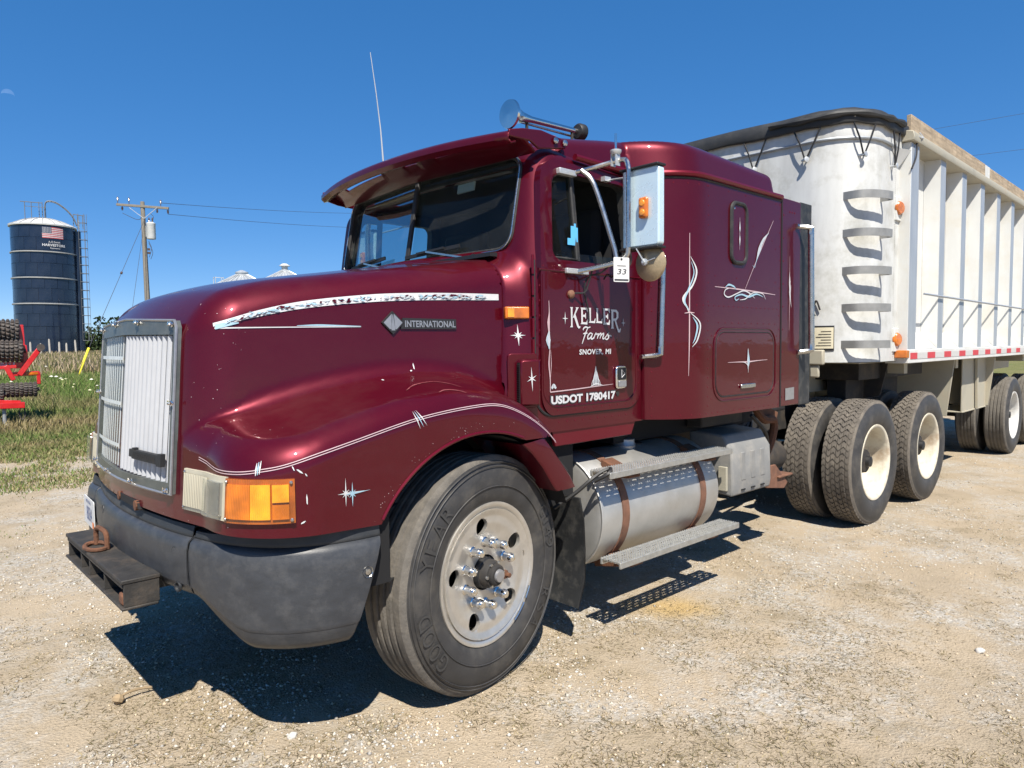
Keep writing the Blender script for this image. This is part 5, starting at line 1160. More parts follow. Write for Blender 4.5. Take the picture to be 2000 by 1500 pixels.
dstrip([(.530, 1.63), (.520, 1.60), (.532, 1.555)], [.003, .004, .003], 'decal_blue', off=.0046); dstrip([(.540, 1.56), (.533, 1.48), (.541, 1.40), (.541, 1.335)], [.004, .009, .006, .005], 'decal_pink')
dstrip([(.545, 1.55), (.549, 1.48), (.543, 1.41)], [.002, .004, .002], 'decal_pink', off=.0036)
dstrip([(.541, 1.3345), (.72, 1.340), (.90, 1.348), (1.045, 1.3535)], [.006, .006, .005, .002], 'decal_pink', off=.0036)
dstrip([(.550, 1.352), (.565, 1.366), (.583, 1.352)], [.012, .022, .010], 'decal_grey', off=.0042)
for dx, hh, ww in ((-.030, .045, .004), (-.018, .075, .008), (-.006, .105, .010), (.006, .105, .010), (.018, .075, .008), (.030, .045, .004)):
    dstrip([(.897 + dx * 1.2, 1.352), (.897 + dx, 1.352 + hh * .5), (.897 + dx * .45, 1.352 + hh)], [ww, ww, .0015], 'decal_grey' if abs(dx) < .02 else 'decal_white', off=.0040 + abs(dx) * .02)
dstrip([(.845, 1.346), (.872, 1.356), (.897, 1.362), (.925, 1.358), (.955, 1.35)], [.002, .005, .008, .005, .002], 'decal_white', off=.0050)
# ---- cowl side: marker lamp, air intake, star
def cab_pt(x, z, off=.003): x = np.asarray(x, float); z = np.asarray(z, float); return np.c_[x, ray_y(F_cabin, x, z, off=off), z]
c_ = cab_pt([.375], [1.737], 0)[0]; nrm = np.array([-.42, -.9, 0]); nrm /= np.linalg.norm(nrm); tx = np.array([nrm[1] * -1, nrm[0], 0]); tx = np.array([.9, -.42, 0]) / np.hypot(.9, .42)
m = MB(); m.prism(rr_poly(-.066, .060, -.030, .030, .006, 3), c_ - nrm * .01, tx, (0, 0, 1), .035); ml = m.build('marker_lamp', 'amber', truck, bevel=.006)
m = MB(); m.prism(rr_poly(-.056, -.022, -.022, .022, .003, 2), c_ + nrm * .0262, tx, (0, 0, 1), .004); m.build('bulb_cover', 'amber_bright', ml)
star(cab_pt, (.372, 1.625), [(0, .032), (PI / 2, .055), (PI, .032), (-PI / 2, .055)] + [(k * PI / 4, .022) for k in (1, 3, 5, 7)], .0045, 'decal_white', cabin)
iv = hub('air_intake', truck)
c_ = cab_pt([.385], [1.40], 0)[0]
m = MB(); m.prism(rr_poly(-.085, .075, -.14, .135, .02, 4), c_ + nrm * -.012, tx, (0, 0, 1), .018); m.build('intake_panel', 'paint', iv, bevel=.004)
m = MB(); m.prism([(-.035, -.125), (.072, -.125), (.072, .105), (-.02, .105), (-.035, .09)], c_ + nrm * -.006, tx, (0, 0, 1), .055); m.build('intake_scoop', 'paint', iv, bevel=.010)
m = MB(); o_ = c_ + tx * -.036 + nrm * .0
m.prism([(0, -.118), (.048, -.118), (.048, .09), (0, .09)], o_ - tx * .0005, nrm, (0, 0, 1), -.002); m.build('intake_screen', 'void_black', iv)
m = MB()
for z in np.linspace(-.11, .08, 18): m.bar(o_ + nrm * .0 + np.array([0, 0, z]) - tx * .003, o_ + nrm * .048 + np.array([0, 0, z]) - tx * .003, .002, .002)
tag(m.build('intake_mesh', 'chassis', iv), kind='stuff')
star(lambda x, z, o2: np.array([c_ + nrm * (.049 + o2) + tx * (a - .385) + np.array([0, 0, b_ - 1.40]) for a, b_ in zip(x, z)]), (.41, 1.41), [(PI / 2 + .05, .06), (-PI / 2 + .05, .065), (.6, .03), (PI - .6, .022), (-.5, .025), (PI + .5, .03)], .004, 'decal_white', iv)
# ---- roof visor
def vis_x(y): return .205 + .125 * (abs(y) / .93) ** 2.2
def vis_z(y): return 2.628 - .012 * (abs(y) / .93) ** 2 + .0
def vis_sec(y):
    x0 = vis_x(y); z0 = vis_z(y); xe = float(xws(y, 2.55)) - .032; xs_, zs_ = x0 + .118, z0 - .018
    return [(x0 + .048, z0 - .036), (x0 + .016, z0 - .046), (x0 - .002, z0 - .030), (x0 - .001, z0 - .008), (x0 + .014, z0 + .006), (x0 + .038, z0 + .009), (x0 + .055, z0 + .004), (xs_, zs_), (xs_ * .5 + xe * .5, zs_ * .5 + 2.552 * .5 + .004), (xe, 2.552)]
ysv = np.linspace(-.945, .945, 64); rows = [[(x, y, z) for x, z in vis_sec(y)] for y in ysv]; m = MB(); m.v = [p for r in rows for p in r]; k = len(rows[0])
SLOTS = ((-.86, -.34), (-.20, -.06), (.16, .68))
for j in range(len(rows) - 1):
    yc = (ysv[j] + ysv[j + 1]) / 2
    for i in range(k - 1):
        if i == 6 and any(a < yc < b_ for a, b_ in SLOTS): continue
        m.f.append((j * k + i, j * k + i + 1, (j + 1) * k + i + 1, (j + 1) * k + i)); m.m.append(0)
visor = m.build('sun_visor', 'paint', truck, smooth=50, solid=.012)
for s in (-1, 1):
    m = MB(); m.prism([(.335, 2.597), (.48, 2.600), (.54, 2.572), (.74, 2.606), (.745, 2.650), (.56, 2.670), (.43, 2.655), (.335, 2.632)] if s < 0 else [(.335, 2.580), (.45, 2.556), (.56, 2.548), (.74, 2.60), (.745, 2.650), (.56, 2.670), (.43, 2.655), (.335, 2.632)], (0, s * .945 - .012 * s * (s < 0) - .0, 0), (1, 0, 0), (0, 0, 1), .016); m.build('visor_end', 'paint', visor, bevel=.006)
    for x in (.655, .725): m = MB(); m.lathe([(.017, 0), (.015, .005), (.008, .008), (0, .009)], (x, s * .958, 2.632), (0, s, 0), 12); m.build('visor_bolt', 'steel_tube', visor)
# clearance lamps seen through the visor slots and on the roof
for (x, y, z, r) in ((.475, -.36, 2.668, 0), (.93, -.66, 2.745, .3)):
    m = MB(); m.lathe([(.045, -.05), (.050, -.02), (.046, .012), (.03, .026), (0, .03)], (0, 0, 0), (0, 0, 1), 18); m.v = [(a * 1.75, b_ * .75, c) for a, b_, c in m.v]; m.build('clearance_lamp', 'amber', truck, loc=(x, y, z), rot=(0, -.1, r))
# ---- roof cap over cab and sleeper
def rc_w(x): t = np.clip((x - 1.28) / .38, 0, 1); return .945 + .025 * np.clip((x - .7) / .5, 0, 1) + .250 * (1 - (1 - t) ** 2.2)
def F_rcap(x, y, z):
    t = np.clip((x - .60) / .85, 0, 1); t = t * t * (3 - 2 * t); a = np.abs(y)
    top = (z - (2.705 + .085 * t - .035 * np.clip((x - 1.7) / .9, 0, 1) - .035 * (a / 1.1) ** 2)) * .98; side = a - rc_w(x) + .022 + .22 * np.clip(z - 2.56, 0, .4)
    return ir(ir(ir(top, side * .98, .055), x - 2.565, .045), .70 - x, .06)
roof = field_obj('roof_cap', [F_rcap, lambda x, y, z: 2.548 - z + .02 * np.clip((1.3 - x) / .5, 0, 1)], (.44, -1.25, 2.50), (2.62, 1.25, 2.86), .019, ['paint', 'void_black'], [0, 1], truck)
# drip rail
for s in (-1, 1):
    pts = [(x, s * (float(rc_w(x)) + .008), 2.553 + .02 * min(1, max(0, (1.3 - x) / .5))) for x in np.linspace(.80, 2.57, 40)]
    MB().tube(pts, .018, 8).build('drip_rail', 'trim_paint', roof)
    MB().tube([(x, y - s * .004, z - .022) for x, y, z in pts if x > 1.3], .008, 6).build('rail_shadow', 'gasket', roof)  # black tube drawn in as the shadow line under the rail
# dents in clear coat of the roof: old caulk trail
P_, N_ = snap_to(F_rcap, catmull([(1.05, -.80, 2.75), (1.2, -.74, 2.77), (1.33, -.72, 2.785), (1.5, -.75, 2.79), (1.56, -.8, 2.785)], 8), .003); m = MB(); m.grid(ribbon(P_ + RNG.normal(0, .003, P_.shape) * (1, 1, 0), N_, .012)); m.build('sealant_trail', 'decal_pink', roof, smooth=0)
# ---- sleeper
def sl_w(x): t = np.clip((x - 1.30) / .36, 0, 1); return 1.0 + .225 * (1 - (1 - t) ** 2.2)
def F_sleep(x, y, z): return np.maximum((np.abs(y) - sl_w(x)) * .9, 1.318 - x)
sleeper = field_obj('sleeper', [F_sleep, lambda x, y, z: z - 2.552, lambda x, y, z: 1.133 - z, lambda x, y, z: x - 2.585], (1.28, -1.27, 1.09), (2.64, 1.27, 2.60), .026, ['paint', 'void_black'], [0, 0, 1, 0], truck)
tag(sleeper, 'riveted maroon sleeper box with pinstriping')
for s in (-1, 1):
    m = MB(); m.span((2.592, s * 1.225, 1.136), (2.865, s * 1.195, 2.556)); m.build('side_fairing', 'paint', truck, bevel=.006)
    m = MB(); m.span((2.866, s * 1.222, 1.130), (3.04, s * 1.205, 2.560)); m.build('fairing_rubber', 'flap', truck, bevel=.003)
    m = MB(); m.span((2.575, s * 1.2285, 1.136), (2.590, s * 1.20, 2.556)); m.build('fairing_seam', 'void_black', truck)
# luggage hatch, window and trims on the near side
YS = -1.225
def sl_pt(x, z, off=.003): x = np.asarray(x, float); z = np.asarray(z, float); return np.c_[x, -sl_w(x) - off, z]
m = MB(); m.prism(rr_poly(1.765, 2.478, 1.250, 1.640, .085, 6), (0, YS + .004, 0), (1, 0, 0), (0, 0, 1), .007); hatch = m.build('luggage_hatch', 'paint', sleeper, bevel=.004)
MB().tube([(x, YS - .0015, z) for x, z in rr_poly(1.735, 2.508, 1.222, 1.668, .11, 6)], .0045, 6, closed=True).build('hatch_bead', 'paint', sleeper)
MB().tube([(x, YS - .0002, z) for x, z in rr_poly(1.762, 2.481, 1.247, 1.643, .087, 6)], .004, 6, closed=True).build('hatch_seam', 'gasket', sleeper)
m = MB(); m.prism(rr_poly(2.04, 2.22, 1.288, 1.316, .012, 4), (0, YS - .004, 0), (1, 0, 0), (0, 0, 1), .014); m.build('hatch_handle', 'steel_tube', hatch, bevel=.004)
m = MB(); m.prism(rr_poly(1.935, 2.095, 2.085, 2.430, .045, 5), (0, YS + .012, 0), (1, 0, 0), (0, 0, 1), .018); sw = m.build('sleeper_window', 'paint', sleeper, bevel=.004)
MB().tube([(x, YS - .004, z) for x, z in rr_poly(1.925, 2.105, 2.075, 2.440, .052, 6)], .0135, 8, closed=True).build('window_gasket', 'gasket', sw)
m = MB(); m.lathe([(.007, 0), (.006, .004), (0, .005)], (1.955, YS - .006, 2.405), (0, -1, 0), 8); m.build('screw', 'chrome', sw)
# rivets
riv = MB()
def rivet(p, n, r=.0058):
    u, w, d = frame_from(n); p = np.array(p); riv.add([p + (u * math.cos(2 * PI * i / 6) + w * math.sin(2 * PI * i / 6)) * r for i in range(6)] + [p + d * r * .55], [(i, (i + 1) % 6, 6) for i in range(6)])
def rivline(x0, z0, x1, z1, step):
    n = max(1, int(math.hypot(x1 - x0, z1 - z0) / step))
    for i in range(n + 1):
        x = x0 + (x1 - x0) * i / n; z = z0 + (z1 - z0) * i / n; rivet((x, -float(sl_w(x)) - .0003, z), (-.3 if x < 1.6 else 0, -1, 0))
for a in ((1.345, 1.155, 2.55, 1.155, .062), (1.345, 1.20, 1.345, 2.4, .07), (1.675, 1.20, 1.675, 2.50, .055), (2.555, 1.2, 2.555, 2.5, .09), (1.40, 1.80, 2.53, 1.80, .055), (1.79, 1.70, 2.50, 1.70, .075), (1.715, 1.24, 1.715, 1.62, .06), (2.525, 1.24, 2.525, 1.62, .06), (1.80, 1.615, 2.44, 1.615, .08), (1.80, 1.275, 2.44, 1.275, .085), (1.9, 2.5, 2.5, 2.5, .2), (2.15, 2.2, 2.5, 2.2, .12), (1.75, 1.98, 2.5, 1.98, .19), (2.2, 2.32, 2.45, 2.25, .12), (1.36, 2.5, 1.66, 2.5, .06)): rivline(*a)
for x, z0, z1, st_ in ((2.612, 1.2, 2.5, .155),):
    for z in np.arange(z0, z1, st_): rivet((x, YS - .0003, z), (0, -1, 0), .008)
for x in (2.70, 2.735, 2.77): rivet((x, YS - .0003, 2.47), (0, -1, 0), .009)
tag(riv.build('rivets', 'trim_paint', sleeper, smooth=60), kind='stuff')
riv = MB()
for (x, z) in [(x, 1.172) for x in np.arange(.62, 1.27, .062)] + [(1.325, z) for z in np.arange(1.42, 1.95, .09)]:
    rivet((x, float(-cab_side(x, z)) - .0004, z), (0, -1, 0))
for x in np.arange(.60, 1.25, .07): rivet((x, float(ydL(x, 1.237, .0003)), 1.237), (0, -1, 0))
for z in np.arange(1.35, 1.95, .075): rivet((1.278, float(ydL(1.278, z, .0003)), z), (0, -1, 0), .005); rivet((.476, float(ydL(.476, z, .0003)), z), (0, -1, 0), .005)
for x in np.arange(.5, 1.28, .10): rivet((x, float(ydL(x, 1.975, .0003)), 1.975), (0, -1, 0), .005)
tag(riv.build('rivets', 'trim_paint', cabin, smooth=60), kind='stuff')
# sleeper pinstriping
def sstrip(pts, w, matn, off=.0032, n=7, parent=None, name='pinstripe', surf=sl_pt):
    c = np.array(catmull(pts, n)); P_ = surf(c[:, 0], c[:, 1], off); T_ = np.gradient(P_, axis=0); N_ = np.tile([-.0, -1.0, 0], (len(P_), 1)); e = .002
    dx = (sl_w(c[:, 0] + e) - sl_w(c[:, 0] - e)) / (2 * e) if surf is sl_pt else 0 * c[:, 0]; N_ = np.c_[-dx, -np.ones(len(P_)), 0 * dx]
    m = MB(); m.grid(ribbon(P_, N_, np.interp(np.linspace(0, 1, len(P_)), np.linspace(0, 1, len(w)), w))); return m.build(name, matn, parent or sleeper, smooth=0)
xs = 1.518
sstrip([(xs, 2.215), (xs, 1.9), (xs, 1.6), (xs - .004, 1.385)], [.003, .007, .007, .002], 'decal_pink')
sstrip([(xs + .005, 2.08), (xs + .045, 2.0), (xs + .022, 1.92), (xs - .035, 1.84), (xs - .012, 1.78), (xs - .005, 1.755)], [.002, .012, .010, .016, .008, .002], 'decal_white', .0042)
sstrip([(xs + .01, 2.05), (xs + .026, 1.98), (xs - .012, 1.88), (xs - .03, 1.82), (xs, 1.765)], [.002, .007, .009, .010, .002], 'decal_blue', .0050)
sstrip([(xs + .005, 1.755), (xs + .075, 1.69), (xs + .055, 1.60), (xs + .018, 1.555)], [.003, .010, .010, .002], 'decal_white', .0042)
sstrip([(xs + .02, 1.73), (xs + .052, 1.68), (xs + .038, 1.61), (xs + .02, 1.575)], [.002, .014, .010, .002], 'decal_blue', .0050)
sstrip([(xs - .03, 1.752), (xs, 1.756), (xs + .03, 1.754)], [.003, .007, .003], 'decal_pink', .0056)
sstrip([(1.742, 1.915), (2.0, 1.912), (2.25, 1.905), (2.495, 1.896)], [.003, .008, .008, .003], 'decal_pink')
sstrip([(2.10, 1.918), (2.22, 2.08), (2.34, 2.235), (2.46, 2.385)], [.003, .005, .006, .003], 'decal_pink')
sstrip([(2.235, 2.10), (2.275, 2.18), (2.325, 2.245), (2.40, 2.30)], [.004, .030, .022, .002], 'decal_grey', .0040)
sstrip([(2.19, 2.07), (2.215, 2.062), (2.235, 2.10), (2.30, 2.19)], [.003, .004, .004, .002], 'decal_blue', .0046)
sstrip([(1.90, 1.912), (1.86, 1.90), (1.85, 1.872), (1.90, 1.858), (2.0, 1.885), (2.08, 1.905), (2.16, 1.89), (2.22, 1.862)], [.004, .007, .008, .008, .007, .008, .008, .002], 'decal_white', .0042)
sstrip([(1.86, 1.918), (1.90, 1.934), (1.96, 1.925), (1.985, 1.908)], [.003, .012, .010, .002], 'decal_blue', .0050)
sstrip([(2.02, 1.852), (1.985, 1.842), (1.975, 1.862), (2.05, 1.88), (2.14, 1.87), (2.24, 1.89), (2.33, 1.875)], [.004, .007, .008, .009, .014, .010, .002], 'decal_blue', .0054)
sstrip([(2.03, 1.845), (2.10, 1.855), (2.16, 1.885), (2.22, 1.9), (2.32, 1.895), (2.36, 1.86)], [.003, .007, .007, .006, .005, .002], 'decal_white', .0060)
hp = lambda x, z, o_=.003: np.c_[np.asarray(x, float), 0 * np.asarray(x, float) + YS - .0035 - o_, np.asarray(z, float)]
wp = lambda x, z, o_=.003: np.c_[np.asarray(x, float), 0 * np.asarray(x, float) + YS - .0065 - o_, np.asarray(z, float)]
sstrip([(1.89, 1.456), (2.02, 1.456), (2.14, 1.455), (2.26, 1.460), (2.39, 1.463)], [.002, .005, .009, .005, .002], 'decal_pink', .0030, parent=hatch, surf=hp)
sstrip([(2.135, 1.41), (2.14, 1.46), (2.135, 1.54)], [.004, .034, .003], 'decal_grey', .0036, parent=hatch, surf=hp)
sstrip([(2.140, 1.42), (2.146, 1.47), (2.138, 1.525)], [.002, .014, .002], 'decal_blue', .0044, parent=hatch, surf=hp)
sstrip([(2.137, 1.385), (2.137, 1.43)], [.002, .006], 'decal_white', .0050, parent=hatch, surf=hp); sstrip([(2.06, 1.456), (2.11, 1.445), (2.137, 1.42)], [.002, .005, .002], 'decal_white', .0056, parent=hatch, surf=hp)
sstrip([(2.017, 2.155), (2.017, 2.255), (2.017, 2.355)], [.002, .004, .002], 'decal_pink', .0030, parent=sw, surf=wp)
for sg in (-1, 1): sstrip([(2.017, 2.255 + sg * .01), (2.017, 2.255 + sg * .035), (2.017, 2.255 + sg * .075)], [.003, .014, .002], 'decal_white', .0038, parent=sw, surf=wp)
fp = lambda x, z, o_=.003: np.c_[np.asarray(x, float), 0 * np.asarray(x, float) + YS - o_, np.asarray(z, float)]
sstrip([(2.700, 2.17), (2.702, 1.9), (2.700, 1.66)], [.002, .006, .002], 'decal_pink', .0030, surf=fp)
for k in range(4): sstrip([(2.698 + .006 * k, 2.06 - .03 * k), (2.696 + .012 * (k % 2), 1.98 - .03 * k), (2.706 + .006 * k, 1.88 - .02 * k)], [.002, .010, .002], 'decal_white', .0036 + .0006 * k, surf=fp)
m = MB(); m.add([(2.655, YS - .003, 1.175), (2.785, YS - .003, 1.178), (2.785, YS - .003, 1.262), (2.655, YS - .003, 1.258)], [(0, 1, 2, 3)]); m.build('data_label', 'badge_grey', sleeper, smooth=0)
# grab handles
def grab(x0, z0, x1, z1, y, yo, r, name='grab_handle', rc=.05):
    g = hub(name, truck)
    MB().rod((x0, yo, z0), (x1, yo, z1), r, 14).build('grip', 'steel_tube', g)
    for (x, z, s) in ((x0, z0, 1), (x1, z1, -1)):
        m = MB(); m.tube([(x, yo, z - s * .03), (x, yo, z + s * .012), (x - .015, yo + .02, z + s * .022), (x - .05, y - .012, z + s * .028), (x - .08, y - .006, z + s * .03)], [r * 1.12, r * 1.12, r * .9, r * .8, r * .8], 8); m.build('bracket', 'steel_tube', g)
grab(2.86, 2.355, 2.89, 1.535, YS, YS - .075, .021)
grab(1.375, 2.06, 1.352, 1.53, -1.03, -1.115, .018)
# ------------------------------------------------------------------ cab interior
it = hub('cab_interior', truck)
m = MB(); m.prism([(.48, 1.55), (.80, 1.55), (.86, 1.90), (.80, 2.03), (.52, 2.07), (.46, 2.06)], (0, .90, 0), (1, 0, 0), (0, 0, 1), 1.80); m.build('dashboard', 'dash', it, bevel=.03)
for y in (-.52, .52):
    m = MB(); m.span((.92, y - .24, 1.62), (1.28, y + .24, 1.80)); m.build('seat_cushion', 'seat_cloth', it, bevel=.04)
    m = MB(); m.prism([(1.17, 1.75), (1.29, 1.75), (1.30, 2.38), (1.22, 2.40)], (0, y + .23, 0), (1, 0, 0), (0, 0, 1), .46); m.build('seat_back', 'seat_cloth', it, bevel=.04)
w = []; c = np.array([.88, -.52, 2.02]); d = np.array([-.45, 0, .9]); u_, v_, d_ = frame_from(d)
MB().tube([c + (u_ * math.cos(a) + v_ * math.sin(a)) * .23 for a in np.linspace(0, 2 * PI, 37)[:-1]], .015, 8, closed=True).build('steering_wheel', 'black', it)
m = MB(); m.rod(c - d_ * .35, c, .035, 10)
for a in (.3, 2.4, 4.5): m.rod(c, c + (u_ * math.cos(a) + v_ * math.sin(a)) * .23, .012, 6)
m.build('steering_column', 'black', it)
m = MB(); m.add([(.79, -.985, 2.10), (.71, -.985, 2.10), (.71, -.985, 2.135), (.735, -.985, 2.135), (.735, -.985, 2.20), (.76, -.985, 2.20), (.76, -.985, 2.215), (.775, -.985, 2.215), (.775, -.985, 2.195), (.79, -.985, 2.195)][::-1], [tuple(range(10))]); m.build('window_sticker', 'blue_tag', it, smooth=0)
m = MB(); m.prism([(0, 0), (.15, 0), (.15, .05), (0, .05)], (.56, -.40, 2.46), (0, 1, 0), (.2, 0, 1), .01); m.build('roof_card', 'paper', it)
# ------------------------------------------------------------------ wheels
def tyre_prof(r, w, flange, ribs):
    """(radius, offset) section from the outer bead round to the inner bead; offset + = outboard"""
    h = w / 2
    out = [(flange - .012, h * .72), (flange + .012, h * .86), (flange + .045, h * .97), (flange + (r - flange) * .42, h * 1.0), (flange + (r - flange) * .68, h * .985), (r - .055, h * .93), (r - .026, h * .86), (r - .008, h * .81), (r, h * .74)]
    inn = [(a, -b_) for a, b_ in out[::-1]]; mid = []
    if ribs:
        k = 4; lw = h * 1.44 / (k + 1)
        for i in range(k):
            g = h * .72 - lw * (i + 1); mid += [(r, g + .010), (r - .010, g + .006), (r - .010, g - .006), (r, g - .010)]
    return out, mid, inn
def make_tyre(name, r, w, flange, ribs, parent, mi_side, mi_tread, n=72):
    o_, mid, inn = tyre_prof(r, w, flange, ribs); prof = o_ + mid + inn; m = MB(); m.lathe([(a, b_) for a, b_ in prof], (0, 0, 0), (0, -1, 0), n, cap=False)
    k = len(prof); t0, t1 = len(o_) - 3, len(o_) + len(mid) + 2
    for j in range(k - 1):
        for i in range(n): m.m[j * n + i] = 1 if t0 <= j < t1 else 0
    for j in (1, 3, 4):   # moulded circles on the wall
        pass
    m.f = [tuple(reversed(f)) for f in m.f]
    return m.build(name, [mi_side, mi_tread], parent, smooth=32)
RT = .545
def ring_text(s, ra, a_mid, size, spread, name, parent, y, bold=.0, flip=False):
    """raised lettering round a sidewall, tops outward, read clockwise from outside"""
    n = len(s); hgt = size
    for i, ch in enumerate(s):
        if ch == ' ': continue
        vs, fs = text_fit(ch, size * (.35 if ch in 'I1' else .80), hgt, bold); m = MB(); a = a_mid - spread * (i - (n - 1) / 2)
        wd = vs[:, 0].max()
        V = []
        for u, v in vs:
            aa = a - (u - wd / 2) / ra; q = ra + v - hgt / 2; V.append((q * math.cos(aa), y, q * math.sin(aa)))
        m.add(V, fs); m.build(name, 'letter_rubber', parent, smooth=0)
# ---- steer wheel
def steer_wheel(s, loc, ang):
    wh = hub('wheel', truck, loc, (0, 0, ang + (PI if s > 0 else 0)))
    make_tyre('tyre', RT, .285, .318, True, wh, 'tyre_side', 'tyre_worn')
    for rr in (.405, .495, .512): MB().lathe([(rr - .003, -.0), (rr, .003), (rr + .003, 0)], (0, -(.1445 if rr < .45 else .1405 - (rr - .49) * .35), 0), (0, -1, 0), 72, cap=False).build('wall_ring', 'tyre_side', wh)
    if s < 0:
        ring_text('GOOD', .448, math.radians(206), .074, .172, 'tyre_lettering', wh, -.1462); ring_text('YEAR', .448, math.radians(146), .074, .172, 'tyre_lettering', wh, -.1462)
        ring_text('G149', .448, math.radians(18), .060, .135, 'tyre_lettering', wh, -.1462); ring_text('RSA', .448, math.radians(-36), .060, .170, 'tyre_lettering', wh, -.1462)
    # rim flange and disc with five hand holes; outboard is -y
    m = MB(); m.lathe([(.255, -.10), (.290, -.10), (.292, .10), (.300, .118), (.316, .128), (.328, .128), (.330, .120), (.322, .112)], (0, 0, 0), (0, -1, 0), 72, cap=False); m.f = [tuple(reversed(f)) for f in m.f]; m.build('rim', 'wheel_alloy', wh, smooth=40)
    def prof(r): return -(.082 + .022 * np.clip((r - .15) / .08, 0, 1) + .012 * np.clip((r - .265) / .03, 0, 1))
    def Fd(x, y, z): r = np.hypot(x, z); return (np.abs(y - prof(r)) - .010) * .9
    def Fo(x, y, z): return np.hypot(x, z) - .298
    def Fc(x, y, z): return .082 - np.hypot(x, z)
    def Fh(x, y, z):
        d = np.full(np.shape(x), 9.0)
        for k in range(5):
            a = math.radians(100 + 72 * k); d = np.minimum(d, np.hypot(x - .226 * math.cos(a), z - .226 * math.sin(a)))
        return .039 - d
    disc = field_obj('wheel_disc', [Fd, Fo, Fc, Fh], (-.31, -.15, -.31), (.31, 0.0, .31), .0085, ['wheel_alloy'], [0, 0, 0, 0], wh, smooth=35)
    MB().lathe([(.0, .0), (.27, .0)], (0, -.03, 0), (0, -1, 0), 32).build('brake_drum', 'void_black', wh)
    for k in range(10):
        a = 2 * PI * (k + .5) / 10; p = (.143 * math.cos(a), -.088, .143 * math.sin(a)); rusty = (k == 9 and s < 0); m = MB()
        if rusty: m.lathe([(.021, 0), (.021, .022), (.012, .024), (.012, .045), (0, .046)], p, (0, -1, 0), 6)
        else: m.lathe([(.024, 0), (.024, .010), (.019, .014), (.0185, .034), (.022, .042), (.022, .056), (.016, .066), (0, .070)], p, (0, -1, 0), 14)
        m.build('lug_nut', 'rust' if rusty else 'chrome', wh)
    MB().lathe([(.080, -.06), (.078, .05), (.070, .09), (.062, .095)], (0, -.02, 0), (0, -1, 0), 28, cap=False).build('hub_bore', 'black', wh)
    m = MB(); m.lathe([(.066, .05), (.064, .12), (.056, .132), (.050, .134), (.048, .150), (.040, .156), (.0, .157)], (0, -.02, 0), (0, -1, 0), 28); m.build('hub_cap', 'chassis', wh)
    m = MB(); m.lathe([(.030, .0), (.028, .012), (.018, .014), (0, .012)], (0, -.176, 0), (0, -1, 0), 20); m.build('oil_cap', 'badge_grey', wh)
    m = MB()
    for k in range(6): a = 2 * PI * k / 6; m.lathe([(.008, 0), (.008, .012), (0, .013)], (.055 * math.cos(a), -.150, .055 * math.sin(a)), (0, -1, 0), 6)
    tag(m.build('cap_bolts', 'steel_tube', wh), kind='stuff')
    MB().tube([(.27 * math.cos(a), -.112, .27 * math.sin(a)) for a in (math.radians(10), math.radians(4))], .006, 6).build('valve_stem', 'steel_tube', wh)
    # balance weights clipped on the rim edge
    for a0, a1 in ((-58, -40), (-36, -25)):
        MB().tube([(.318 * math.cos(math.radians(a)), -.131, .318 * math.sin(math.radians(a))) for a in np.linspace(a0, a1, 6)], .006, 6).build('balance_weight', 'lamp_silver', wh)
    return wh
steer_wheel(-1, (0.02, -.985, RT - .015), .156); steer_wheel(1, (0.02, .985, RT - .015), .156)
# ---- dual wheels
def tread_mesh(r, w, name='tread'):
    m = MB(); rows = 6; n = 64; rw = w * .80 / rows
    for k in range(rows):
        y0 = -w * .40 + k * rw
        for i in range(n):
            a = 2 * PI * (i + .5 * (k % 2) + RNG.normal(0, .02)) / n; da = 2 * PI / n * .80; sk = .22 * (1 if k % 2 else -1) * 2 * PI / n; r1 = r + .012 - (.005 if k in (0, rows - 1) else 0); r0 = r - .004
            ya, yb = y0 + rw * .06, y0 + rw * .94; V = []
            for rr in (r0, r1):
                sh = .94 if rr == r1 else 1.0
                for yy, a_ in ((ya, a - da / 2 + sk), (ya, a + da / 2 + sk), ((ya + yb) / 2, a + da / 2 - sk * .6), (yb, a + da / 2 + sk), (yb, a - da / 2 + sk), ((ya + yb) / 2, a - da / 2 - sk * .6)):
                    V.append((rr * math.cos(a + (a_ - a) * sh), (ya + yb) / 2 + (yy - (ya + yb) / 2) * sh, rr * math.sin(a + (a_ - a) * sh)))
            m.add(V, [(0, 6, 7, 1), (1, 7, 8, 2), (2, 8, 9, 3), (3, 9, 10, 4), (4, 10, 11, 5), (5, 11, 6, 0), (6, 11, 10, 9, 8, 7)])
    return m.mesh(name, ['tread_drive'], 30)
TREAD = tread_mesh(RT - .012, .285)
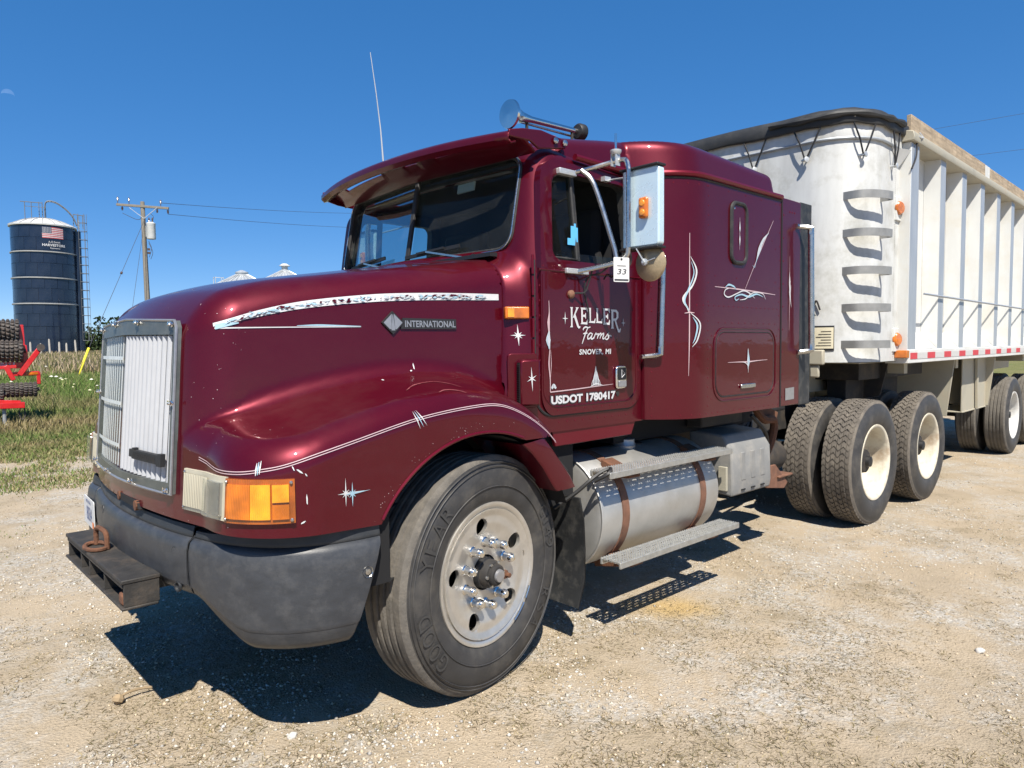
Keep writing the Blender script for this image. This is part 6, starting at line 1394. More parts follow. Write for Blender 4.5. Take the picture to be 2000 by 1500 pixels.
def drive_wheel(parent, loc, s, outer, rimmat, tread=True, name='wheel', simple=False):
    wh = hub(name, parent, loc, (random.uniform(-.0, .0), 0, 0 if s < 0 else PI))
    make_tyre('tyre', RT - .010, .285, .318, not tread, wh, 'tyre_side', 'tread_drive' if tread else 'tyre_worn', 64)
    if tread: tag(put('tread', TREAD, wh, rot=(0, random.random() * 6, 0)), kind='stuff')
    if outer:
        m = MB(); m.lathe([(.322, .112), (.331, .120), (.329, .129), (.314, .129), (.300, .118), (.292, .08), (.288, -.02), (.284, -.055), (.270, -.075), (.22, -.082), (.175, -.085), (.13, -.080), (.118, -.06)], (0, 0, 0), (0, -1, 0), 64, cap=False)
        m.build('rim', rimmat, wh, smooth=40)
        MB().lathe([(.120, -.09), (.118, -.02), (.105, .02), (.098, .045), (.060, .055), (0, .056)], (0, 0, 0), (0, -1, 0), 32).build('hub', 'chassis', wh)
        for k in range(10):
            a = 2 * PI * k / 10; m = MB(); m.lathe([(.02, 0), (.02, .025), (.012, .027), (.012, .055), (0, .056)], (.155 * math.cos(a), .084, .155 * math.sin(a)), (0, -1, 0), 6); m.build('lug_nut', 'rust', wh)
        MB().lathe([(.05, .05), (.045, .085), (.02, .09), (0, .09)], (0, 0, 0), (0, -1, 0), 16).build('axle_cap', 'black', wh)
    else:
        MB().lathe([(.30, -.11), (.30, .11)], (0, 0, 0), (0, -1, 0), 32).build('rim', 'chassis', wh)
    return wh
for ax_x in (4.39, 5.75):
    for s in (-1, 1):
        drive_wheel(truck, (ax_x, s * 1.075, RT - .015), s, True, 'rim_cream'); drive_wheel(truck, (ax_x, s * .735, RT - .015), s, False, 'rim_cream')
    MB().rod((ax_x, -1.0, RT - .015), (ax_x, 1.0, RT - .015), .075, 16).build('drive_axle', 'chassis', truck)
    MB().lathe([(.05, -.24), (.20, -.14), (.24, 0), (.20, .14), (.05, .24)], (ax_x, 0, RT), (0, 1, 0), 20).build('differential', 'chassis', truck)
MB().rod((0.02, -.86, .50), (.02, .86, .50), .05, 10).build('front_axle', 'chassis', truck)
# ---- frame, suspension, fifth wheel
for s in (-1, 1):
    m = MB(); m.span((-.95, s * .40, .78), (6.6, s * .48, 1.03)); m.build('frame_rail', 'chassis', truck, bevel=.006)
    m = MB(); m.tube([(3.9, s * .52, .66), (4.39, s * .52, .60), (5.05, s * .52, .72), (5.75, s * .52, .60), (6.25, s * .52, .68)], .05, 6); m.build('leaf_spring', 'chassis', truck)
    m = MB(); m.prism([(4.85, .55), (5.25, .55), (5.15, 1.0), (4.95, 1.0)], (0, s * .52 + .06, 0), (1, 0, 0), (0, 0, 1), .10); m.build('spring_hanger', 'chassis', truck, bevel=.01)
    m = MB(); m.span((.35, s * .62, .72), (.78, s * .95, 1.12)); m.build('inner_splash', 'void_black', truck)
m = MB(); m.span((-.9, -.40, .75), (.4, .40, 1.35)); m.build('engine_block', 'void_black', truck)
m = MB(); m.span((1.25, -.85, .98), (2.9, .85, 1.13)); m.build('cab_floor', 'void_black', truck)
m = MB(); m.span((2.0, -.98, 1.02), (2.52, -.86, 1.13)); m.build('tool_box', 'chassis', truck, bevel=.01)
m = MB(); m.prism([(4.35, 1.12), (5.35, 1.12), (5.25, 1.22), (4.5, 1.22)], (0, .45, 0), (1, 0, 0), (0, 0, 1), .90); m.build('fifth_wheel', 'black_iron', truck, bevel=.01)
for x in (3.35, 3.75, 4.1): m = MB(); m.span((x, -.40, .82), (x + .08, .40, 1.0)); m.build('cross_member', 'chassis', truck)
m = MB(); m.lathe([(.13, 0), (.135, .02), (.135, .7), (.12, .74), (0, .75)], (2.95, -.62, .62), (1, 0, 0), 18); m.build('air_tank', 'chassis', truck)
for k, pts in enumerate(([(2.70, -.95, 1.05), (2.85, -.98, .92), (2.95, -.95, .80), (3.08, -.90, .74)], [(2.55, -.70, 1.0), (2.80, -.80, .90), (3.05, -.78, .86), (3.30, -.70, .92)], [(2.95, -.70, 1.08), (3.10, -.75, 1.0), (3.40, -.70, 1.02), (3.90, -.60, 1.0)], [(.95, -.55, 1.02), (1.4, -.60, .99), (1.9, -.58, 1.03), (2.4, -.62, .98)])):
    MB().tube(catmull(pts, 7), (.014, .011, .018, .012)[k], 7).build('air_hose', 'black' if k != 1 else 'chassis', truck)
# rusty bracket in front of the drive wheels
m = MB(); m.prism([(2.85, .50), (3.12, .46), (3.18, .50), (2.98, .66), (2.88, .66)], (0, -.98, 0), (1, 0, 0), (0, 0, 1), .02); m.build('rear_hanger', 'rust_strap', truck, bevel=.004)
m = MB(); m.span((3.0, -1.02, .555), (3.22, -.86, .57)); m.build('rear_step', 'rust_strap', truck, bevel=.004)
m = MB(); m.tube(catmull([(3.02, -.80, 1.08), (3.10, -.84, .98), (3.24, -.85, .96), (3.22, -.84, .80), (3.10, -.82, .62), (3.02, -.86, .54)], 6), .032, 8); m.build('filler_pipe', 'rust', truck)
m = MB(); m.bar((3.02, -.78, 1.10), (3.34, -.80, .98), .06, .08); m.build('shock_mount', 'rust', truck, bevel=.006)
for k in range(4):
    m = MB(); m.tube(catmull([(2.95 + .05 * k, -.5, 1.05), (3.15 + .08 * k, -.52, .92 - .05 * k), (3.45 + .05 * k, -.5, .88 + .05 * k), (3.75, -.45, .98)], 7), .016, 6); m.build('air_line', 'black', truck)
# ---- mud flap and fender extension
m = MB(); m.grid([[(x + .01 * math.sin(z * 9), y, z) for y in np.linspace(-.70, -1.10, 6)] for x, z in ((.66, .78), (.70, .66), (.715, .5), (.70, .34), (.64, .20))]); m.build('mud_flap', 'flap', truck, solid=.012)
ext = [(ARX + .05 + rr * math.cos(a), ARZ - .02 + rr * math.sin(a)) for rr, aa in ((.612, (59, 48, 38, 30)), ) for a in map(math.radians, aa)]
for s in (-1, 1):
    inner = [(.185, 1.118), (.25, 1.07), (.32, .995), (.385, .905), (.412, .868)]; outer = [(.335, 1.135), (.40, 1.065), (.465, .99), (.52, .925), (.555, .868)]
    m = MB(); rows = []
    for (xi, zi), (xo, zo) in zip(inner, outer):
        yo = s * 1.175; yi = s * .80
        rows.append([(xi, yi, zi), (xi, yo + s * .0, zi), (xi * .93 + xo * .07, yo - s * -.006, zi * .93 + zo * .07), (xi * .5 + xo * .5, yo - s * -.008, zi * .5 + zo * .5), (xi * .1 + xo * .9, yo - s * -.002, zi * .1 + zo * .9), (xo, yo - s * .012, zo), (xo + .004, yo - s * .04, zo + .004), (xo + .004, yi, zo + .004)])
    m.grid(rows); m.f = m.f if s < 0 else [tuple(reversed(f)) for f in m.f]; m.build('fender_extension', 'paint', truck, smooth=40, solid=.006)
# rubber hood strap
m = MB(); m.bar((.395, -1.02, 1.135), (.56, -1.04, .96), .05, .018); m.build('hood_strap', 'flap', truck, bevel=.004)
m = MB(); m.bar((.37, -1.0, 1.16), (.42, -1.03, 1.11), .06, .03); m.bar((.55, -1.03, .985), (.60, -1.05, .92), .06, .035); m.build('strap_catch', 'chassis', truck, bevel=.006)
# ---- fuel tank
CY, CZ, TR = -.775, .628, .325
tank = hub('fuel_tank', truck)
m = MB(); m.lathe([(0, .0), (TR - .03, .004), (TR - .008, .012), (TR, .03), (TR, 1.17), (TR - .008, 1.188), (TR - .03, 1.196), (0, 1.2)], (.835, CY, CZ), (1, 0, 0), 64); m.build('shell', 'tank_alloy', tank, smooth=30)
MB().tube([(.848, CY + (TR + .001) * math.cos(a), CZ + (TR + .001) * math.sin(a)) for a in np.linspace(0, 2 * PI, 49)[:-1]], .006, 6, closed=True).build('weld_seam', 'tank_alloy', tank)
for x in (1.05, 1.83):
    m = MB(); m.grid([[(x + dx, CY + (TR + dr) * math.cos(a), CZ + (TR + dr) * math.sin(a)) for dx, dr in ((-.028, -.002), (-.028, .007), (.028, .007), (.028, -.002))] for a in np.linspace(math.radians(70), math.radians(285), 40)]); m.f = [tuple(reversed(f)) for f in m.f]; m.build('strap', 'rust_strap', tank, smooth=40)
    for z0, zz in ((.87, 1), (.385, -1)):
        yb = CY - math.sqrt(max(0, TR ** 2 - (z0 - CZ) ** 2)); m = MB(); m.prism([(0, -.02), (-.20, -.005), (-.20, .01), (0, .08)] if zz > 0 else [(0.05, -.06), (-.22, -.005), (-.22, .012), (0.05, .05)], (x - .05, yb + .03, z0 - .02), (0, 1, 0), (0, 0, 1), .10); m.build('step_bracket', 'rust', tank, bevel=.004)
m = MB(); m.lathe([(.075, -.01), (.078, .012), (.068, .03), (.066, .05), (.04, .058), (0, .058)], (1.40, CY - .03, CZ + TR - .004), (0, -.09, 1), 16); m.build('filler_cap', 'badge_grey', tank, smooth=25)
m = MB(); m.lathe([(.05, 0), (.05, .012), (0, .012)], (1.52, CY - .02, CZ + TR - .006), (0, -.06, 1), 14); m.build('sender_cover', 'chassis', tank)
def step(x0, x1, y0, y1, z, name):
    """serrated plank step: rails and cross bars leave rows of slots"""
    st = hub(name, truck); h = .034; w = y1 - y0
    for yy in (y0, y1 - .014): m = MB(); m.span((x0, yy, z - h), (x1, yy + .014, z)); m.build('side_rail', 'step_alloy', st, bevel=.003)
    rows = 4; rw = (w - .028) / rows
    for r in range(rows + 1):
        ya = y0 + .014 + (w - .028) * r / rows; m = MB(); m.span((x0 + .002, ya - .008 if 0 < r < rows else ya - .001 * (r == rows) - (.010 if r == rows else 0), z - .010), (x1 - .002, ya + .008 if 0 < r < rows else ya + (.010 if r == 0 else .001), z - .002)); m.build('tread_strip', 'step_alloy', st)
    n = 17; L_ = x1 - x0
    bar = MB(); bar.span((-.015, 0, 0), (.015, rw * .999, .0075)); bm = bar.mesh('cross_bar', ['step_alloy'], 0)
    for r in range(rows):
        for i in range(n): put('cross_bar', bm, st, (x0 + L_ * (i + (.5 if r % 2 else .08)) / n + .02, y0 + .014 + rw * r, z - .0102))
    tm = MB()
    for yy in np.linspace(y0 + .004, y1 - .004, 9):
        for i in range(60): x = x0 + L_ * (i + .5) / 60; tm.add([(x - .006, yy - .003, z - .0015), (x + .006, yy - .003, z - .0015), (x + .006, yy + .003, z - .0015), (x - .006, yy + .003, z - .0015), (x, yy, z + .006)], [(0, 1, 4), (1, 2, 4), (2, 3, 4), (3, 0, 4)])
    tag(tm.build('serrations', 'step_alloy', st, smooth=0), kind='stuff')
    return st
step(.80, 2.02, -1.195, -1.055, .905, 'upper_step'); step(.82, 2.02, -1.245, -1.105, .435, 'lower_step')
m = MB(); m.tube(catmull([(.60, -.98, .72), (.68, -1.06, .80), (.74, -1.11, .865), (.80, -1.13, .90), (.84, -1.16, .92), (.80, -1.18, .90), (.76, -1.12, .86)], 6), .011, 6); m.build('rubber_tie', 'black', truck)
# ---- battery box
bb = hub('battery_box', truck)
m = MB(); m.prism([(-.80, .60), (-1.125, .56), (-1.135, .62), (-1.125, .86), (-1.055, .965), (-.80, .985)], (2.13, 0, 0), (0, 1, 0), (0, 0, 1), .52); m.build('cover', 'battery_box', bb, bevel=.014)
for k in range(3):
    x = 2.24 + .13 * k; m = MB(); m.prism([(-1.137, .66), (-1.131, .845), (-1.122, .848), (-1.122, .655)], (x, 0, 0), (0, 1, 0), (0, 0, 1), .055); m.build('cover_rib', 'battery_box', bb, bevel=.004)
    m = MB(); m.span((x + .0, -1.138, .592), (x + .05, -1.120, .600)); m.build('drain_slot', 'void_black', bb)
m = MB(); m.span((2.105, -1.10, .60), (2.128, -1.04, .76)); m.build('latch', 'trailer_frame', bb, bevel=.003)
# ---- mirrors, horn, aerials
def mirror(s):
    mr = hub('door_mirror', truck); Y = lambda y: y * -s
    m = MB(); poly = rr_poly(1.225, 1.428, 2.068, 2.462, .02, 4)
    m.prism([(-a * -s, b_) for a, b_ in poly], (.895, 0, 0), (0, 1, 0), (0, 0, 1), .05); m.build('mirror_head', 'sky_tinted_steel', mr, bevel=.008)
    m = MB(); m.lathe([(.028, 0), (.028, .385), (.0, .386)], (.915, Y(-1.225), 2.072), (0, 0, 1), 16); m.build('head_edge', 'sky_tinted_steel', mr)
    for z in (2.060, 2.4665): m = MB(); m.span((.880, Y(-1.19), z - .006), (.952, Y(-1.432), z + .006)); m.build('end_cap', 'black', mr, bevel=.004)
    m = MB(); m.prism([(a, b_) for a, b_ in rr_poly(-.030, .030, -.060, .060, .014, 4)], (.895, Y(-1.345), 2.258), (0, s, 0), (0, 0, 1), -.018 * s if False else .001); bpy.data.objects.remove(m.build('marker_lamp', 'amber', mr))
    m = MB(); m.span((.868, Y(-1.318), 2.205), (.896, Y(-1.372), 2.312)); ml = m.build('marker_lamp', 'amber', mr, bevel=.012)
    for z in (2.235, 2.282): m = MB(); m.lathe([(.018, 0), (.014, .006), (0, .007)], (.870, Y(-1.345), z), (-1, 0, 0), 12); m.build('bullseye', 'amber_bright', ml)
    arm = lambda pts, r, nm, mt='steel_tube': MB().tube(catmull([(a, Y(b_), c) for a, b_, c in pts], 6), r, 8).build(nm, mt, mr)
    arm([(.76, -1.0, 2.478), (.80, -1.09, 2.492), (.85, -1.16, 2.512), (.875, -1.22, 2.520), (.872, -1.248, 2.505), (.868, -1.262, 2.46)], .0125, 'upper_arm'); arm([(.868, -1.262, 2.46), (.868, -1.262, 2.28), (.868, -1.262, 2.07)], .0125, 'post')
    arm([(.868, -1.262, 2.07), (.866, -1.25, 2.025), (.85, -1.20, 1.998), (.80, -1.10, 1.975), (.74, -1.02, 1.958)], .0125, 'lower_arm')
    arm([(.76, -1.04, 2.482), (.79, -1.10, 2.40), (.84, -1.18, 2.10), (.85, -1.20, 2.01)], .0135, 'stay_tube')
    m = MB(); m.span((.655, Y(-.95), 2.462), (.785, Y(-.985), 2.492)); m.build('upper_bracket', 'galvanised', mr, bevel=.003)
    m = MB(); m.span((.655, Y(-1.012), 1.945), (.825, Y(-1.032), 1.972)); m.build('lower_bracket', 'galvanised', mr, bevel=.003)
    m = MB(); m.span((1.01, Y(-.96), 2.475), (1.06, Y(-.99), 2.500)); m.rod((1.06, Y(-.98), 2.486), (.93, Y(-1.21), 2.44), .006, 6); m.build('side_stay', 'galvanised', mr)
    m = MB(); m.lathe([(.0, .0), (.055, .008), (.088, .028), (.092, .040), (.088, .046), (0, .046)], (.905, Y(-1.345), 1.985), (1, 0, 0), 28); m.build('convex_mirror', 'convex_reflection', mr)
    m = MB(); m.lathe([(.018, -.01), (.018, .01), (.008, .012), (.008, .022), (0, .022)], (.905, Y(-1.338), 1.99), (-1, 0, 0), 10); m.bar((.898, Y(-1.338), 1.99), (.885, Y(-1.30), 2.06), .018, .005); m.rod((.90, Y(-1.34), 1.99), (.902, Y(-1.40), 2.005), .003, 5); m.build('convex_mount', 'galvanised', mr)
    return mr
mL = mirror(-1); mirror(1)
tag(mL, 'driver side mirror with steel back and orange marker lamp')
# CB aerial bracket on the mirror arm and loose wiring
ab = hub('aerial_mount', truck)
m = MB(); m.lathe([(.022, 0), (.030, .012), (.030, .022), (.012, .026), (0, .026)], (.855, -1.19, 2.548), (0, 0, 1), 14); m.span((.838, -1.205, 2.49), (.872, -1.199, 2.552)); m.span((.838, -1.176, 2.49), (.872, -1.170, 2.552)); m.build('bracket', 'galvanised', ab)
MB().rod((.855, -1.19, 2.57), (.855, -1.19, 2.655), .0065, 8).build('stud', 'chrome', ab)
for pts in ([(.84, -1.16, 1.985), (.82, -1.12, 1.95), (.80, -1.05, 1.93), (.79, -1.03, 1.86), (.82, -1.03, 1.76), (.825, -1.03, 1.70)], [(.80, -1.08, 1.975), (.79, -1.06, 1.90), (.77, -1.05, 1.85), (.73, -1.03, 1.845), (.70, -1.02, 1.84)], [(.86, -1.21, 2.0), (.88, -1.15, 1.93), (.92, -1.08, 1.95), (.95, -1.03, 1.93)]):
    MB().tube(catmull(pts, 7), .005, 6).build('loose_wire', 'black', truck)
m = MB(); m.lathe([(.022, 0), (.022, .012), (.012, .02), (0, .021)], (.70, -1.012, 1.838), (0, -1, 0), 12); m.build('wire_grommet', 'rust_strap', truck)
# chrome trumpet horn on the roof
hn = hub('roof_horn', truck)
hp_ = np.array([.945, -.30, 2.985]); hd = np.array([.995, 0, .025])
m = MB(); m.lathe([(.0, -.02), (.085, -.015), (.088, .0), (.078, .012), (.05, .05), (.032, .10), (.020, .18), (.017, .60), (.0165, .62)], hp_, hd, 32, cap=False); m.f = [tuple(reversed(f)) for f in m.f]; m.build('trumpet', 'chrome', hn, smooth=50)
m = MB(); m.lathe([(.02, .60), (.045, .605), (.055, .62), (.055, .66), (.03, .675), (0, .68)], hp_, hd, 20); m.build('driver', 'black', hn)
for t in (.14, .56): q = hp_ + hd * t; m = MB(); m.rod(q, (q[0], q[1], 2.70), .010, 8); m.build('horn_foot', 'chassis', hn)
m = MB(); m.rod(hp_ + hd * .1 + (0, .05, -.01), hp_ + hd * .62 + (0, .05, -.02), .008, 8); m.build('air_pipe', 'steel_tube', hn)
# whip aerial on the visor
m = MB(); m.tube([(.30, .12, 2.66), (.285, .12, 2.86), (.26, .12, 3.06), (.225, .12, 3.29)], [.006, .004, .0032, .0022], 6); m.build('whip_aerial', 'galvanised', truck)
# ---- auction tag tied on the mirror
tg = thing('auction_tag', 'white paper lot tag numbered 33 hanging from the mirror arm', 'tag', (.76, -1.30, 1.885))
m = MB(); m.prism(rr_poly(-.045, .045, 0, .122, .006, 3), (0, 0, 0), (.94, .34 * -1, 0), (0, 0, 1), .0015); m.build('card', 'paper', tg)
def tag_pt(u, v, o_): n = np.cross((.94, -.34, 0), (0, 0, 1)); n /= np.linalg.norm(n); return np.array((.94, -.34, 0)) * u + np.array((0, 0, v)) + n * o_
for s_, u0, w_, v0, h_, b_ in (('33', -.026, .050, .038, .026, .0),):
    vs, fs = text_fit(s_, w_, h_, b_); m = MB(); m.add([tag_pt(u0 + a + .25 * q, v0 + q, .0026) for a, q in vs], fs); m.build('lettering', 'ink', tg, smooth=0)
m = MB(); m.add([tag_pt(u, v, .0026) for u, v in ((-.04, .006), (.04, .006), (.04, .014), (-.04, .014))], [(0, 1, 2, 3)]); m.build('print_band', 'ink', tg, smooth=0)
m = MB(); m.add([tag_pt(u, v, .0026) for u, v in ((-.025, .078), (.025, .078), (.025, .081), (-.025, .081))], [(0, 1, 2, 3)]); m.build('print_line', 'chassis', tg, smooth=0)
m = MB(); m.add([tag_pt(.006 * math.cos(a), .112 + .006 * math.sin(a), .0026) for a in np.linspace(0, 2 * PI, 11)[:-1]], [tuple(range(10))]); m.build('punch_hole', 'ink', tg, smooth=0)
MB().tube(catmull([tag_pt(0, .112, .003), tag_pt(.02, .14, -.02), np.array((.085, .10, .115))], 6), .0015, 5).build('string', 'black', tg)
# ------------------------------------------------------------------ dump trailer
TX = 4.2
tr_ = thing('dump_trailer', 'white aluminium dump trailer with ribbed side and black tarp', 'trailer', (TX, 0, 0), math.radians(1.4))
LEN = 8.6
def nose(off=0.0, n=10, back=.66):
    """plan outline of the rounded front, from the near side round to the far side"""
    r = .45 + off; pts = [(x, -1.19 - off) for x in (back, .5, .38, .25)]
    cx, cy = .25, -.74
    pts += [(cx + r * math.cos(a), cy + r * math.sin(a)) for a in np.linspace(1.5 * PI, PI, n + 1)[1:]]
    half = pts + [(-.2 - off, y) for y in (-.5, -.25)]
    return half + [(-.2 - off, 0)] + [(x, -y) for x, y in half[::-1]]
def shell(name, off, z0, z1, matn, parent=tr_, back=.66, solid=.012, nz=2, wav=0):
    out = nose(off, 10, back); m = MB(); m.grid([[(x, y, z) for x, y in out] for z in np.linspace(z0, z1, nz)]); return m.build(name, matn, parent, smooth=50, solid=solid)
shell('front_sheet', 0, 1.40, 3.28, 'trailer_skin', nz=4)
shell('top_band', .016, 3.285, 3.42, 'trailer_skin', solid=.02)
MB().tube([(x, y, 3.281) for x, y in nose(.020)], .012, 8).build('band_bead', 'trailer_cap', tr_)
m = MB(); m.grid([[(x, y, 1.395) for x, y in nose(0)[:18]], [(x, -y, 1.395) for x, y in nose(0)[:18]]]); m.build('nose_floor', 'trailer_frame', tr_)
# side walls: recessed panels between deep ribs
for s in (-1, 1):
    m = MB(); m.span((.92, s * 1.14, 1.40), (LEN, s * 1.12, 3.36)); m.build('side_sheet', 'trailer_white', tr_)
    # corner post: front flange and outer face
    m = MB(); m.span((.655, s * 1.285, 1.42), (.672, s * 1.10, 3.34)); m.build('post_flange', 'trailer_white', tr_)
    m = MB(); m.span((.673, s * 1.288, 1.42), (.885, s * 1.14, 3.34)); m.build('corner_post', 'trailer_cap', tr_, bevel=.004)
    ribm = MB()
    rib = [(0, -1.142), (.028, -1.282), (.20, -1.282), (.225, -1.142)]
    for k in range(9):
        x = 1.545 + .765 * k; m = MB(); m.add([(x + a, b_ * -s, z) for z in (1.50, 3.36) for a, b_ in rib], [(0, 1, 5, 4), (1, 2, 6, 5), (2, 3, 7, 6), (3, 0, 4, 7)] if s < 0 else [(4, 5, 1, 0), (5, 6, 2, 1), (6, 7, 3, 2), (7, 4, 0, 3)]); m.m = [0, 1, 0, 0]
        m.build('side_rib', ['trailer_white', 'trailer_cap'], tr_, smooth=0)
        # sloped dirt shedder at the foot of each bay
    for k in range(10):
        xa = .89 if k == 0 else 1.545 + .765 * (k - 1) + .21; xb = min(1.545 + .765 * k + .005, LEN) 
        m = MB(); m.add([(xa, s * 1.141, 1.66), (xb, s * 1.141, 1.66), (xb, s * 1.275, 1.503), (xa, s * 1.275, 1.503)], [(0, 1, 2, 3) if s > 0 else (3, 2, 1, 0)]); m.build('dirt_shedder', 'trailer_white', tr_, solid=.004)
    m = MB(); m.span((.66, s * 1.295, 1.375), (LEN, s * 1.10, 1.500)); m.build('bottom_rail', 'trailer_white', tr_, bevel=.006)
    m = MB(); m.prism([(1.10, 3.345), (1.315, 3.345), (1.325, 3.375), (1.315, 3.425), (1.27, 3.44), (1.10, 3.44)], (.62 if s > 0 else LEN, 0, 0), (0, s, 0), (0, 0, 1), LEN - .62); m.build('top_rail', 'trailer_frame', tr_, bevel=.006)
    for k, (xa, xb) in enumerate(((.72, 3.35), (3.37, 3.56), (3.58, 6.2), (6.22, LEN))):
        m = MB(); m.span((xa, s * 1.265, 3.443), (xb, s * 1.225, 3.60 - .004 * k)); m.build('side_board', 'trailer_white' if k == 1 else 'old_wood', tr_, bevel=.004)
    # reflective tape
    x = .72; k = 0
    while x < LEN - .3:
        w = .19 if k == 0 else (.30 if k % 2 else .24); m = MB(); m.span((x, s * 1.2985, 1.412), (x + w, s * 1.2951, 1.470)); m.build('reflective_tape', 'tape_red' if k % 2 == 0 else 'tape_white', tr_); x += w + .004; k += 1
    # hose rail along the side
    MB().tube([(x, s * 1.305, 2.02 - .004 * x) for x in np.linspace(1.05, LEN, 12)], .011, 6).build('hose_rail', 'trailer_cap', tr_)
    m = MB(); m.span((.905, s * 1.19, 1.80), (1.03, s * 1.145, 2.05)); m.build('valve_box', 'trailer_white', tr_, bevel=.006)
    MB().tube([(.93, s * 1.17, 2.05), (.91, s * 1.18, 2.15), (.90, s * 1.17, 2.28)], .004, 5).build('pull_cord', 'black', tr_)
m = MB(); m.span((LEN - .02, -1.12, 1.40), (LEN, 1.12, 3.36)); m.build('tail_gate', 'trailer_white', tr_, bevel=.006)
m = MB(); m.span((.0, -1.11, 1.386), (LEN - .03, 1.11, 1.394)); m.build('floor_sheet', 'trailer_frame', tr_)
# weld seam next to the flange
m = MB()
for z in np.arange(1.45, 3.3, .018): m.lathe([(.006, -.004), (.004, .004), (0, .005)], (.55 + RNG.normal(0, .0015), -1.197, z), (0, -1, 0), 5)
tag(m.build('weld_seam', 'trailer_skin', tr_), kind='stuff')
# gusset corners under the band
m = MB(); m.add([(.42, -1.20, 3.27), (.66, -1.285, 3.27), (.60, -1.20, 3.12)], [(0, 1, 2)]); m.build('corner_gusset', 'trailer_skin', tr_, solid=.006, smooth=0)
# grab steps on the rounded corner: bent flat bar
def nose_at(t, off):
    """point on the near half of the outline at arc position t (metres, 0 = end of straight side at x=.66)"""
    q = np.array(nose(off, 24)); q = q[q[:, 1] < .05]; l = np.r_[0, np.cumsum(np.linalg.norm(np.diff(q, axis=0), axis=1))]; return np.array([np.interp(t, l, q[:, 0]), np.interp(t, l, q[:, 1])])
for zc in (2.80, 2.487, 2.173, 1.862, 1.553):
    R_ = [[], [], [], []]
    for t, d in zip((.46, .462, .468, .485, .51, .56, .61, .67, .73, .78, .815, .835, .842, .845), (.0, .06, .095, .115, .122, .124, .125, .125, .124, .120, .110, .09, .06, .0)):
        p = nose_at(t, d); q = nose_at(t + (.009 if t < .50 else (-.009 if t > .80 else 0)), max(0, d - (.008 if .469 < t < .834 else 0)))
        for r_, (w_, dz) in zip(R_, ((q, -.033), (p, -.033), (p, .033), (q, .033))): r_.append((w_[0], w_[1], zc + dz))
    m = MB(); m.grid(R_ + [R_[0]]); m.build('grab_step', 'step_bar', tr_, smooth=40)
# reflectors and plate
for z, x in ((2.762, .626), (1.593, .626)):
    rf = MB().span((x - .085, -1.215, z - .11), (x + .028, -1.185, z + .10)).build('reflector_plate', 'trailer_white', tr_, bevel=.004)
    m = MB(); m.lathe([(.062, 0), (.060, .012), (.05, .022), (0, .026)], (x - .03, -1.216, z), (-.25, -1, 0), 20); m.build('reflector', 'amber', rf)
m = MB(); m.span((.68, -1.3002, 1.425), (.60, -1.196, 1.495)); m.build('marker_lamp', 'amber', tr_, bevel=.006)
P_ = []
def nose_quad(t0, t1, z0, z1, off, name, matn, parent=tr_, n=5):
    m = MB(); m.grid([[(*nose_at(t, off), z) for t in np.linspace(t1, t0, n)] for z in (z0, z1)]); return m.build(name, matn, parent, smooth=60, solid=.003)
pk = nose_quad(.905, 1.10, 1.50, 1.715, .012, 'document_frame', 'black'); nose_quad(.918, 1.088, 1.52, 1.70, .018, 'document', 'placard', pk)
for i in range(6): nose_quad(.94, 1.06 - .02 * (i % 3), 1.545 + .024 * i, 1.549 + .024 * i, .0215, 'print_line', 'chassis', pk)
m = MB(); m.span((-.235, -.90, 1.38), (-.185, -.76, 1.51)); m.span((-.22, -.86, 1.27), (-.19, -.78, 1.38)); m.build('glad_hand_box', 'trailer_frame', tr_, bevel=.012)
MB().tube(catmull([(-.21, -.86, 1.85), (-.22, -.83, 1.93), (-.215, -.80, 1.84), (-.215, -.82, 1.80)], 5), .008, 6).build('tie_hook', 'chassis', tr_)
# ---- tarp
def tarp_edge(i, n): return .0
out = nose(.045, 8, .70); rows = []; N = len(out)
prof = [(.050, 3.385), (.060, 3.40), (.062, 3.44), (.055, 3.485), (.02, 3.520), (-.06, 3.545), (-.18, 3.565)]
for o_, z in prof:
    rr = nose(o_, 8, .72); rows.append([(x, y, z + (.006 * math.sin(i * 1.9) + .005 * math.sin(i * .83 + 2)) * (1 if z < 3.42 else .6) + RNG.normal(0, .002)) for i, (x, y) in enumerate(rr)])
m = MB(); m.grid(rows); tarp = m.build('tarp', 'tarp', tr_, smooth=60, solid=.006); tag(tarp, 'black tarp stretched over the trailer top')
m = MB(); last = rows[-1]; half = len(last) // 2
m.grid([[(x, y, z) for x, y, z in last[:half + 1]], [(x, -y, z + .0) for x, y, z in last[:half + 1]]]); m.grid([[(x, y, 3.50 + .06 * (1 - (y / 1.2) ** 2) + .012 * math.sin(x * 5 + y * 3)) for y in np.linspace(-1.21, 1.21, 11)] for x in np.linspace(.62, LEN, 30)]); m.build('tarp_top', 'tarp', tr_, smooth=60)
# fold roll along the near front edge
m = MB(); q = [(*nose_at(t, .075), 3.46 + .008 * math.sin(t * 9)) for t in np.linspace(.12, 1.55, 26)]; m.tube(q, [.024 + .007 * math.sin(i * 1.3) for i in range(26)], 8); m.build('tarp_fold', 'tarp', tr_)
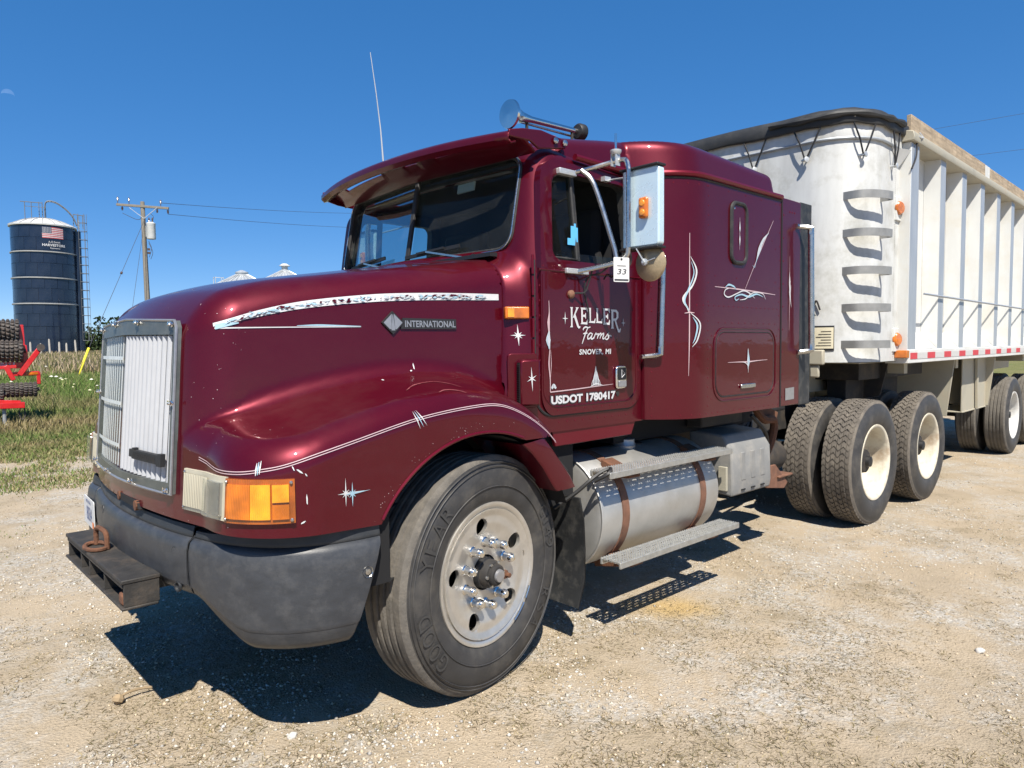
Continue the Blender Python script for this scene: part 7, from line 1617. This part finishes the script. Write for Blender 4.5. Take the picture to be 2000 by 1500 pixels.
# bungee straps
def nose_z(t, off, z): p = nose_at(t, off); return np.array([p[0], p[1], z])
for tc, w in ((.72, .10), (1.19, .115), (1.66, .11), (.24, .08)):
    b = hub('bungee_strap', tr_); zb = 3.135 if tc > .3 else 3.10; off = .030
    bt = nose_z(tc, off + .01, zb)
    for sg in (-1, 1):
        tp = nose_z(tc + sg * w, .050, 3.395); MB().tube([bt + (0, 0, -.012), bt * .5 + tp * .5 + np.array((-.012, -.012, 0)), tp], .0075, 6).build('cord', 'black', b); MB().tube([tp, tp + (0, 0, .03), tp + (-.01, -.01, .05)], .004, 5).build('hook', 'chrome', b)
    n_ = nose_at(tc, .1) - nose_at(tc, 0); m = MB(); m.lathe([(.012, -.04), (.012, .01), (.024, .014), (.024, .022), (.01, .026), (0, .026)], bt, (n_[0], n_[1], 0), 12); m.build('hook_knob', 'galvanised', b)
MB().tube(catmull([(.70, -1.29, 3.40), (.76, -1.30, 3.36), (.72, -1.31, 3.22), (.64, -1.30, 3.10)], 5), .008, 6).build('corner_cord', 'black', tr_)
m = MB(); m.tube(catmull([(.72, -1.31, 3.40), (.80, -1.33, 3.39), (.86, -1.32, 3.41), (.83, -1.30, 3.45)], 5), .007, 6); m.build('corner_hook', 'galvanised', tr_)
# ---- underframe
for s in (-1, 1):
    m = MB(); m.span((.1, s * .55, 1.10), (LEN, s * .43, 1.38)); m.build('frame_rail', 'trailer_frame', tr_, bevel=.006)
    # outriggers / gussets seen from the side
    for x in (2.55, 4.4):
        m = MB(); m.prism([(-.45, 1.372), (-1.20, 1.372), (-1.13, .74), (-.70, .74)], (x, 0, 0), (0, -s, 0), (0, 0, 1), .018); m.build('outrigger', 'trailer_frame', tr_, bevel=.004)
    m = MB(); m.span((4.405, s * 1.10, .72), (3.30, s * 1.085, 1.37)); m.build('fender_panel', 'trailer_frame', tr_, bevel=.004)
    m = MB(); m.span((4.405, s * 1.11, .72), (3.30, s * .75, .735)); m.build('fender_lip', 'trailer_frame', tr_, bevel=.004)
    m = MB(); m.bar((3.82, s * 1.125, 1.36), (3.88, s * 1.125, .74), .03, .05); m.build('panel_stiffener', 'trailer_frame', tr_, bevel=.004)
    m = MB(); m.span((1.9, s * .78, .85), (2.05, s * .62, 1.38)); m.build('landing_leg', 'chassis', tr_, bevel=.006)
m = MB(); m.span((.45, -.95, 1.22), (2.3, .95, 1.385)); m.build('coupler_plate', 'chassis', tr_, bevel=.006)
m = MB(); m.prism([(-.62, 1.38), (-.62, .98), (-.95, 1.05), (-1.02, 1.38)], (1.0, 0, 0), (0, 1, 0), (0, 0, 1), .016); m.build('gusset', 'chassis', tr_)
m = MB(); m.span((.55, -.80, .98), (1.9, -.62, 1.28)); m.build('side_plate', 'chassis', tr_, bevel=.01)
for xx in (1.2, 3.0, 4.8, 6.6): m = MB(); m.span((xx, -1.10, 1.26), (xx + .10, 1.10, 1.374)); m.build('cross_member', 'trailer_frame', tr_)
for ax in (5.55, 6.80):
    for s in (-1, 1):
        drive_wheel(tr_, (ax, s * 1.075, RT - .015), s, True, 'rim_white', False, simple=True); drive_wheel(tr_, (ax, s * .735, RT - .015), s, False, 'rim_white', False)
    MB().rod((ax, -1.0, RT - .015), (ax, 1.0, RT - .015), .065, 14).build('axle', 'chassis', tr_)
# ------------------------------------------------------------------ small things on the ground
m = MB(); m.tube(catmull([(-1.26, -.07, .012), (-1.25, -.065, .022), (-1.22, -.06, .03), (-1.17, -.055, .028), (-1.12, -.06, .02)], 5), .006, 6); m.lathe([(.002, -.02), (.022, -.01), (.026, .004), (.016, .02), (0, .024)], (-1.265, -.075, .018), (.4, .3, .8), 8)
tag(m.build('dry_stem', 'cardboard'), 'dry curled plant stem lying on the dirt before the bumper', 'twig')
def rock(x, y, s, label):
    b = bmesh.new(); bmesh.ops.create_icosphere(b, subdivisions=2, radius=s)
    for v in b.verts: v.co *= 1 + .28 * (vnoise(np.array([v.co.x / s * 1.7 + x * 9]), np.array([v.co.y / s * 1.7 + v.co.z / s * 2.3]), 3)[0] - .5) * 2; v.co.z *= .65
    me = bpy.data.meshes.new('stone'); b.to_mesh(me); b.free(); finish(me, ['stone'], 50); tag(put('stone', me, loc=(x, y, s * .28 + float(ground_z(np.array([x]), np.array([y]))[0]))), label, 'stone', 'larger loose stones')
for x, y, s, lb in ((-.82, -.86, .02, 'pale loose stone on bare dirt below the bumper shadow'), (2.1, -2.55, .024, 'pale round stone on the gravel at the right edge')): rock(x, y, s, lb)
